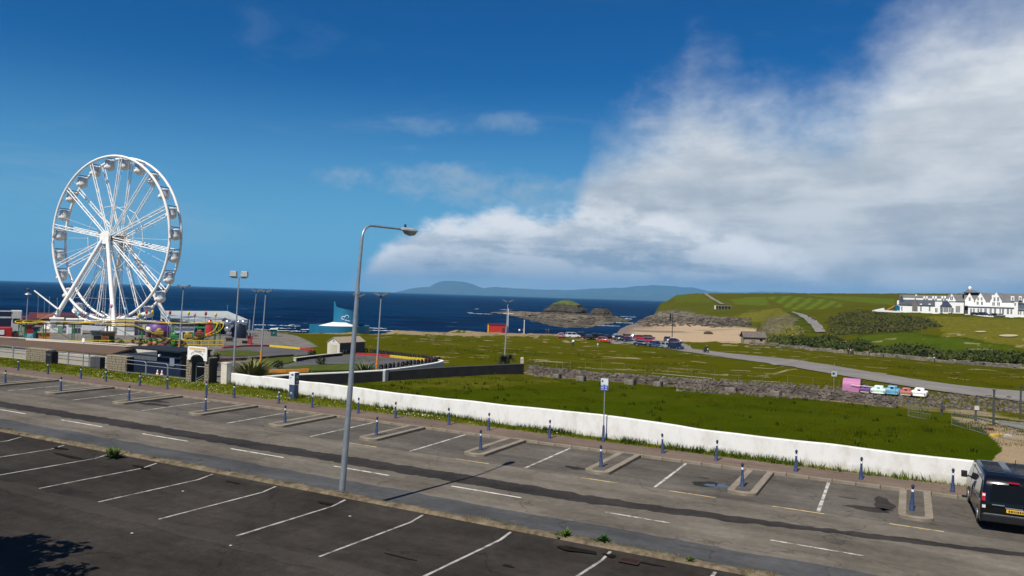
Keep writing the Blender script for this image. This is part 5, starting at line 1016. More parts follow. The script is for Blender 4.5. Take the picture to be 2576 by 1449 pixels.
# ---------------------------------------------------------------- light poles
def floodpole(label, pxb, d, pxt, pyt, base=None, style=0, group='floodlight poles round the kart track'):
    p = at_d(pxb, d); T_ = pt(pxt, pyt, d)-p; r = thing('floodlight_pole', label, 'floodlight', p, 0, group); q = MB(); q.cyl((0, 0, -.2), T_*.5, .105, .085, 8); q.cyl(T_*.5, T_, .075, .055, 8); q.build('pole', mat('pole grey', (.30, .33, .37), .5, .3, var=.1), r, smooth=40)
    if base: q = MB(); q.cyl((0, 0, -.1), T_.normalized()*1.5, .125, .12, 8); q.build('painted_base', base, r, smooth=40)
    if style == 0:
        q = MB(); q.box(T_, (1.35, .08, .08)); q.build('crossbar', M_steel, r)
        for x in (-.5, .5):
            q = MB(); q.box(T_+Vector((x, 0, .36)), (.62, .35, .5), 0, 0, .9); h_ = q.build('lamp_head', mat('flood housing', (.40, .39, .37), .5, var=.1), r, bevel=.03); q = MB(); q.box(T_+Vector((x, -.06, .08)), (.56, .3, .06)); q.build('lens', M_glass, h_)
    elif style == 1:
        for sg in (-1, 1):
            q = MB(); c = T_+Vector((sg*.42, 0, .18)); q.bar(c+Vector((-sg*.34, 0, -.16)), c+Vector((sg*.36, 0, .14)), .42, .16); h_ = q.build('lamp_head', mat('flood housing dark', (.13, .135, .14), .5, var=.1), r); q = MB(); q.bar(c+Vector((-sg*.26, 0, -.21)), c+Vector((sg*.30, 0, .03)), .36, .03); q.build('lens', mat('flood lens', (.35, .37, .38), .2), h_)
        q = MB(); q.cyl(T_+Vector((0, 0, -.25)), T_+Vector((0, 0, .1)), .09, n=8); q.build('bracket', M_dkgrey, r)
    else:
        q = MB(); q.lathe([(.55, 0), (.5, .12), (.2, .28), (.08, .36)], 12, tuple(T_)); q.build('lamp_head', M_steel, r, smooth=50); q = MB(); q.ell(T_+Vector((0, 0, .85)), (.3, .3, .25), 8, 5); q.cyl(T_, T_+Vector((0, 0, .8)), .05, n=6); q.build('top_cap', M_dkgrey, r)
    return r
floodpole('tall pole with two pale box floodlights just behind the white wall end', 593.5, 69, 601, 699, None, 0)
floodpole('floodlight pole with orange base between the wheel and the arched entrance', 455, 96, 461.5, 724, M_org, 1)
floodpole('rear floodlight pole by the red gate posts on the shore path', 636, 126, 645, 734, M_red, 1)
floodpole('floodlight pole with orange base in the bend of the upper track', 661.5, 88, 668.5, 735, M_org, 1)
floodpole('floodlight pole with red base behind the small shed, right of the street lamp', 895.5, 100, 902, 746, M_red, 1)
floodpole('floodlight pole with orange red base inside the tyre-lined bend', 953, 77, 958.5, 744, M_org, 1)
floodpole('lone lamp pole standing in the open grass left of the spiky dark tree', 1273.5, 112, 1277.5, 760, None, 1)
floodpole('lamp post with flat round head at the far left of the fairground', 69, 130, 70.5, 741, None, 2)
# ---------------------------------------------------------------- kart track
ribbon('kart_track', [(540, 880), (610, 873.8), (667, 872.7), (752, 879.3), (790, 886.9)], [(540, 908), (612, 906.5), (657, 903.5), (728, 896), (790, 891)], M_kart, 60, 14, .07)
ribbon('kart_track', [(536, 914), (600, 913), (690, 906)], [(536, 932), (600, 935), (650, 931)], M_kart, 40, 8, .06)
ribbon('kart_track', smoothline([(680, 927), (747, 911.5), (823, 897.5), (894, 893.6), (965, 898.5), (1069.5, 909.4), (1093, 911.6)], 5), smoothline([(672, 934), (747, 922), (847, 917), (904, 918), (958, 931), (1013, 926), (1102, 912)], 5), M_kart, 90, 12, .07)
def ellipse(name, c, a, b, m, off, kind='structure'):
    P_ = [at(c[0]+a*math.cos(2*PI*i/32), c[1]+b*math.sin(2*PI*i/32)) for i in range(32)]; C_ = at(*c); q = MB(); v = []
    for j in range(1, 6):
        for p in P_: w_ = C_.lerp(p, j/5); v.append((w_.x, w_.y, TZ(w_.x, w_.y)+off+.10*(1-(j/5)**2)))
    f = [(j*32+i, j*32+(i+1) % 32, (j+1)*32+(i+1) % 32, (j+1)*32+i) for j in range(4) for i in range(32)]+[tuple(range(32))]
    q.add(v, f); return tag(q.build(name, m, smooth=60), kind=kind)
M_lawn = mat('track lawn', (.036, .056, .004), .95, scale=1.2, col2=(.075, .085, .010), bump=.8, spec=.1)
ellipse('grass_island', (596, 890.5), 60, 7.6, M_lawn, .12)
ribbon('grass_strip', [(640, 905), (700, 898), (748, 896.5)], [(640, 917), (700, 921), (746, 908)], M_lawn, 30, 6, .08)
ribbon('grass_strip', [(700, 926), (780, 920), (850, 918), (900, 917)], [(690, 936), (780, 935), (850, 934), (935, 931)], M_lawn, 30, 6, .1)
def kerbline(e0, m, nm='track_kerb', w=.28, h=.22, n=24):
    P_ = resample([at(*p) for p in e0], n); q = MB()
    for a, b in zip(P_, P_[1:]): q.bar((a.x, a.y, TZ(a.x, a.y)+h/2), (b.x, b.y, TZ(b.x, b.y)+h/2), w, h+.2)
    return struct(q.build(nm, m))
kerbline([(560, 877.5), (610, 873.3), (640, 872.2)], M_red); kerbline([(640, 872.2), (677, 872.4)], M_red); kerbline([(677, 872.4), (715, 875.5), (756, 879.6)], M_yel); kerbline([(756, 879.6), (790, 885)], M_red)
kerbline([(896, 893.5), (940, 895), (982, 899)], M_red); kerbline([(982, 899), (1030, 904.5), (1069, 908)], M_yel); kerbline([(1069, 908), (1092, 911)], M_red); kerbline([(676, 937.5), (720, 937), (776, 935)], M_org); kerbline([(546, 908.5), (612, 907), (657, 904), (735, 897)], mat('kerb maroon', (.07, .03, .024), .8)); kerbline([(440, 921), (475, 921)], M_red); kerbline([(446, 934), (474, 935)], M_yel, h=.3)
# tyre walls: every tyre a piece
def tyres(label, pix, n, top=False):
    P_ = resample([at(*p) for p in pix], n); r = thing('tyre_wall', label, 'tyre wall', P_[0], 0, 'tyre walls round the kart track'); base = None
    for i, p in enumerate(P_):
        if base is None:
            q = MB(); prof = []
            for k_ in range(9): a = 2*PI*k_/8; prof.append((.235+.10*math.cos(a), .11*math.sin(a)))
            vs = []; nn = 14
            for rr, z in prof[:-1]:
                for j in range(nn): vs.append((rr*math.cos(2*PI*j/nn), z, rr*math.sin(2*PI*j/nn)))
            fs = [(k_*nn+j, k_*nn+(j+1) % nn, ((k_+1) % 8)*nn+(j+1) % nn, ((k_+1) % 8)*nn+j) for k_ in range(8) for j in range(nn)]
            q.add(vs, fs); base = q.build('tyre', M_rub, r, smooth=60); o = base
        else: o = base.copy(); COL.objects.link(o)
        nx_ = P_[min(i+1, n-1)]-P_[max(i-1, 0)]
        o.location = Vector((p.x, p.y, TZ(p.x, p.y)+.30+random.uniform(-.03, .03)))-P_[0]; o.rotation_euler = (random.uniform(-.15, .15), random.uniform(-.2, .2), math.atan2(nx_.y, nx_.x)+random.uniform(-.25, .25))
    return r
tyres('upright black tyres lining the far side of the kart track bend', smoothline([(858, 892), (894, 888), (930, 887), (965, 891), (1013, 897.5), (1060, 903), (1093, 909)], 5), 31)
tyres('upright black tyres lining the near side of the kart track bend', smoothline([(958, 930.5), (989, 926), (1036, 919), (1084, 913), (1104, 909)], 5), 17)
# walls of the track: white-capped dark wall, curved end, low wall
def wall(name, label, pix_top, d_fn, th, m, capm=None, zb=-.6, caph=.08, n=60, cat='wall'):
    P_ = resample([pt(x, y, d_fn(x)) for x, y in pix_top], n); o = P_[0].copy(); o.z = TZ(o.x, o.y); r = thing(name, label, cat, o); q = MB(); c = MB()
    for a, b in zip(P_, P_[1:]):
        d = (b-a); nn = Vector((-d.y, d.x, 0)).normalized()*th/2; za = TZ(a.x, a.y)+zb; zbb = TZ(b.x, b.y)+zb
        A = [a-nn, a+nn, b+nn, b-nn]; lo = [za, za, zbb, zbb]; hi = [a.z-caph, a.z-caph, b.z-caph, b.z-caph]
        q.add([(v_.x-o.x, v_.y-o.y, z-o.z) for v_, z in zip(A, lo)]+[(v_.x-o.x, v_.y-o.y, z-o.z) for v_, z in zip(A, hi)], [(4, 5, 6, 7), (0, 4, 7, 3), (1, 2, 6, 5), (0, 1, 5, 4), (2, 3, 7, 6)])
        A = [a-nn*1.12, a+nn*1.12, b+nn*1.12, b-nn*1.12]; c.add([(v_.x-o.x, v_.y-o.y, z-o.z+.002) for v_, z in zip(A, hi)]+[(v_.x-o.x, v_.y-o.y, z-o.z+caph) for v_, z in zip(A, hi)], [(3, 2, 1, 0), (4, 5, 6, 7), (0, 4, 7, 3), (1, 2, 6, 5), (0, 1, 5, 4), (2, 3, 7, 6)])
    q.build('wall_face', m, r); c.build('coping', capm or m, r); return r
Wa = Vector((-22.0, 60.8)); Wb = Vector((1.3, 74.2))
def dline(px):
    v = ray(px, hz(px)); k = v.x/v.y; e = Wb-Wa; u_ = (k*Wa.y-Wa.x)/(e.x-k*e.y); return Wa.y+u_*e.y
M_bw = mat('black wall render', (.010, .0095, .011), .9, var=.5, scale=1.2, bump=.3)
wall('track_wall', 'long low black wall with white coping running away behind the white wall', [(604, 951), (633.5, 948.5), (728, 941.4), (870, 935.5), (965, 930)], lambda x: dline(x), .3, M_bw, M_white, -1.2, .09)
wall('field_wall', 'black field wall continuing right from the curved white wall to the concrete gatepost', [(967, 934), (1093, 924.5), (1200, 919.5), (1316, 914.5)], lambda x: dline(x), .25, M_bw, mat('dark coping', (.07, .065, .06), .9), -1.0, .06)
cw = smoothline([(966, 929.5), (1000, 926), (1040, 921), (1085, 914), (1106, 909.5), (1112, 906.5), (1105, 904.5)], 6); cdm = [dline(966)-.3, dline(966)+1.0, dline(966)+3.5, dline(966)+8.5, dline(966)+12.5, dline(966)+15, dline(966)+17]
cpx = [966, 1000, 1040, 1085, 1106, 1112, 1105]
P_ = []
for i, (x, y) in enumerate(cw): P_.append(pt(x, y, float(np.interp(i/(len(cw)-1)*6, range(7), cdm))))
o = P_[0].copy(); r = thing('track_wall', 'pale curved wall end wrapping the tyre-lined bend of the kart track', 'wall', o); q = MB(); c = MB()
for a, b in zip(P_, P_[1:]):
    for k_, m0, m1, th in ((q, -1.3, -.08, .24), (c, -.078, 0, .30)):
        d = (b-a); nn = Vector((-d.y, d.x, 0)).normalized()*th/2; A = [a-nn, a+nn, b+nn, b-nn]; zz_ = [a.z, a.z, b.z, b.z]
        k_.add([(v_.x-o.x, v_.y-o.y, z+m0-o.z) for v_, z in zip(A, zz_)]+[(v_.x-o.x, v_.y-o.y, z+m1-o.z) for v_, z in zip(A, zz_)], [(4, 5, 6, 7), (0, 4, 7, 3), (1, 2, 6, 5), (0, 1, 5, 4), (2, 3, 7, 6)])
q.build('wall_face', mat('pale wall grey', (.33, .34, .36), .85), r); c.build('coping', M_white, r)
wall('low_track_wall', 'low dark wall with cream end between the two kart track loops', [(743, 899.5), (780, 895), (820, 890.5), (859, 887)], lambda x: float(np.interp(x, [743, 859], [at(743, 909).y, at(859, 896).y])), .35, M_bw, M_offw, -.3, .07)
p = at(742, 909.5); r = thing('wall_end_post', 'square cream end post of the low kart track wall', 'post', p); q = MB(); q.box((0, 0, .2), (.3, .4, .45)); q.build('post_shaft', M_offw, r, bevel=.02); q = MB(); q.box((0, 0, .45), (.36, .46, .07)); q.build('cap', M_offw, r)
p = at_d(1318, 74.3); r = thing('gatepost', 'pale concrete gatepost with rounded top at the corner of the stone wall', 'post', p); q = MB(); q.box((0, 0, .75), (.32, .32, 1.5)); q.build('shaft', M_conc, r, bevel=.03); q = MB(); q.ell((0, 0, 1.5), (.19, .19, .16), 10, 5); q.build('cap', M_conc, r, smooth=60)
# storage shed
fl0 = at_d(822, 92); ds = 92
p = at(838, 890); r = thing('storage_shed', 'small gabled storage shed with cream roller door beyond the kart track', 'shed', p, -.55); k_ = p.y/92; w = 2.05*k_; h = 1.35*k_; L = 4.4*k_
q = MB(); q.box((0, L/2, h/2-.2), (w, L, h+.4)); q.build('wall', M_offw, r); q = MB(); q.prism([(-w/2-.12, h-.05), (0, h+.72), (w/2+.12, h-.05), (w/2+.12, h+.05), (0, h+.82), (-w/2-.12, h+.05)], -.1, L+.1, fn=lambda x, y, z: (x, z, y)); q.build('roof', M_tan, r); q = MB(); q.prism([(-w/2, h), (w/2, h), (0, h+.7)], .0, .08, fn=lambda x, y, z: (x, z, y)); q.build('gable', mat('gable white', (.6, .59, .55), .7), r)
q = MB(); q.box((.05, -.02, h*.42), (1.15, .06, h*.84)); dr = q.build('roller_door', mat('roller door', (.52, .48, .38), .6), r); q = MB()
for i in range(9): q.box((.05, -.055, .08+i*h*.092), (1.15, .012, .02))
q.build('door_ribs', mat('darker door rib', (.36, .33, .26), .7), dr); q = MB(); q.prism([(math.cos(2*PI*i/12)*.2, h+.3+.2*math.sin(2*PI*i/12)) for i in range(12)], -.02, -.005, fn=lambda x, y, z: (x, z, y)); q.build('emblem', mat('emblem', (.25, .25, .24), .7), r); q = MB(); q.box((w/2+.012, L/2, h/2), (.02, L-.02, h-.02)); q.build('side_cladding', M_dkgrey, r)  # ribs in a darker tone than the roller door
# spiky plants
def spiky(label, px, d, hh, n, seed, m=M_flax, trunk=0, name='flax_plant', cat='plant'):
    p = at_d(px, d); r = thing(name, label, cat, p); k = MB(); R_ = random.Random(seed)
    heads = [(0, 0, trunk)] if trunk == 0 else [(R_.uniform(-.45, .45), R_.uniform(-.3, .3), trunk*R_.uniform(.65, 1.0)) for _ in range(5)]
    for hd_ in heads:
        for i in range(n//len(heads)):
            a = R_.uniform(0, 2*PI); l = hh*R_.uniform(.7, 1.15); el = R_.uniform(.25, 1.45) if trunk == 0 else R_.uniform(-.5, 1.4); w_ = .035*hh*R_.uniform(.7, 1.2)+.012; o = Vector(hd_)+Vector((math.cos(a), math.sin(a), 0))*(.08 if trunk else .18*hh)*R_.random(); dirh = Vector((math.cos(a), math.sin(a), 0)); sd_ = Vector((-math.sin(a), math.cos(a), 0))*w_; prev = o; v = [o-sd_*.8, o+sd_*.8]; pp = o; e_ = el
            for s_ in range(1, 5):
                pp = pp+(dirh*math.cos(e_)+Vector((0, 0, math.sin(e_))))*l/4; e_ -= R_.uniform(.12, .36); ww = (1.0, .9, .6, .08)[s_-1]; v += [pp-sd_*ww, pp+sd_*ww]
            k.add(v, [(2*j, 2*j+1, 2*j+3, 2*j+2) for j in range(4)])
    k.build('leaves', m, r)
    if trunk:
        q = MB()
        for hd_ in heads: q.cyl((0, 0, -.1), hd_, .09, .06, 6)
        q.build('trunk', M_wood, r)
    return r
spiky('large pale spiky flax plant behind the white wall by the box floodlights', 641, 66, 2.7, 340, 1); spiky('green spiky flax plant in front of the tyre-lined bend', 923, 69.5, 1.9, 260, 2, mat('flax green', (.05, .075, .02), .6, scale=2, col2=(.12, .13, .05)))
spiky('dark cordyline palm right behind the entrance gate pier', 545, 72, .85, 420, 3, mat('cordyline leaf', (.045, .042, .018), .6, scale=2, col2=(.12, .11, .06)), 2.0, 'cordyline_palm', 'palm'); spiky('spiky dark cordyline tree beside the lone lamp pole and the gatepost', 1278, 77, .75, 420, 4, mat('cordyline dark', (.012, .016, .007), .7, scale=2, col2=(.035, .042, .015)), 1.45, 'cordyline_palm', 'palm')
for i, (px, d, lab) in enumerate([(705, 80, 'small dark bush beside the orange-based pole in the upper bend'), (812, 88, 'dark bush against the left side of the storage shed'), (790, 101, 'rail-side bush at the far end of the upper track')]):
    p = at_d(px, d); r = thing('bush', lab, 'bush', p); k = MB(); leaves(k, (0, 0, .5), (.6, .5, .55), 200, .12, R_); k.build('foliage', M_dkleaf, r); k = MB(); k.cyl((0, 0, -.1), (0, 0, .4), .05, .02, 5); k.build('stem', M_wood, r)
# thin stakes in the track grass
for i, px in enumerate((693, 748, 791, 582)):
    p = at_d(px, (73, 70, 67, 72)[i]); r = thing('marker_stake', ['left of the low wall', 'in front of the low wall end', 'behind the black wall', 'left of the spiky flax plant'][i]+', thin grey marker stake in the track grass', 'stake', p, 0, 'thin stakes in the track grass'); q = MB(); q.cyl((0, 0, -.1), (0, 0, .95), .022, n=5); q.build('stake_shaft', M_steel, r); q = MB(); q.box((0, 0, .96), (.06, .06, .04)); q.build('cap', M_steel, r)
# ---------------------------------------------------------------- blue drum building with the spiral tower
p = at_d(857, 214); r = thing('drum_building', 'round blue building with sweeping spiral tower and white cone roof by the sea', 'building', p, face(p)); zt = zpix(857, 821, 206)-p.z; Rd = 74*214/F; q = MB(); vs = []; n = 72
for i in range(n):
    a = 2*PI*i/n
    for rr, z in ((Rd, -1.5), (Rd, zt), (Rd-.25, zt), (Rd-.25, zt-1.2)): vs.append((rr*math.cos(a), rr*math.sin(a), z))
q.add(vs, [(i*4+j, ((i+1) % n)*4+j, ((i+1) % n)*4+j+1, i*4+j+1) for i in range(n) for j in range(3)]); q.build('drum_wall', M_blue, r, smooth=40)
tx, ty, Rt = 15*214/F, 3.2, 31*214/F; ztw = zpix(842, 757, 214)-p.z; zlo = zpix(902, 789, 214)-p.z; zr = zt+.35
q = MB(); vs = []
for i in range(n):
    a = 2*PI*i/n; o_ = Vector((Rd*.985*math.cos(a), Rd*.985*math.sin(a), zt-.9)); inn = Vector((tx+Rt*.98*math.cos(a), ty+Rt*.98*math.sin(a), zr+.35-1.1*max(0, math.cos(a)))); vs += [o_, inn]
q.add(vs, [(2*i, 2*((i+1) % n), 2*((i+1) % n)+1, 2*i+1) for i in range(n)]); q.build('cone_roof', mat('white roof membrane', (.80, .78, .74), .7, var=.04), r)
q = MB(); vs = []; N2 = 60
for i in range(N2+1):
    u_ = i/N2; a = PI + 2*PI*u_*.985-.05
    z = float(np.interp(u_, [0, .025, .05, .075, .11, .2, .35, .5, .7, 1.0], [ztw-.5, ztw, ztw-(ztw-zlo)*.22, ztw-(ztw-zlo)*.40, ztw-(ztw-zlo)*.50, ztw-(ztw-zlo)*.60, ztw-(ztw-zlo)*.78, zlo, zlo-.8, zlo-1.6]))
    for rr, zz_ in ((Rt, zt-1), (Rt, z), (Rt-.3, z), (Rt-.3, zt-1)): vs.append((tx+rr*math.cos(a), ty+rr*math.sin(a), zz_))
q.add(vs, [(i*4+j, (i+1)*4+j, (i+1)*4+j+1, i*4+j+1) for i in range(N2) for j in range(3)]+[(0, 1, 2, 3), (N2*4+3, N2*4+2, N2*4+1, N2*4)]); q.build('spiral_tower', M_blue, r, smooth=40)
# wave emblem on the tower: two curls and a bar
q = MB(); 
def onT(u_, z): a = -PI/2+u_/Rt; return (tx+(Rt+.05)*math.cos(a), ty+(Rt+.05)*math.sin(a), z)
zc_ = zt+(zlo-zt)*.60
for (cx_, cz_, rad, a0, a1) in [(-.55, .0, .5, .2, 5.2), (.45, .35, .5, -.6, 3.2)]:
    q.tube([onT(cx_+rad*math.cos(a0+(a1-a0)*i/10)-.2, zc_+cz_+rad*.8*math.sin(a0+(a1-a0)*i/10)) for i in range(11)], .13, 5)
q.tube([onT(-.3, zc_-.55), onT(.4, zc_-.75), onT(1.1, zc_-.85)], .12, 5); q.build('wave_emblem', mat('emblem pale', (.45, .52, .58), .6), r)
# ================================================================ RIGHT SIDE: field, walls, cars, shore, headland, hotel
# ---------------------------------------------------------------- stone walls of rubble
def rubble_wall(name, label, pts, h, th, st, m, seed, hvar=.15, rows=None):
    """irregular stones packed along a line on the ground, round a core"""
    P_ = pts; o = P_[0].copy(); r = thing(name, label, 'wall', o); R_ = random.Random(seed); q = MB(); c = MB(); n = len(P_)
    for a, b in zip(P_, P_[1:]):
        d = b-a; L = math.hypot(d.x, d.y); u_ = Vector((d.x, d.y, 0))/L; nn = Vector((-u_.y, u_.x, 0)); za = TZ(a.x, a.y); zb = TZ(b.x, b.y)
        A = [a-nn*th*.35, a+nn*th*.35, b+nn*th*.35, b-nn*th*.35]; lo = [za-.4, za-.4, zb-.4, zb-.4]; hi = [za+h*.8, za+h*.8, zb+h*.8, zb+h*.8]
        c.add([(v_.x-o.x, v_.y-o.y, z-o.z) for v_, z in zip(A, lo)]+[(v_.x-o.x, v_.y-o.y, z-o.z) for v_, z in zip(A, hi)], [(4, 5, 6, 7), (0, 4, 7, 3), (1, 2, 6, 5), (0, 1, 5, 4), (2, 3, 7, 6)])
        z = 0; 
        while z < h:
            hh = st*R_.uniform(.45, .85); x = 0
            while x < L:
                l = st*R_.uniform(.6, 1.5); p = a+u_*(x+l/2); g = za+(zb-za)*x/L; top = h*(1+R_.uniform(-hvar, hvar))
                if z < top:
                    k0 = len(q.v); q.box((p.x-o.x+nn.x*R_.uniform(-.06, .06)*th, p.y-o.y+nn.y*R_.uniform(-.06, .06)*th, g-o.z+z+hh/2), (l*.94, th*R_.uniform(.85, 1.15), hh*.93), math.atan2(u_.y, u_.x)+R_.uniform(-.1, .1), 0, R_.uniform(.8, 1))
                x += l
            z += hh
    c.build('core', M_stone2, r); stuff(q.build('stones', m, r)); return r
M_fw = mat('field stone', (.060, .050, .043), .95, scale=1.6, bump=.5, col2=(.185, .155, .13), spec=.1)
base_px = [(1327, 937), (1500, 957), (1712, 972), (1931, 990), (2118, 1009), (2251, 1025)]
W1 = resample([at(*p, dmax=90) for p in base_px], 40)
rubble_wall('stone_wall', 'long grey rubble stone wall across the back of the enclosed green field', W1, .72, .5, .20, M_fw, 1)
def rubble(k, c, d, rz):
    k0 = len(k.v); k.box(c, d, rz, 0, random.uniform(.55, .9))
    for i_ in range(k0, len(k.v)): v_ = k.v[i_]; k.v[i_] = (v_[0]+random.uniform(-.2, .2)*d[0], v_[1]+random.uniform(-.2, .2)*d[1], v_[2]+random.uniform(-.18, .18)*d[2])
# rubble bank spilling right of the toy cars
bank = MB(); R_ = random.Random(9)
for _ in range(2600):
    px = R_.uniform(1340, 2575); t_ = (px-1330)/1245; py = 957+t_*80+R_.uniform(-34, 4) if px > 1700 else 945+(px-1330)*.055+R_.uniform(-12, 2)
    p = at(px, py, dmax=90); s_ = .08+.26*R_.random()**2.2; rubble(bank, (p.x, p.y, TZ(p.x, p.y)+s_*.12), (s_*R_.uniform(.7, 1.5), s_*R_.uniform(.7, 1.4), s_*.75), R_.uniform(0, 3))
stuff(bank.build('loose_rubble', M_fw)) 
# far wall of the plain
fwall = [(1885, 868), (1945, 870), (2000, 876), (2080, 884), (2200, 896), (2310, 906), (2400, 914), (2500, 922), (2640, 932)]
W2 = resample([at(*p, dmax=230) for p in fwall], 60); rubble_wall('stone_wall', 'broken old stone wall far across the plain in front of the dark scrub', W2, .72, .7, .42, mat('far wall stone', (.085, .07, .055), .95, scale=.9, bump=.4, col2=(.30, .26, .20)), 2, .75)
# concrete blocks in front of the near wall
blk = [(1615, 962, 28, 'leftmost'), (1668, 968, 40, 'wide'), (1782, 978, 40, 'weathered'), (1842, 985, 36, 'middle'), (1990, 998, 40, 'pale'), (2110, 1008, 40, 'rightmost')]
wh_ = ['leftmost at the rubble wall foot', 'second from the left at the rubble wall foot', 'right behind the blue and white sign', 'fourth from the left at the rubble wall foot', 'fifth from the left at the rubble wall foot', 'rightmost at the rubble wall foot']
for i, (px, py, w_, nm) in enumerate([(1402, 951, 16, ''), (1462, 957, 20, ''), (1585, 966, 22, ''), (1655, 971, 18, ''), (1838, 986, 24, ''), (1950, 995, 22, '')]):
    p = at(px, py, dmax=85); r = thing('concrete_block', 'pale concrete block '+wh_[i], 'concrete block', p, ROT, 'pale blocks along the rubble wall foot'); w = sz(w_, p.y); q = MB(); q.box((0, -.28, .12), (w, .5, .55)); q.build('block_body', mat('old block', (.11, .095, .075), .95, scale=2, bump=.4, col2=(.22, .195, .155)), r, bevel=.04); q = MB(); q.box((w/2+.06, -.28, .13), (.12, .52, .58)); q.build('shaded_side', M_dkgrey, r)  # each block's shaded side is put in as a dark slab on its right
# wire fence above the wall
def wirefence(label, P_, h, m=M_steel, wires=(1.0, .62, .3), n=None, tilt=.03):
    o = P_[0].copy(); r = thing('wire_fence', label, 'fence', o); 
    for i, p in enumerate(P_):
        q = MB(); t_ = Vector((random.uniform(-tilt, tilt), random.uniform(-tilt, tilt), 1))*h; b_ = Vector((p.x, p.y, TZ(p.x, p.y)))-o; q.cyl(b_-Vector((0, 0, .2)), b_+t_, .018, n=5); q.build('post', m, r)
    for f_ in wires:
        q = MB(); q.tube([Vector((p.x, p.y, TZ(p.x, p.y)+h*f_))-o for p in P_], .006, 4); q.build('wire', m, r)
    return r
wirefence('thin mesh fence standing along the top of the near rubble wall', [p+Vector((.2, .5, 0)) for p in resample(W1, 18)], 1.6, mat('fence green grey', (.12, .14, .09), .7))
q = None
for i, (x0, y0, x1, y1) in enumerate([(1345, 909, 1415, 911), (1640, 938, 1790, 952), (1890, 957, 1960, 961), (2195, 983, 2325, 990)]):
    a, b = at(x0, y0+22, dmax=80), at(x1, y1+22, dmax=80); r = thing('fence_rail', ['leftmost', 'second', 'third', 'rightmost'][i]+' pale top rail of the mesh fence over the rubble wall', 'rail', a, 0, 'pale rails of the mesh fence'); q = MB(); A = pt(x0, y0, a.y)-a; B = pt(x1, y1, b.y)-a; q.cyl(A, B, .018, n=6); q.build('rail_tube', mat('rail pale', (.36, .37, .26), .5), r); q = MB(); q.cyl((0, 0, -.1), A, .014, n=5); q.cyl((B.x, B.y, TZ(b.x, b.y)-a.z-.1), B, .014, n=5); q.build('rail_post', M_steel, r)
# gates and posts at the right corner
def heras(px0, px1, py, d, label, hh=1.3):
    a, b = at_d(px0, d), at_d(px1, d-1.5); r = thing('mesh_gate', label, 'gate', a, math.atan2(b.y-a.y, b.x-a.x), 'grey mesh gates at the field corner'); L = math.hypot(b.x-a.x, b.y-a.y); q = MB(); q.tube([(0, 0, 0), (0, 0, hh), (L, 0, hh), (L, 0, 0), (0, 0, .06)], .02, 6); q.build('gate_frame', mat('dull steel', (.16, .17, .17), .6), r); q = MB()
    for i in range(1, int(L/.12)): q.box((i*.12, 0, hh/2), (.006, .006, hh))
    for z in (.4, .8): q.box((L/2, 0, z), (L, .02, .03))
    stuff(q.build('gate_mesh', MATS['dull steel'], r)); return r
heras(2290, 2345, 1010, 53, 'grey mesh panel beside the bright flowers, left of the field corner gate', 1.1); heras(2400, 2440, 1040, 49, 'grey mesh gate in the middle of the field corner', 1.25); heras(2445, 2490, 1045, 47, 'tilted grey mesh gate before the tall dark post', 1.2); heras(2520, 2600, 1050, 44.5, 'pale mesh gate at the right edge of the picture', 1.0)
for i, (px, d, pyt, lab) in enumerate([(2505, 50, 981, 'tall dark weathered post by the field corner gates'), (2460, 52, 998, 'thinner grey post with a white notice behind the field corner gates'), (2572, 55, 972, 'dark post at the right edge beside the track'), (2375, 54, 1010, 'short blue grey post with a dark box left of the mesh gates')]):
    p = at_d(px, d); z1 = zpix(px, pyt, d)-p.z; r = thing('fence_post', lab, 'post', p, 0, 'posts at the field corner'); q = MB(); q.cyl((0, 0, -.2), (0, 0, z1), .075, .06, 7); q.build('post_shaft', mat('post dark', (.05, .055, .06), .8), r); q = MB(); q.box((0, -.1, z1*.55), (.3, .06, .28)) if i in (1, 3) else q.box((0, 0, z1), (.17, .17, .05)); q.build('notice' if i == 1 else 'cap', M_offw if i == 1 else M_dkgrey, r)
# small sign in the field
p = at(2096, 988, dmax=80); r = thing('field_sign', 'small pale sign with a dark symbol on a thin post behind the rubble wall', 'sign', p, 0); z1 = zpix(2096, 940, p.y)-p.z; q = MB(); q.cyl((0, 0, 0), (0, 0, z1+.9), .025, n=6); q.build('pole', M_steel, r); q = MB(); q.box((0, -.04, z1), (.46, .03, .46)); pl = q.build('sign_plate', mat('pale sign', (.42, .48, .48), .6), r); q = MB(); q.box((-.06, -.062, z1+.02), (.2, .01, .2)); q.build('symbol', M_dkgrey, pl)
# ---------------------------------------------------------------- paths on the plain
ribbon('path', smoothline([(1692, 872), (1760, 880.5), (1850, 891), (2000, 906), (2150, 930), (2300, 955), (2450, 975), (2620, 989)], 5), smoothline([(1680, 879), (1748, 888.5), (1830, 901), (1960, 919), (2070, 938), (2200, 960), (2380, 988), (2620, 1017)], 5), M_path, 160, 8, .09)
ribbon('gravel_lot', [(1540, 857), (1600, 855), (1660, 858), (1700, 862), (1735, 868)], [(1530, 862), (1590, 866), (1650, 873), (1700, 880), (1745, 882)], M_path, 50, 8, .10, dmax=245)
ribbon('hill_path', smoothline([(2030, 838), (2068, 838)], 1) if False else [(2052, 838), (2040, 820), (2022, 803), (2005, 793), (1990, 786)], [(2078, 838), (2062, 818), (2040, 801), (2020, 791), (1996, 785)], M_path, 60, 7, .40)
ribbon('hill_track', [(1770, 740), (1785, 752), (1812, 767)], [(1778, 740), (1795, 752), (1822, 767)], mat('worn track', (.17, .155, .10), .95), 20, 4, .7)
ribbon('side_road', [(2430, 1047), (2500, 1058), (2620, 1068)], [(2455, 1052), (2520, 1070), (2640, 1100)], M_path, 30, 6, .06)
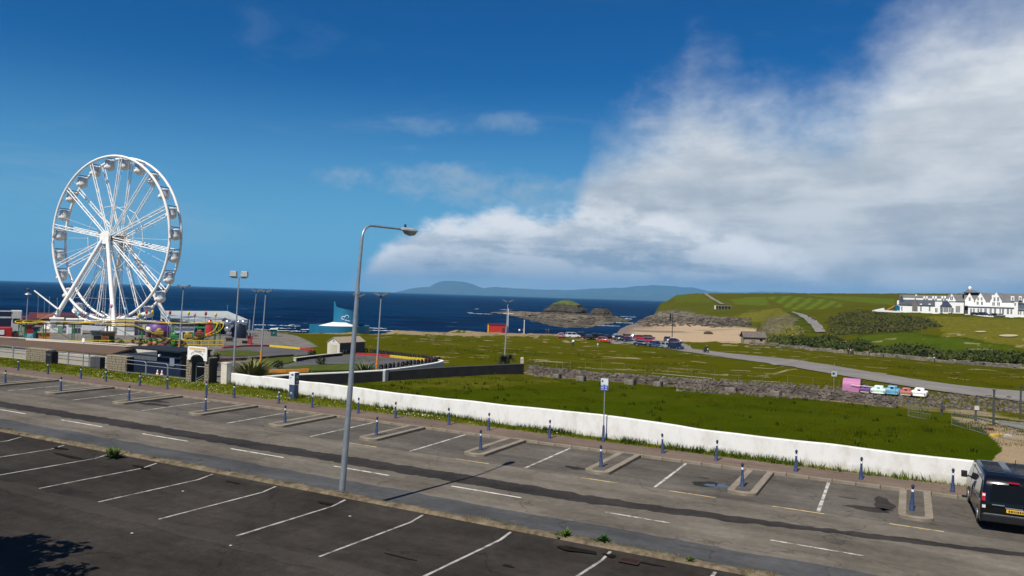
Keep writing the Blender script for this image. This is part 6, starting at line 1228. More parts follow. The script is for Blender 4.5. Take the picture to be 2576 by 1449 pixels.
# ---------------------------------------------------------------- kiddie cars and pink booth
def toycar(px, py, wpx, hpx_, m, m2, lab):
    p = at(px, py, dmax=85); k = p.y/F; w, h = wpx*k*.94, hpx_*k*.94; r = thing('toy_car', lab, 'toy car', p, face(p)-.12, 'small ride-on toy cars in a row'); bh = h*.58; q = MB(); q.box((0, .7, bh/2+.12), (w, 1.4, bh-.05)); q.build('body', m, r, bevel=.09)
    q = MB(); q.box((0, .75, bh+(h-bh)/2), (w*.62, .8, h-bh), 0, 0, .9); cb = q.build('cabin', m, r, bevel=.06); q = MB(); q.box((0, .335, bh+(h-bh)*.52), (w*.2, .03, (h-bh)*.42)); q.build('rear_window', M_glass, cb)
    q = MB(); q.box((0, -.02, bh*.42), (w*.8, .05, bh*.16)); q.build('bumper', m2, r)
    for x in (-1, 1):
        for y in (.25, 1.15): q = MB(); q.cyl((x*w*.5-.06*x, y, .16), (x*w*.5+.04*x, y, .16), .17, n=10); q.build('wheel', M_rub, r)
        q = MB(); q.box((x*w*.4, -.015, bh*.72), (w*.09, .04, bh*.16)); q.build('tail_light', M_red, r)
M_mint = mat('mint paint', (.55, .74, .66), .4, var=.05); M_bl2 = mat('toy blue', (.10, .31, .47), .4, var=.06); M_rd2 = mat('faded red', (.38, .10, .09), .5)
toycar(2207, 994, 37, 24, M_mint, M_white, 'mint green toy car third from the left behind the rubble wall'); toycar(2241, 996, 37, 26, M_bl2, M_sky, 'bright blue toy car between the mint and the faded red ones'); toycar(2276, 998, 33, 22, M_rd2, M_offw, 'faded red and white toy car beside the white one'); toycar(2309, 1001, 38, 25, M_white, M_white, 'plain white toy car at the right end of the row'); toycar(2174, 991, 26, 22, M_purple, M_offw, 'dark purple toy car with cream panel next to the pink booth')
p = at(2140, 986, dmax=85); k_ = p.y/F; r = thing('pink_booth', 'pink barrel roofed booth at the left end of the toy car row', 'booth', p, face(p)-.1); w, h = 40*k_, 33*k_; q = MB(); pr_ = [(-.0, 0), (0, h*.5)]+[(.75-.75*math.cos(a*PI/8), h*.5+h*.5*math.sin(a*PI/8)) for a in range(1, 8)]+[(1.5, h*.5), (1.5, 0)]; q.prism(pr_, -w/2, w/2, fn=lambda x, y, z: (z, x, y)); q.build('shell', mat('booth pink', (.40, .155, .30), .6, var=.08), r, smooth=40); q = MB(); q.prism([(x*1.0, y*1.0) for x, y in pr_], w/2, w/2+.06, fn=lambda x, y, z: (z, x, y)); q.build('end_panel', M_maroon, r); q = MB(); q.cyl((0, -.1, h*.55), (w*2.2, -.3, h*.5), .025, n=5); q.build('white_rail', M_white, r)
# ---------------------------------------------------------------- litter, yellow scraps on the bare earth
for i, (px, py, w_, m, lab) in enumerate([(2508, 1097, .6, mat('scrap yellow', (.45, .29, .03), .6), 'yellow plastic sheet lying on the bare earth corner'), (2535, 1098, .3, M_conc, 'small pale stone beside the yellow plastic sheet'), (2490, 1082, .3, M_maroon, 'small dark red scrap on the bare earth corner')]):
    p = flat(px, py, 0); p.z = TZ(p.x, p.y); r = thing('scrap', lab, 'scrap', p, .3); q = MB(); n_ = 9; vs = [(math.cos(2*PI*j/n_)*w_*(.8+.4*random.random()), math.sin(2*PI*j/n_)*w_*.4*(.8+.4*random.random()), .02+.12*random.random()) for j in range(n_)]; q.add(vs+[(0, 0, .16)]+[(x, y, -.02) for x, y, z in vs], [(j, (j+1) % n_, n_) for j in range(n_)]+[(j, n_+1+j, n_+1+(j+1) % n_, (j+1) % n_) for j in range(n_)]); q.build('scrap_sheet', m, r)
# ---------------------------------------------------------------- parked cars on the gravel by the beach
def car_mesh(style):
    """hatchback or suv, x forward; body profile swept across the width, glasshouse above, wheels, lamps"""
    L, Wd, H_, hb = ((4.1, 1.74, 1.46, .86), (4.5, 1.84, 1.68, 1.0), (4.5, 1.78, 1.44, .88))[style]
    prof = [(-L/2, .35), (-L/2-.02, .62), (-L/2+.08, hb-.02), (L*.14, hb), (L*.36, hb-.1), (L/2-.06, hb-.28), (L/2, .5), (L/2-.05, .28), (-L/2+.08, .26)]
    b = MB(); nn = len(prof)
    for y, sc in ((-Wd/2, .97), (-Wd/2+.12, 1), (Wd/2-.12, 1), (Wd/2, .97)):
        b.v += [(x*sc, y, .27+(z-.27)*(1 if abs(y) < Wd/2-.01 else .95)) for x, z in prof]
    for j in range(3): b.f += [(j*nn+i, j*nn+(i+1) % nn, (j+1)*nn+(i+1) % nn, (j+1)*nn+i) for i in range(nn)]
    b.f += [tuple(range(nn-1, -1, -1)), tuple(range(3*nn, 4*nn))]; b.m = [0]*len(b.f)
    g = ((-L/2+.15, -L/2+.45, L*.08, L*.27), (-L/2+.1, -L/2+.28, L*.10, L*.26), (-L/2+.55, -L*.22, L*.06, L*.25))[style]
    c = MB(); c.v = [(g[0], s*(Wd/2-.1), hb-.03) for s in (-1, 1)]+[(g[3], s*(Wd/2-.1), hb-.03) for s in (-1, 1)]+[(g[1], s*(Wd/2-.26), H_-.05) for s in (-1, 1)]+[(g[2], s*(Wd/2-.26), H_-.05) for s in (-1, 1)]
    c.f = [(0, 2, 6, 4), (3, 1, 5, 7), (1, 0, 4, 5), (2, 3, 7, 6), (4, 6, 7, 5)]; c.m = [0]*5
    rf = MB(); rf.box(((g[1]+g[2])/2, 0, H_-.03), (g[2]-g[1]+.08, Wd-.5, .07))
    for s in (-1, 1):
        for x0, x1, z0, z1 in ((g[0], g[1], hb, H_-.05), (g[3], g[2], hb, H_-.05), ((g[0]+g[3])/2, (g[1]+g[2])/2, hb, H_-.05)): rf.bar((x0, s*(Wd/2-.1), z0), (x1, s*(Wd/2-.25), z1), .07, .07)
    return L, Wd, H_, hb, b, c, rf
M_paint = mat('car paint', (.5, .5, .5), .25, var=.02, coat=.6)
CARS = []
for st in range(3):
    L, Wd, H_, hb, b, c, rf = car_mesh(st); r = bpy.data.objects.new('parked_car', None); COL.objects.link(r); r['category'] = 'car'; r['group'] = 'cars parked on the gravel by the beach'; r.location = (0, -40-6*st, 0)
    b.build('body', M_paint, r, smooth=35, bevel=.05); c.build('windows', M_glass, r); rf.build('roof', M_paint, r, bevel=.02)
    for x in (-L*.31, L*.31):
        for s in (-1, 1): q = MB(); q.cyl((x, s*(Wd/2-.2), .32), (x, s*(Wd/2+.01), .32), .32, n=14); w_ = q.build('wheel', M_rub, r, smooth=40); q = MB(); q.cyl((x, s*(Wd/2-.01), .32), (x, s*(Wd/2+.022), .32), .19, n=10); q.build('rim', M_steel, w_)
    for s in (-1, 1):
        q = MB(); q.box((L/2-.07, s*(Wd/2-.3), .62), (.12, .34, .14)); q.build('headlight', M_silver, r); q = MB(); q.box((-L/2+.02, s*(Wd/2-.22), .74), (.1, .24, .2)); q.build('tail_light', M_red, r)
    CARS.append(r)
paint = {n_: mat('paint '+n_, c, .25, var=.02, coat=.7, metal=mt) for n_, c, mt in [('white', (.74, .75, .76), 0), ('black', (.008, .008, .009), 0), ('navy', (.010, .017, .05), 0), ('red', (.36, .018, .025), 0), ('orange red', (.46, .05, .02), 0), ('silver', (.45, .47, .49), .4), ('grey', (.07, .075, .08), .2), ('blue', (.03, .06, .19), 0), ('pink red', (.42, .12, .16), 0), ('maroon', (.08, .008, .014), 0)]}
carlist = [(1500, 636, 'pink red', 0, 1.3, 'pinkish red small car at the left end of the parked cars'), (1600, 638, 'white', 1, .25, 'white suv second from the left among the parked cars'), (1690, 636, 'navy', 1, .4, 'dark navy suv just right of the white suv'), (1748, 648, 'black', 0, .5, 'black hatchback in front of the dark navy suv'), (1800, 628, 'black', 2, .3, 'black saloon in the back row above the orange red car'), (1850, 622, 'navy', 0, .3, 'navy hatchback in the back row left of the gap'), (1905, 646, 'black', 2, .5, 'black saloon right behind the orange red car'), (1880, 676, 'orange red', 0, -.35, 'orange red hatchback parked lowest in the left cluster'), (1990, 612, 'grey', 0, .9, 'grey car partly hidden behind the middle white car'), (2012, 640, 'white', 0, .2, 'white hatchback at the left of the middle cluster'), (2035, 672, 'black', 1, -.3, 'black suv below the middle white hatchback'), (2092, 624, 'red', 0, .6, 'red hatchback in the back of the middle cluster'), (2108, 666, 'navy', 2, -.3, 'navy saloon in the middle of the parked cars'), (2165, 628, 'white', 0, .3, 'white hatchback right of the red one in the back row'), (2205, 660, 'red', 2, -.4, 'red saloon in the middle cluster front'), (2275, 630, 'grey', 0, .5, 'grey hatchback behind the right red car'), (2290, 670, 'red', 0, -.4, 'red hatchback at the right of the middle cluster'), (2222, 712, 'navy', 2, -.35, 'long dark navy saloon parked nearest the grass'), (2338, 718, 'blue', 0, -1.2, 'blue hatchback facing the camera nearest the grass'), (2440, 660, 'grey', 1, 1.2, 'dark grey suv in the back of the right cluster'), (2505, 672, 'white', 2, -.3, 'white saloon in the right cluster'), (2512, 700, 'maroon', 0, -.5, 'maroon car squeezed below the white saloon'), (2450, 732, 'silver', 0, -1.0, 'silver hatchback at the left front of the right cluster'), (2515, 742, 'navy', 1, -1.1, 'navy suv at the right front corner of the parked cars')]
for i, (X_, Y_, cn, st, rz, lab) in enumerate(carlist):
    px, py = (1150+X_/3.03)/1.165, (780+Y_/3.03)/1.165; p = at(px, py, dmax=240); yy = {2: 239.5, 3: 230.5, 4: 236.0, 5: 241.2, 6: 231.0, 8: 243.2, 9: 238.6, 11: 242.4, 13: 237.6, 15: 241.4, 14: 226.5, 12: 219.0, 10: 223.5, 16: 217.0, 19: 239.6, 20: 234.5, 21: 216.0}.get(i, p.y); x_ = p.x/p.y*yy; p = Vector((x_, yy, TZ(x_, yy))); src = CARS[st]; o = dup(src, p+Vector((0, 0, .09)), rz+random.uniform(-.1, .1), lab); recolour(o, {'car paint': paint[cn]})
# hotel cars use the same builds
# ---------------------------------------------------------------- people: one skinned body each, clothes as children
def person(p, lab, rz=0, h=1.7, top='white', legs='dark', step=.18, rider=False, group=None):
    r = thing('person', lab, 'person', p, rz, group); k = h/1.75
    def skin(name, vs, es, rad, m, par):
        me = bpy.data.meshes.new(name); me.from_pydata([tuple(Vector(v)*k) for v in vs], es, []); me.materials.append(m); o = bpy.data.objects.new(name, me); COL.objects.link(o); o.parent = par
        s_ = o.modifiers.new('skin', 'SKIN'); s_.use_smooth_shade = True; me.skin_vertices[0].data[0].use_root = True
        for i, rr in enumerate(rad): me.skin_vertices[0].data[i].radius = (rr*k, rr*k*(.8 if i in (0, 1, 2) else 1))
        return o
    s = step
    if rider: J = [(0, 0, .78), (.0, .18, 1.05), (0, .30, 1.30), (0, .34, 1.44), (0, .36, 1.58), (-.17, .25, 1.25), (-.24, .45, 1.02), (-.2, .68, .98), (.17, .25, 1.25), (.24, .45, 1.02), (.2, .68, .98), (-.12, .02, .76), (-.2, .32, .55), (-.2, .15, .12), (.12, .02, .76), (.2, .32, .55), (.2, .15, .12), (-.2, .28, .08), (.2, .28, .08)]
    else: J = [(0, 0, .93), (0, 0, 1.15), (0, 0, 1.38), (0, 0, 1.50), (0, .02, 1.63), (-.19, 0, 1.36), (-.25, .03, 1.10), (-.24, .12, .85), (.19, 0, 1.36), (.25, -.03, 1.10), (.24, .06, .85), (-.09, 0, .90), (-.10, s*.5, .50), (-.10, s*.4, .07), (.09, 0, .90), (.10, -s*.3, .50), (.10, -s*1.1, .07), (-.1, s*.4+.14, .04), (.1, -s*1.1+.14, .04)]
    E_ = [(0, 1), (1, 2), (2, 3), (3, 4), (2, 5), (5, 6), (6, 7), (2, 8), (8, 9), (9, 10), (0, 11), (11, 12), (12, 13), (0, 14), (14, 15), (15, 16), (13, 17), (16, 18)]
    rd = [.13, .14, .13, .055, .105, .06, .045, .035, .06, .045, .035, .085, .06, .045, .085, .06, .045, .04, .04]
    skin('body', J, E_, rd, M_skin, r)
    cm = {'white': M_white, 'dark': M_dkgrey, 'black': M_black, 'navy': M_navyd, 'red': M_red, 'grey': M_dkgrey, 'blue': M_navy, 'pale': M_conc}
    skin('jacket', [J[0], J[1], J[2], J[5], J[6], J[7], J[8], J[9], J[10], (J[3][0], J[3][1], J[3][2]-.04)], [(0, 1), (1, 2), (2, 3), (3, 4), (4, 5), (2, 6), (6, 7), (7, 8), (2, 9)], [.19, .205, .20, .11, .09, .065, .11, .09, .065, .09], cm[top], r)
    skin('trousers', [J[0], J[11], J[12], J[13], J[14], J[15], J[16]], [(0, 1), (1, 2), (2, 3), (0, 4), (4, 5), (5, 6)], [.185, .125, .10, .085, .125, .10, .085], cm[legs], r); skin('shoes', [J[13], J[17]], [(0, 1)], [.075, .06], M_black, r); skin('shoes', [J[16], J[18]], [(0, 1)], [.075, .06], M_black, r)
    q = MB(); c = Vector(J[4])*k; q.ell((c.x, c.y-.015, c.z+.03), (.112*k, .118*k, .11*k), 10, 6); q.build('helmet' if rider else 'hair', M_black if rider else M_wood, r, smooth=60); return r
person(at(1441, 870, dmax=230), 'person in white top and dark trousers walking on the grass below the white suv', .6, 1.75, 'white', 'dark'); person(at(1503, 874, dmax=230), 'small child in pale clothes on the grass below the orange red car', 1.0, 1.1, 'white', 'pale')
for i, (px, py, t_, l_, hh, lab) in enumerate([(1519-0, 0, 0, 0, 0, '')][:0]): pass
for px, py, t_, hh, lab in [(1373.0, 839, 'black', 1.7, 'left person of the dark pair standing on the sandy edge'), (1379.5, 839.5, 'navy', 1.7, 'right person of the dark pair standing on the sandy edge'), (1306, 836, 'white', 1.65, 'person in pale top between the red hut and the white flagpole'), (1315, 836.5, 'black', 1.7, 'dark dressed person beside the white flagpole')]:
    person(at(px, py, dmax=262), lab, random.random()*6, hh, t_, 'dark')
for px, py, t_, hh, lab in [(2133, 890, 'black', 1.45, 'left walker in black of the trio by the far stone wall'), (2139, 890.5, 'pale', 1.4, 'walker in pale top in the middle of the trio by the far stone wall'), (2144, 891, 'black', 1.45, 'right walker in black of the trio by the far stone wall'), (2186, 895, 'dark', 1.5, 'person in dark grey clothes at a gap of the far stone wall'), (2192, 893, 'red', 1.3, 'person in reddish top beside the one in dark grey'), (2222, 899, 'black', 1.1, 'small dark crouching figure near the far stone wall'), (2042, 806, 'black', 1.8, 'left walker on the sloping hill path'), (2048, 808, 'dark', 1.8, 'right walker on the sloping hill path')]:
    person(at(px, py, dmax=420), lab, random.random()*6, hh, t_, 'dark')
def motorbike(px, py, lab, labp, sc=1.0, rz=.8):
    p = at(px, py, dmax=230); r = thing('motorcycle', lab, 'motorcycle', p, rz); r.scale = (sc,)*3
    for y in (-.68, .72): q = MB(); q.cyl((-.06, y, .31), (.06, y, .31), .31, n=14); w_ = q.build('wheel', M_rub, r); q = MB(); q.cyl((-.07, y, .31), (.07, y, .31), .16, n=10); q.build('rim', M_steel, w_)
    q = MB(); q.box((0, .0, .62), (.3, .95, .34)); q.ell((0, .2, .82), (.2, .34, .18), 10, 6); q.build('body', M_black, r, bevel=.04); q = MB(); q.box((0, -.35, .84), (.26, .62, .1)); q.build('saddle', M_rub, r); q = MB(); q.cyl((0, .72, .31), (0, .48, 1.0), .05, n=6); q.cyl((-.34, .46, 1.02), (.34, .46, 1.02), .025, n=6); q.build('fork', M_steel, r); q = MB(); q.ell((0, .62, .86), (.14, .1, .15), 8, 5); q.build('headlight', M_white, r)
    d = person(p+Vector((0, 0, .06)), labp, rz, 1.75*sc, 'black', 'black', rider=True); d.location = p+Vector((0, 0, .10)); return r
motorbike(1775, 888, 'dark motorcycle riding away from the parked cars on the path', 'rider in black on the motorcycle leaving the parked cars', 1.0, 3.5); motorbike(2346, 909, 'black motorcycle with a white front by the far stone wall at the right', 'rider in black on the motorcycle by the far stone wall', 1.05, 3.0)
# ---------------------------------------------------------------- red lifeguard hut, flagpoles, tall beach pole
r_, w, h = hut('lifeguard_hut', 'red flat-roofed lifeguard hut on the grassy edge above the sea', 'hut', 1228, 1276, 816.5, 250, 3, M_red, mat('hut roof', (.12, .02, .03), .6), opening=[(.02, .07, 0, 1, M_yel, 'corner_post'), (.78, .92, .05, .62, M_maroon, 'door'), (.08, .95, .86, .93, mat('hut dark red', (.16, .01, .012), .5), 'shutter_band')])
for px, pt_, d, lab in [(1279.5, 778, 252, 'white crossed flagpole just right of the red hut'), (1320.5, 806, 250, 'short white flagpole right of the red hut')]:
    p = at_d(px, d); z1 = zpix(px, pt_, d)-p.z; r = thing('flagpole', lab, 'flagpole', p, 0, 'white flagpoles by the red hut'); q = MB(); q.cyl((0, 0, 0), (0, 0, z1), .14, .09, 7); q.build('pole', M_white, r)
    q = MB(); q.ell((0, 0, z1), (.17, .17, .17), 8, 5); q.build('finial', M_white, r)
    if z1 > 5: q = MB(); q.box((0, 0, z1-1.4), (3.4, .1, .12)); q.build('yard_arm', M_white, r)
p = at(1690, 850, dmax=244); z1 = zpix(1690, 788, p.y)-p.z; r = thing('beach_pole', 'tall dark pole with dark boards rising behind the right parked cars', 'pole', p); q = MB(); q.cyl((0, 0, 0), (0, 0, z1), .13, .1, 7); q.build('pole', M_black, r); q = MB(); q.box((-.7, 0, z1*.86), (.5, .12, z1*.26)); q.build('board', M_black, r); q = MB(); q.box((.6, 0, z1*.72), (1.0, .1, .6)); q.build('speaker_board', M_dkgrey, r)
# stone shelter by the beach
p = at(1898, 864, dmax=218); r = thing('stone_hut', 'small stone hut with brown pitched roof at the start of the far stone wall', 'hut', p, face(p)+.25); w = 52*p.y/F; h1 = 1.9; h2 = 3.3; dp = 4.2
q = MB(); q.box((0, dp/2, h1/2-.3), (w, dp, h1+.6)); q.build('wall', mat('hut stone', (.26, .20, .13), .95, scale=2, bump=.4, col2=(.38, .30, .2)), r)
q = MB(); q.prism([(-.35, h1-.15), (dp/2, h2), (dp+.35, h1-.15), (dp+.35, h1), (dp/2, h2+.17), (-.35, h1)], -w/2-.4, w/2+.4, fn=lambda x, y, z: (z, x, y)); q.build('roof', mat('hut roof tiles', (.085, .068, .058), .9, scale=1.5, bump=.5, col2=(.15, .12, .10)), r)
for s_ in (-1, 1): q = MB(); q.prism([(0, h1), (dp, h1), (dp/2, h2)], s_*w/2-.05, s_*w/2+.05, fn=lambda x, y, z: (z, x, y)); q.build('gable', mat('hut gable', (.11, .085, .06), .9), r)
q = MB(); q.box((-.4, -.03, 1.0), (1.1, .1, 1.7)); q.build('door', M_wood, r); q = MB(); q.box((w*.3, -.03, 1.15), (.8, .08, .6)); q.build('window', M_glass, r)
# hilltop shelter with openings
p = at(1818, 777); r = thing('hill_shelter', 'low stone shelter with dark openings on the headland slope', 'shelter', p, face(p)); k_ = p.y/F; w = 40*k_; h = 8.5*k_; q = MB(); q.box((0, 1.5, h-.25), (w, 3.2, .5)); q.build('roof', M_stone2, r)
for i in range(6): q = MB(); q.box((-w/2+.3+(w-.6)*i/5, .1, h/2-.3), (.55 if i else 1.2, .5, h+.4)); q.build('pillar', M_offw if i == 0 else M_stone2, r)
q = MB(); q.box((0, 3, h/2-.3), (w, .3, h)); q.build('back_wall', M_black, r)
# ---------------------------------------------------------------- rocks in the bay
def rock(name, label, px, py, wpx, hpx_, d, dep, seed, cap=None, flat_=False, kind=None, layers=9, mats_=None):
    c = pt(px, py, d); c.z = SEA_Z-1.0; w = wpx*d/F; h = hpx_*d/F+1.0; r = thing(name, label, 'rock', c); n = 64; q = MB(); vs = []; R_ = np.random.default_rng(seed); rows = layers*2
    base = [1+.22*math.sin(2*a+seed)+.12*math.sin(3*a+seed*2.1)+.07*math.sin(7*a+seed*1.3) for a in np.linspace(0, 2*PI, n, endpoint=False)]
    jit = R_.uniform(.90, 1.08, (layers, 1))+R_.uniform(-.05, .05, (layers, n))
    for j in range(layers):
        f0 = j/layers; 
        for e_ in (0, 1):
            z = h*(j+e_*.93)/layers; tp = 1-.42*((j)/layers)**1.6
            for i in range(n): a = 2*PI*i/n; vs.append((w/2*base[i]*jit[j, i]*tp*math.cos(a), dep/2*base[i]*jit[j, i]*tp*math.sin(a), z*(1+.05*math.sin(3*a+seed))))
    fs = [(j*n+i, j*n+(i+1) % n, (j+1)*n+(i+1) % n, (j+1)*n+i) for j in range(layers*2-1) for i in range(n)]+[tuple(range((layers*2-1)*n, layers*2*n))]
    q.add(vs, fs); q.build('rock_layers', mats_ or M_rock, r)
    if cap:
        q = MB(); vs = []
        for j in range(7):
            f_ = j/6; 
            for i in range(n): a = 2*PI*i/n; tp = .60*base[i]*(1-f_)*(.97+.06*R_.random()); vs.append((w/2*tp*math.cos(a)*1.05, dep/2*tp*math.sin(a)*1.05, h*.955+cap*d/F*math.sin(f_*PI/2)*(1+.10*R_.random())))
        q.add(vs, [(j*n+i, j*n+(i+1) % n, (j+1)*n+(i+1) % n, (j+1)*n+i) for j in range(6) for i in range(n)]); q.build('grass_cap', mat('islet grass', (.030, .050, .004), .95, scale=.25, col2=(.10, .12, .012), bump=.6), r, smooth=60)
    return r
def rockmat():
    m = mat('shore rock', (.022, .019, .015), .95, scale=.3, col2=(.14, .115, .08), bump=.8, spec=.1, stretch=(1, 1, 5)); return m
M_rock = rockmat()
rock('rock_islet', 'layered rock islet with a green grass cap standing in the bay', 1424, 794, 98, 28, 760, 34, 2, cap=11)
rock('rock_stack', 'bare layered rock hump right of the grass-capped islet', 1512, 797, 72, 20, 745, 22, 5)
def shelf(name, pix, d0_, d1_, h, seed, m):
    """low wave-cut ledge: outline on the water, broken top"""
    out = []; R_ = random.Random(seed)
    P_ = [flat(x, y, SEA_Z) for x, y in pix]; k = MB(); cx_ = sum(p.x for p in P_)/len(P_); cy_ = sum(p.y for p in P_)/len(P_); P2 = resample(P_+[P_[0]], 90)[:-1]; n = len(P2); vs = []
    for f_, z in ((1.0, -.5), (.97, .35*h), (.86, .45*h), (.83, .8*h), (.6, .85*h), (.5, 1.05*h), (.2, 1.1*h)):
        for p in P2: j = 1+R_.uniform(-.05, .05); vs.append((cx_+(p.x-cx_)*f_*j, cy_+(p.y-cy_)*f_*j, SEA_Z+z*R_.uniform(.75, 1.2)))
    k.add(vs, [(j*n+i, j*n+(i+1) % n, (j+1)*n+(i+1) % n, (j+1)*n+i) for j in range(6) for i in range(n)]+[tuple(range(6*n, 7*n))]); return struct(k.build(name, m))
M_shelf = mat('pale ledge', (.055, .046, .034), .95, scale=.12, col2=(.22, .175, .12), bump=.6, spec=.1)
shelf('rock_ledge', [(1228, 786.5), (1290, 784), (1370, 787), (1480, 791), (1545, 796), (1580, 805), (1552, 812), (1490, 822), (1440, 823), (1395, 819), (1350, 808), (1299, 796), (1260, 790)], 0, 0, 1.5, 3, M_shelf)
shelf('rock_ledge', [(1290, 795), (1340, 797), (1400, 808), (1450, 816), (1500, 817), (1485, 825), (1435, 826), (1385, 820), (1335, 806)], 0, 0, 1.1, 4, M_rock)
R_ = random.Random(31); k = MB()
for _ in range(260):
    px = R_.uniform(1290, 1570); py = R_.uniform(792, 820); p = flat(px, py, SEA_Z)
    if not inpoly(np.array([px]), np.array([py]), [(1300, 790), (1540, 797), (1570, 806), (1480, 820), (1400, 816), (1340, 804)])[0]: continue
    s_ = R_.uniform(.8, 2.6); rubble(k, (p.x, p.y, SEA_Z+1.4+s_*.1), (s_*R_.uniform(1, 2.6), s_*R_.uniform(.6, 1.4), s_*.5), R_.uniform(-.4, .4))
stuff(k.build('ledge_boulders', M_rock))
shelf('weedy_ledge', [(1500, 806), (1545, 804), (1590, 806), (1575, 811), (1520, 812)], 0, 0, 1.5, 5, mat('weed rock', (.03, .04, .012), .95, scale=.3, col2=(.10, .10, .05)))
# boulders and scree at the foot of the headland
R_ = random.Random(12); k = MB()
for _ in range(420):
    px = R_.uniform(1600, 1890); py = R_.uniform(800, 822)
    p = at(px, py, dmax=650)
    if p.y < 430: continue
    s_ = R_.uniform(.4, 1.8); rubble(k, (p.x, p.y, p.z+s_*.15), (s_*R_.uniform(.8, 2.4), s_*R_.uniform(.6, 1.2), s_*.6), R_.uniform(-.4, .4))
stuff(k.build('shore_boulders', M_rock))
p = at(2023-0, 0) if False else None
for px, py, s_ in ((2021, 0, 0),)[:0]: pass
pb = at(1850+(770/3.435)/1.0*0, 838) if False else None
p = at((1850+770/3.435)/1.165, (800+615/3.435)/1.165, dmax=470, dmin=260); r = thing('boulder', 'dark boulder lying alone on the beach sand', 'boulder', p); q = MB(); q.ell((0, 0, .5), (2.4, 1.6, 1.1), 12, 7); q.ell((1.4, .3, .2), (1.6, 1.2, .7), 10, 6); q.build('boulder_rock', M_rock, r)
# ---------------------------------------------------------------- scrub: dark bramble masses
def clumps(name, polys, n, size, hgt, m, seed, dmin, dmax, leafn=9, lsz=.38):
    R_ = np.random.default_rng(seed); V = []; Fc = []; cnt = 0; tries = 0; xs = [p[0] for p in polys]; ys = [p[1] for p in polys]
    while cnt < n and tries < n*6:
        tries += 1; px = R_.uniform(min(xs), max(xs)); py = R_.uniform(min(ys), max(ys))
        if not inpoly(np.array([px]), np.array([py]), polys)[0]: continue
        p = at(px, py)
        if p.y < dmin or p.y > dmax: continue
        if vnoise(np.array([p.x/9]), np.array([p.y/9]), 91, 3)[0] < -.12: continue
        s_ = size*R_.uniform(.5, 1.5); hh = hgt*R_.uniform(.4, 1.4); cnt += 1
        for _ in range(leafn):
            c = np.array([p.x, p.y, p.z])+R_.normal(0, 1, 3)*np.array([s_*.5, s_*.5, hh*.22])+np.array([0, 0, hh*.5]); a = R_.normal(0, 1, 3); a /= np.linalg.norm(a); b = np.cross(a, R_.normal(0, 1, 3)); b /= np.linalg.norm(b); l = lsz*R_.uniform(.6, 1.5); o = len(V); V += [c-a*l, c+b*l*.7, c+a*l, c-b*l*.7]; Fc.append((o, o+1, o+2, o+3))
    return stuff(np_mesh(name, np.array(V), np.array(Fc), m, smooth=False))
M_scrub = mat('scrub leaf', (.024, .036, .006), .85, scale=.12, col2=(.070, .085, .018), spec=.12); M_scrub2 = mat('heath leaf', (.045, .050, .010), .9, scale=.1, col2=(.100, .095, .026), spec=.1)
clumps('bramble_hedge', [(1935, 852), (2010, 848), (2080, 850), (2200, 872), (2400, 888), (2620, 905), (2620, 922), (2300, 902), (2200, 894), (2080, 880), (1940, 868)], 1400, 1.7, 1.6, M_scrub, 1, 150, 330, 15, .30)
clumps('heath_scrub', [(2088, 806), (2110, 790), (2200, 786), (2315, 802), (2358, 822), (2290, 834), (2200, 838), (2110, 842), (2094, 832)], 1300, 2.6, .9, M_scrub2, 2, 215, 420, 15, .34)
clumps('slope_grass', [(1850, 842), (1890, 845), (1930, 850), (1980, 842), (1960, 815), (1990, 806), (2030, 836), (1935, 862), (1890, 850)], 220, 1.4, .5, mat('marram', (.10, .10, .02), .9, scale=.2, col2=(.26, .22, .08)), 3, 215, 460, 8, .3)
# ---------------------------------------------------------------- hotel on the hill
HD = 385.0
def HX(X): return 2249+X/7.898
def HY(Y): return 712.4+Y/7.898
ho = pt(HX(1300), HY(640), HD); hotel = thing('hotel', 'white hotel with grey slate roofs, gables and dormers on the green hill', 'hotel', ho, 0); HTH = -math.atan2(ho.x, ho.y); hotel.rotation_euler = (0, 0, HTH); hotel.scale = (math.cos(HTH), 1, 1)
M_hw = mat('hotel white', (.80, .79, .76), .7, var=.04, scale=.3); M_hs = mat('hotel slate', (.10, .098, .10), .8, scale=.35, col2=(.15, .145, .145)); M_hd = mat('hotel blue slate', (.040, .050, .062), .7, scale=.35, col2=(.065, .075, .088))
def hp(X, Y, dd=0): 
    p = pt(HX(X), HY(Y), HD+dd); return p-ho
def hbox(name, m, X0, Y0, X1, Y1, dd, dep, parent=hotel):
    c = (X0+X1)/2; a, b = hp(X0, (Y0+Y1)/2, 0), hp(X1, (Y0+Y1)/2, 0); z1 = hp(c, Y0, 0).z; z0 = hp(c, Y1, 0).z; q = MB(); q.box(((a.x+b.x)/2, dd+dep/2, (z0+z1)/2), (b.x-a.x, dep, z1-z0)); return q.build(name, m, parent)
def hroof(name, m, X0, X1, Ye, Yr, dd, dep, hip0=0, hip1=0, parent=hotel):
    """pitched roof, ridge across the view"""
    c = (X0+X1)/2; xa, xb = hp(X0, Ye).x, hp(X1, Ye).x; ze, zr = hp(c, Ye).z, hp(c, Yr).z; h0, h1 = hip0*dep/2, hip1*dep/2; q = MB()
    v = [(xa, dd-.3, ze), (xb, dd-.3, ze), (xb, dd+dep+.3, ze), (xa, dd+dep+.3, ze), (xa+h0, dd+dep/2, zr), (xb-h1, dd+dep/2, zr)]; q.add(v, [(0, 1, 5, 4), (2, 3, 4, 5), (1, 2, 5), (3, 0, 4), (3, 2, 1, 0)]); return q.build(name, m, parent)
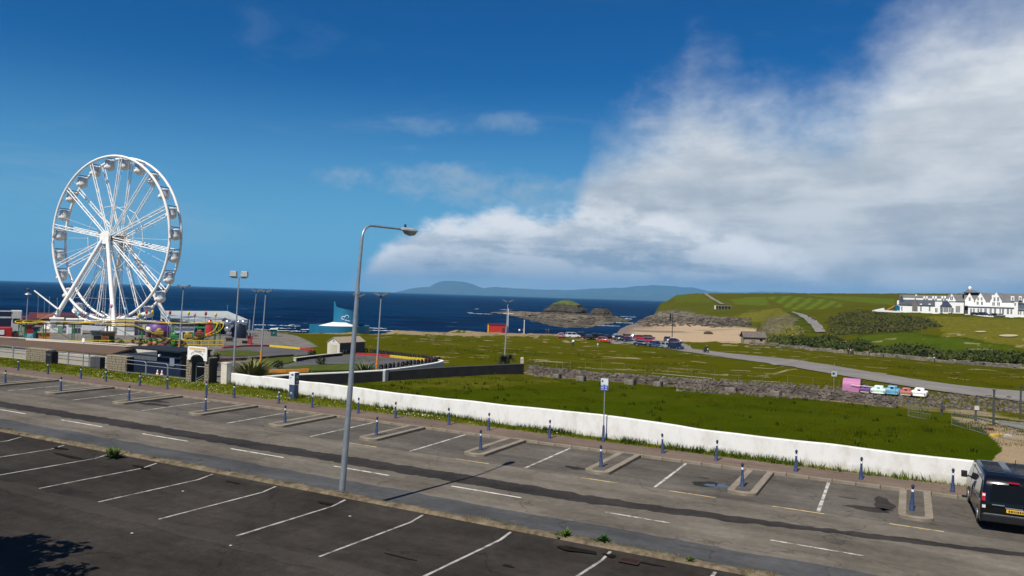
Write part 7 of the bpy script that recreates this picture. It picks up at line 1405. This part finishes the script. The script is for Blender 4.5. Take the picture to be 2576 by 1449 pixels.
def hgable(X0, X1, Yb, Yt, dd, dep, Ye, m=None, rm=None, win=()):
    """wall bay with a gable to the front and its own little roof"""
    c = (X0+X1)/2; xa, xb, xc = hp(X0, Ye).x, hp(X1, Ye).x, hp(c, Ye).x; zb, ze, zt = hp(c, Yb).z, hp(c, Ye).z, hp(c, Yt).z; q = MB(); q.prism([(xa, zb), (xb, zb), (xb, ze), (xc, zt), (xa, ze)], dd-.35, dd+dep, fn=lambda x, y, z: (x, z, y)); o = q.build('gable', m or M_hw, hotel)
    q = MB()
    for xs, in ((xa,), (xb,)): q.add([(xs, dd-.2, ze), (xc, dd-.2, zt), (xc, dd+dep, zt), (xs, dd+dep, ze), (xs, dd-.2, ze+.12), (xc, dd-.2, zt+.12), (xc, dd+dep, zt+.12), (xs, dd+dep, ze+.12)], [(0, 1, 2, 3), (7, 6, 5, 4), (0, 4, 5, 1), (3, 2, 6, 7), (0, 3, 7, 4)])
    q.build('gable_roof', rm or M_hs, hotel)
    for (X, Y, w, h) in win: hwin(X, Y, w, h, dd-.38)
    return o
def hwin(X, Y, w, h, dd, m=None, name='window', arch=False):
    o = hbox(name, m or M_glass, X-w/2, Y-h/2, X+w/2, Y+h/2, dd-.06, .12)
    hbox('frame', M_hw, X-w*.08, Y-h/2, X+w*.08, Y+h/2, dd-.10, .05, o)
    return o
# back two-storey range and roofs
hbox('wall', M_hw, 60, 300, 1390, 600, 6, 8); hroof('roof', M_hs, 40, 1080, 345, 225, 5.5, 9); hroof('roof', M_hs, 1060, 1420, 360, 218, 4.5, 10)
hgable(45, 135, 560, 225, 1.5, 8, 330, M_hd, M_hd)
# front wing
hbox('wall', M_hw, 15, 425, 805, 580, 0, 6); hroof('roof', M_hd, 20, 805, 432, 325, -.2, 7)
hbox('wall', M_hw, 5, 335, 48, 580, -.3, 1.2)
hgable(330, 440, 560, 298, -1.2, 5, 425, mat('gable brown', (.16, .13, .12), .8), M_hd)
hbox('bay', M_hw, 335, 425, 440, 575, -1.5, 1.4)
for X in (362, 387, 412): hwin(X, 500, 17, 100, -1.55)
for X in (510, 690): o = hwin(X, 490, 28, 130, -.05); hbox('surround', M_hw, X-24, 405, X+24, 425, -.25, .3)
for X in (55, 108): hwin(X, 500, 22, 85, -.05)
for X in (570, 625, 755, 812, 945, 1000): hbox('dormer', M_hw, X-18, 250, X+18, 300, 5.2, 2.5)
for X, Y in ((215, 295), (405, 215)): hbox('roof_vent', M_hw, X-18, Y, X+18, Y+26, 3.0, 1.0)
# flat block, conservatory, middle block
hbox('wall', M_hw, 800, 368, 945, 592, -1.0, 7); hwin(828, 535, 45, 75, -1.05, M_dkgrey)
q = MB(); a, b, c_ = hp(905, 450), hp(1145, 450), hp(1040, 335); q.add([(a.x, -4.5, a.z), (b.x, -4.5, a.z), (b.x, 1.5, a.z), (a.x, 1.5, a.z), (c_.x, -1.2, c_.z)], [(0, 1, 4), (1, 2, 4), (2, 3, 4), (3, 0, 4), (3, 2, 1, 0)]); q.build('conservatory_roof', mat('navy roof', (.016, .024, .055), .5), hotel)
hbox('conservatory', M_hw, 935, 450, 1130, 590, -4, 5)
for i, X in enumerate((955, 1005, 1050, 1100)): hwin(X, 520, 36, 105, -4.05, M_black if i in (1, 2) else None)
hbox('wall', M_hw, 1090, 366, 1378, 600, -1.5, 7); hbox('cornice', M_hd, 1085, 360, 1383, 372, -1.7, .4); hgable(1060, 1215, 372, 208, 1.0, 6, 340, win=[(1135, 300, 50, 75)])
for X in (1232, 1262, 1292): hwin(X, 515, 24, 125, -1.55, mat('brown glass', (.045, .02, .018), .15))
hwin(1160, 535, 30, 90, -1.55); hbox('recess', M_dkgrey, 1383, 380, 1462, 600, 1.5, 3)
# main block
hbox('wall', M_hw, 1400, 350, 2420, 480, 1.0, 10); hroof('roof', M_hs, 1385, 2440, 362, 195, .8, 13); hbox('wall', M_hw, 1462, 455, 2385, 668, -2.2, 4); hbox('cornice', M_hd, 1455, 474, 2392, 486, -2.5, .4); hbox('parapet', M_hw, 1462, 448, 2385, 474, -2.3, .4)
hgable(1400, 1578, 450, 195, .2, 8, 340, win=[(1495, 315, 34, 65)]); hgable(1600, 1805, 450, 195, .2, 8, 355, win=[(1660, 312, 28, 55), (1727, 312, 28, 55), (1650, 398, 38, 60), (1735, 402, 38, 60)]); hgable(1895, 2115, 450, 185, .2, 8, 355, win=[(1975, 322, 32, 75), (2045, 322, 32, 75), (1957, 415, 46, 65), (2052, 415, 46, 65)])
hbox('chimney', M_hw, 1925, 240, 1965, 300, .0, 1.0)
for X, w in ((1520, 30), (1575, 30), (1662, 30), (1716, 30), (1800, 40), (1898, 36), (1984, 36), (2080, 26), (2133, 34), (2225, 36), (2290, 30)): hwin(X, 555, w, 105, -2.25)
hbox('dormer', M_hw, 2285, 265, 2350, 350, .5, 3); hwin(2320, 310, 30, 50, .45); hbox('bay', M_hw, 2340, 380, 2410, 670, -2.8, 3); hwin(2360, 420, 26, 45, -2.85)
# tower roof and cupola
q = MB(); c = 1540; xa, xb, xc = hp(1350, 185).x, hp(1725, 185).x, hp(1500, 185).x; ze, zm, zt = hp(c, 185).z, hp(c, 120).z, hp(c, 92).z; q.add([(xa, 4, ze), (xb, 4, ze), (xb, 13, ze), (xa, 13, ze), (xa+4, 6.5, zm), (xb-6.5, 6.5, zm), (xb-6.5, 10.5, zm), (xa+4, 10.5, zm)], [(0, 1, 5, 4), (1, 2, 6, 5), (2, 3, 7, 6), (3, 0, 4, 7), (4, 5, 6, 7), (3, 2, 1, 0)]); q.build('tower_roof', M_hs, hotel); hbox('tower', M_hs, 1385, 183, 1440, 240, 5, 6)
q = MB(); q.lathe([(.9, 0), (.9, .6), (1.0, .65), (.6, 1.3), (.1, 1.7)], 10, (xc, 8, hp(1495, 118).z)); q.build('cupola', M_hw, hotel, smooth=40)
# right wing
hbox('wall', M_hw, 2395, 520, 2900, 690, -1.0, 8); hroof('roof', M_hd, 2390, 2900, 535, 440, -1.2, 7); hbox('wall', M_hw, 2420, 400, 2900, 480, 4, 6); hroof('roof', M_hs, 2415, 2900, 400, 210, 3.5, 10); hgable(2515, 2660, 400, 235, 2.5, 6, 330, win=[(2560, 325, 40, 60)]); hbox('dormer', M_hw, 2440, 265, 2495, 345, 3.0, 3); hwin(2468, 308, 30, 45, 2.95)
for X in (2375+20, 2425, 2465, 2530, 2570): hwin(X, 580, 24, 75, -1.05)
r = thing('low_wall', 'low white wall running along the front of the white hotel', 'wall', ho); r.rotation_euler = (0, 0, HTH); r.scale = (math.cos(HTH), 1, 1); hbox('wall_run', M_hw, -5, 572, 915, 612, -6, .4, r); hbox('wall_run', M_hw, 1395, 612, 1575, 645, -6, .4, r)
r = thing('low_wall', 'low white wall with sloping end left of the hotel playground', 'wall', ho); q = MB(); a = [(2535, 787.5), (2590, 776), (2606, 776)]
k_ = lambda X, Y: pt(X, Y, HD-8)-ho
q = MB(); P4 = [k_(2192, 781), k_(2222, 774.5), k_(2224, 780), k_(2270, 783.5), k_(2270, 787), k_(2192, 783)]; q.prism([(p.x, p.z) for p in P4], -8.4, -8.0, fn=lambda x, y, z: (x, z, y)); q.build('wall_run', M_hw, r)
p0 = pt(2243, 782, HD-3); r = thing('playground_slide', 'orange and blue playground slide beside the left end of the hotel', 'slide', p0); q = MB(); q.bar((-2.6, 0, .3), (1.2, 0, 2.6), .9, .15); q.build('slide_chute', M_org, r); q = MB(); q.box((2.4, 0, 1.2), (2.0, 1.2, 2.0)); q.build('tower', M_blue, r); q = MB(); q.prism([(1.3, 2.2), (3.5, 2.2), (2.4, 3.1)], -.7, .7, fn=lambda x, y, z: (x, z, y)); q.build('roof', M_blue, r)
for i, (X, Y, cn, st, lab) in enumerate([(1610, 640, 'black', 0, 'black car at the left in front of the hotel main block'), (1700, 640, 'black', 1, 'large black van like car in front of the hotel main block'), (1795, 645, 'navy', 1, 'dark navy suv before the hotel ground floor windows'), (1955, 655, 'black', 0, 'dark hatchback right of the navy suv before the hotel'), (2110, 660, 'silver', 2, 'silver saloon in front of the hotel right part'), (2255, 665, 'navy', 0, 'navy hatchback at the right corner of the hotel front'), (2400, 672, 'black', 0, 'dark car behind the white one at the hotel wing'), (2480, 688, 'white', 2, 'white saloon parked before the hotel right wing')]):
    d = HD-11; p = at_d(HX(X), d); p.z = max(p.z, zpix(HX(X), HY(Y), d)); o = dup(CARS[st], p, random.uniform(-.25, .25)+(PI if i % 2 else 0), lab); o['group'] = 'cars parked in front of the hotel'; recolour(o, {'car paint': paint[cn]})
for c in CARS:
    for q in kids(c):
        for g in kids(q): bpy.data.objects.remove(g)
        bpy.data.objects.remove(q)
    bpy.data.objects.remove(c)
for i, px in enumerate((2150, 2160, 2176, 2187, 2428)):
    p = at(px, (784, 785, 785, 784, 786)[i]); r = thing('person', ['leftmost of the tiny dark golfers left of the hotel', 'second of the tiny dark golfers left of the hotel', 'third of the tiny dark golfers left of the hotel', 'rightmost of the tiny dark golfers left of the hotel', 'tiny dark figure on the grass before the hotel wall'][i], 'person', p); bpy.data.objects.remove(r)
for i, (px, py) in enumerate([(2340, 787), (2157, 782.5), (2166, 783)]):
    person(at(px, py), ['lone dark dressed person on the slope below the hotel wall', 'left dark dressed walker on the golf grass left of the hotel', 'right dark dressed walker on the golf grass left of the hotel'][i], 0, 1.75, 'black', 'dark')
# bunkers
for px0, py0, a, b in ((2486, 836, 24, 2.0), (2556, 846, 40, 3.4), (2432, 845, 10, 1.2)): ellipse('sand_bunker', (px0-20, py0), a*.6, b*.8, mat('bunker sand', (.40, .33, .20), .95), .3)
# ================================================================ BLACK VAN
vt, vs_ = 3.22, 30.55; r = thing('van', 'black panel van with tinted windows parked nose to the kerb at the right edge', 'van', RW(vt, vs_, .006), ROT+.03); r.scale = (1, 1, .93)
def vw(z): return .965-.135*max(0, (z-1.05)/.9)
prof = [(0.02, .38), (-.03, .62), (0, 1.02), (.10, 1.62), (.22, 1.86), (.42, 1.955), (3.1, 1.985), (3.62, 1.87), (4.22, 1.22), (4.62, 1.04), (4.84, .78), (4.86, .45), (4.75, .26), (.15, .26)]
b = MB(); n = len(prof)
for sc in (-1, -.90, .90, 1):
    for y, z in prof: k_ = 0 if abs(sc) < 1 else 1; b.v.append((vw(z)*sc, y+(.03 if y < .3 else -.05 if y > 4.4 else 0)*k_, z-(.045 if z > 1.8 else 0)*k_))
for j in range(3): b.f += [(j*n+i, (j+1)*n+i, (j+1)*n+(i+1) % n, j*n+(i+1) % n) for i in range(n)]
b.f += [tuple(range(n)), tuple(range(4*n-1, 3*n-1, -1))]; b.m = [0]*len(b.f)
M_van = mat('van black paint', (.004, .004, .0045), .22, var=.1, coat=.35, spec=.3); b.build('body', M_van, r, smooth=50, bevel=.045)
M_vg = mat('van tinted glass', (.02, .024, .024), .04, var=.05, spec=.9)
def side(name, m, pts, s_, out=.012, parent=r):
    q = MB(); v = [(s_*(vw(z)+out), y, z) for y, z in pts]; v2 = [(s_*(vw(z)-.03), y, z) for y, z in pts]; k_ = len(pts); q.add(v+v2, [tuple(range(k_)) if s_ < 0 else tuple(range(k_-1, -1, -1))]+[(i, k_+i, k_+(i+1) % k_, (i+1) % k_) for i in range(k_)]); return q.build(name, m, parent)
for s_ in (-1, 1):
    side('side_window', M_vg, [(.42, 1.10), (1.75, 1.10), (1.75, 1.72), (.52, 1.72)], s_); side('side_window', M_vg, [(1.84, 1.10), (2.95, 1.10), (2.95, 1.74), (1.84, 1.73)], s_); side('door_window', M_vg, [(3.04, 1.08), (4.08, 1.12), (3.62, 1.68), (3.04, 1.74)], s_)
    side('door_seam', M_black, [(2.98, .40), (3.0, .40), (3.0, 1.80), (2.98, 1.80)], s_, .010); side('slide_rail', M_steel, [(.35, 1.015), (1.9, 1.015), (1.9, 1.035), (.35, 1.035)], s_, .014)
    q = MB(); q.box((s_*1.13, 3.78, 1.22), (.20, .13, .26)); q.cyl((s_*.93, 3.8, 1.14), (s_*1.1, 3.78, 1.15), .035, n=6); q.build('mirror', M_black, r, bevel=.03)
    for y in (.95, 4.0): q = MB(); q.cyl((s_*.74, y, .335), (s_*.962, y, .335), .335, n=22); w_ = q.build('wheel', M_rub, r, smooth=40); q = MB(); q.cyl((s_*.95, y, .335), (s_*.975, y, .335), .21, n=14); q.build('rim', M_steel, w_)
    q = MB(); q.box((s_*.875, -.012, 1.22), (.11, .06, .30)); tl = q.build('tail_light', mat('tail lamp red', (.42, .012, .03), .15, var=.1, coat=.6), r, bevel=.015); q = MB(); q.box((s_*.875, -.045, 1.30), (.085, .015, .085)); q.build('reverse_lens', mat('clear lens', (.75, .72, .72), .1), tl)
    q = MB(); q.box((s_*.87, -.025, .88), (.10, .04, .10)); q.build('reflector', mat('tail lamp red'), r) if False else q.build('reflector', mat('pale lens', (.65, .6, .6), .15), r)
q = MB(); q.add([(-.70, .022, 1.08), (.70, .022, 1.08), (.62, .15, 1.70), (-.62, .15, 1.70), (-.70, -.012, 1.08), (.70, -.012, 1.08), (.62, .085, 1.70), (-.62, .085, 1.70)], [(4, 5, 6, 7), (0, 1, 5, 4), (1, 2, 6, 5), (2, 3, 7, 6), (3, 0, 4, 7)]); q.build('rear_window', mat('rear tint', (.004, .004, .005), .3, spec=.2), r)
q = MB(); q.box((0, -.05, .50), (1.86, .16, .30)); q.build('bumper', mat('bumper black', (.011, .011, .012), .45), r, bevel=.04); q = MB(); q.box((0, -.135, .655), (1.7, .012, .02)); q.build('bumper_strip', M_steel, r)
q = MB(); q.box((.05, -.04, .80), (.54, .025, .125)); pl = q.build('number_plate', mat('plate yellow', (.70, .42, .04), .5, var=.05), r)
R_ = random.Random(2); q = MB(); x = -.19
while x < .27: l = R_.uniform(.03, .05); q.box((x+l/2+.03, -.055, .80), (l, .006, .07)); x += l+.022
q.build('plate_print', M_black, pl); q = MB(); q.box((0, .12, 1.79), (.30, .05, .045)); q.build('brake_light', mat('brake lamp', (.40, .01, .05), .2), r)
q = MB(); q.box((-.45, -.034, .97), (.36, .012, .028)); q.build('badge', M_steel, r); q = MB(); q.box((.0, -.04, .90), (.5, .02, .035)); q.build('door_handle', M_steel, r)
for c in (-.42, .38):
    for i in range(9): q = MB(); q.box((c, .85+i*.25, 1.992), (.56, .05, .022)); q.build('roof_rib', mat('roof rib', (.02, .022, .028), .35), r)
q = MB(); q.cyl((.35, 2.6, 1.98), (.35, 2.45, 2.22), .012, n=5); q.build('aerial', M_black, r)
# ================================================================ GRASS, WEEDS, DAISIES
def tufts(name, xs, ys, zs, h, w, m, seed, blades=4, spread=.10):
    R_ = np.random.default_rng(seed); n = len(xs); V = []; 
    for b_ in range(blades):
        a = R_.random(n)*6.283; hh = h*(.5+R_.random(n)*.9); lx = R_.normal(0, .35, n)*hh; ly = R_.normal(0, .35, n)*hh; ox = xs+R_.normal(0, spread, n); oy = ys+R_.normal(0, spread, n); ww = w*(.6+R_.random(n)*.8)
        V.append(np.stack([np.stack([ox-np.cos(a)*ww, oy-np.sin(a)*ww, zs-.03], -1), np.stack([ox+np.cos(a)*ww, oy+np.sin(a)*ww, zs-.03], -1), np.stack([ox+lx, oy+ly, zs+hh], -1)], 1))
    V = np.concatenate(V).reshape(-1, 3); f_ = np.arange(len(V)).reshape(-1, 3); return stuff(np_mesh(name, V, f_, m, smooth=False))
def grassmat(name, c1, c2, sc=.6):
    m = mat(name, c1, 1.0, scale=sc, col2=c2, spec=0.0); return m
RR = np.random.default_rng(5)
n = 13000; tt = RR.uniform(-75, 6, n); wl = np.interp(tt, [-160, -48, -46.5, -37, -28, -14, -4.5, 2, 75], [41.3, 41.0, 41.0, 39.9, 38.45, 37.28, 36.95, 36.9, 36.9]); q_ = RR.random(n)**.55; w0_ = 37.05; lim = np.interp(tt, [-8, -3, 6], [1.0, .25, .05]); keep = RR.random(n) < lim; ss = w0_+(wl-w0_)*q_; keep &= (ss > 36.9)
xs, ys = (tt*DX-ss*DY)[keep], (tt*DY+ss*DX)[keep]; tufts('verge_grass', xs, ys, np.full(xs.shape, .14), .13, .022, grassmat('verge blades', (.055, .080, .003), (.18, .185, .014)), 1)
n = 1500; tt = RR.uniform(-46, 2, n); wl = np.interp(tt, [-46.5, -37, -28, -14, -4.5, 2], [41.0, 39.95, 38.45, 37.28, 36.95, 36.9])-RR.random(n)*.18; keep = RR.random(n) < np.clip(vnoise(tt*.8, tt*0, 5, 3)*1.3+.35, .05, 1)*np.interp(tt, [-4, 0, 3], [1, .5, .05]); xs, ys = (tt*DX-wl*DY)[keep], (tt*DY+wl*DX)[keep]; tufts('wall_foot_grass', xs, ys, np.full(xs.shape, .15), .30, .03, grassmat('wall foot blades', (.018, .045, .003), (.07, .11, .012)), 2, 5, .09)
n = 650; tt = RR.uniform(-62, -8, n); ss = 37.1+RR.random(n)*np.interp(tt, [-62, -46, -37, -28, -14, -8], [3.4, 3.0, 2.4, 1.1, .25, .1]); xs, ys = tt*DX-ss*DY, tt*DY+ss*DX; keep = vnoise(tt*.35, ss*.9, 77, 3) > 0.05; xs, ys = xs[keep], ys[keep]; k = MB()
for x, y in zip(xs, ys): s_ = RR.uniform(.016, .034); k.add([(x-s_, y, .24), (x+s_, y-s_*.5, .25), (x+s_*.2, y+s_, .27)], [(0, 1, 2)])
stuff(k.build('daisies', mat('daisy petals', (.75, .74, .60), .8)))
# enclosed field
n = 60000; tt = RR.uniform(-45, 34, n); ss = 37.4+(64.4-37.4)*RR.random(n); xs, ys = tt*DX-ss*DY, tt*DY+ss*DX; px_ = CX+F*xs/ys; side_ = (xs-Wa.x)*(Wb.y-Wa.y)-(ys-Wa.y)*(Wb.x-Wa.x); keep = (ys > 30) & (side_ > 6) & (px_ < 2640) & ~((px_ > 2480) & (ys < 42)); xs, ys = xs[keep], ys[keep]; clump = vnoise(xs/2.6, ys/2.6, 41, 4); k2 = RR.random(len(xs)) < np.clip(.35+.9*clump, .06, 1); xs, ys = xs[k2], ys[k2]; zs = terrain(xs, ys)
tufts('field_grass', xs, ys, zs, .09, .022, grassmat('field blades', (.030, .048, .001), (.090, .092, .004), .22), 3, 4, .14)
n = 260; tt = RR.uniform(-40, 30, n); ss = 38+26*RR.random(n); xs, ys = tt*DX-ss*DY, tt*DY+ss*DX; side_ = (xs-Wa.x)*(Wb.y-Wa.y)-(ys-Wa.y)*(Wb.x-Wa.x); keep = (side_ > 8) & (ys > 34) & (CX+F*xs/ys < 2480); xs, ys = xs[keep], ys[keep]; tufts('field_dock', xs, ys, terrain(xs, ys), .22, .06, grassmat('dock leaf', (.012, .028, .002), (.038, .052, .005), .3), 4, 7, .16)
# plain beyond: longer pale and dark tussocks
n = 26000; px_ = RR.uniform(900, 2620, n); dd_ = RR.uniform(70, 235, n)**1.0; xs, ys = (px_-CX)/F*dd_, dd_; ss_ = -xs*DY+ys*DX; cl = vnoise(xs/7, ys/7, 51, 4); keep = (ss_ > 68) & (cl > .12); xs, ys = xs[keep], ys[keep]
on = np.array([p_ for p_ in smoothline([(1692, 875), (1755, 884), (1840, 896), (1980, 912), (2110, 934), (2250, 958), (2415, 982), (2620, 1003)], 4)])
kx = CX+F*xs/ys; ky = np.array([hz(a_) for a_ in kx])-F*(terrain(xs, ys)-CAMZ)/ys; pyl = np.interp(kx, on[:, 0], on[:, 1]); half = np.interp(kx, [1690, 2000, 2300, 2620], [6, 9, 17, 20]); keep = ~((kx > 1530) & (np.abs(ky-pyl) < half)) & ~((kx > 1520) & (kx < 1760) & (ky < 884)) & (ky > 842)
xs, ys = xs[keep], ys[keep]; tufts('plain_grass', xs, ys, terrain(xs, ys), .12, .06, grassmat('plain blades', (.042, .049, .0015), (.105, .094, .007), .12), 6, 4, .25)
# weeds on the rough kerb
def weed(px, py, z, lab, sz_, seed, m=M_leaf):
    p = flat(px, py, z); r = thing('weed', lab, 'weed', p, 0, 'weeds growing on the car park kerb'); k = MB(); R_ = random.Random(seed)
    for i in range(46):
        a = R_.uniform(0, 2*PI); l = sz_*R_.uniform(.5, 1.1); el = R_.uniform(.1, 1.2); d = Vector((math.cos(a)*math.cos(el), math.sin(a)*math.cos(el), math.sin(el))); s_ = Vector((-math.sin(a), math.cos(a), 0))*l*.16; b0_ = Vector((R_.uniform(-1, 1), R_.uniform(-.6, .6), 0))*sz_*.35; t_ = b0_+d*l; mid = b0_+d*l*.55+Vector((0, 0, .03)); k.add([b0_, mid-s_, t_, mid+s_], [(0, 1, 2, 3)])
    k.build('leaves', m, r); k = MB(); k.cyl((0, 0, -.06), (0, 0, sz_*.5), .012, .006, 5); k.build('stem', M_leaf, r)
M_wd = mat('weed leaf', (.03, .075, .008), .7, scale=6, col2=(.09, .13, .02), spec=.2)
weed(287, 1149, .80, 'bushy green weed with pale flowers on the kerb at the left', .42, 1, M_wd); weed(1418, 1352, .80, 'yellow flowered weed on the kerb, left of the drain', .30, 2, M_wd); weed(1515, 1366, .80, 'dark green weed on the kerb beside the tar patch', .26, 3, mat('weed dark', (.012, .05, .006), .7, spec=.2)); weed(1735, 1412, .84, 'small low weed on the kerb near the bottom edge', .14, 4, M_wd)
n = 2600; tt = RR.uniform(-60, 6, n); ss = 19.42+RR.random(n)*.36; keep = vnoise(tt*.9, tt*0, 88, 4) > .05; xs, ys = (tt*DX-ss*DY)[keep], (tt*DY+ss*DX)[keep]; tufts('kerb_moss_grass', xs, ys, np.full(xs.shape, .845), .055, .012, grassmat('dry kerb grass', (.10, .085, .03), (.26, .22, .12), 1.5), 9, 3, .03)
# ---------------------------------------------------------------- tree just left of the picture whose shadow reaches the corner
p = Vector((-14.1, 16.0, .6)); r = thing('garden_tree', 'leafy tree just outside the left edge casting shade on the car park corner', 'tree', p); q = MB(); q.tube([(0, 0, -.2), (.1, .1, 1.6), (.0, .2, 3.0), (.2, .2, 4.4)], [.19, .15, .11, .05], 8)
for a in range(6): q.tube([(0, .1, 1.8+.35*a), (1.0*math.cos(a*1.1), 1.0*math.sin(a*1.1), 2.9+.35*a), (1.7*math.cos(a*1.1+.2), 1.7*math.sin(a*1.1+.2), 3.5+.35*a)], [.07, .045, .02], 5)
q.build('trunk', M_wood, r, smooth=50); k = MB(); R_ = random.Random(21)
for _ in range(26): c = Vector((R_.gauss(0, .75), R_.gauss(0, .85), 3.7+R_.gauss(0, .6))); leaves(k, c, (.7, .7, .55), 130, .16, R_)
k.build('crown', M_dkleaf, r)
for px, py in ((460, 1237), (332, 1343), (580, 1374), (880, 1300)):
    p = flat(px, py, .68); q = MB(); q.ell((p.x, p.y, p.z+.02), (.045, .035, .02), 6, 4); tag(q.build('pebble', M_conc), 'tiny pale pebble on the dark car park '+{460: 'left of the lamp pole', 332: 'near the lower left', 580: 'in the middle left foreground', 880: 'below the lamp pole'}[px], 'pebble')
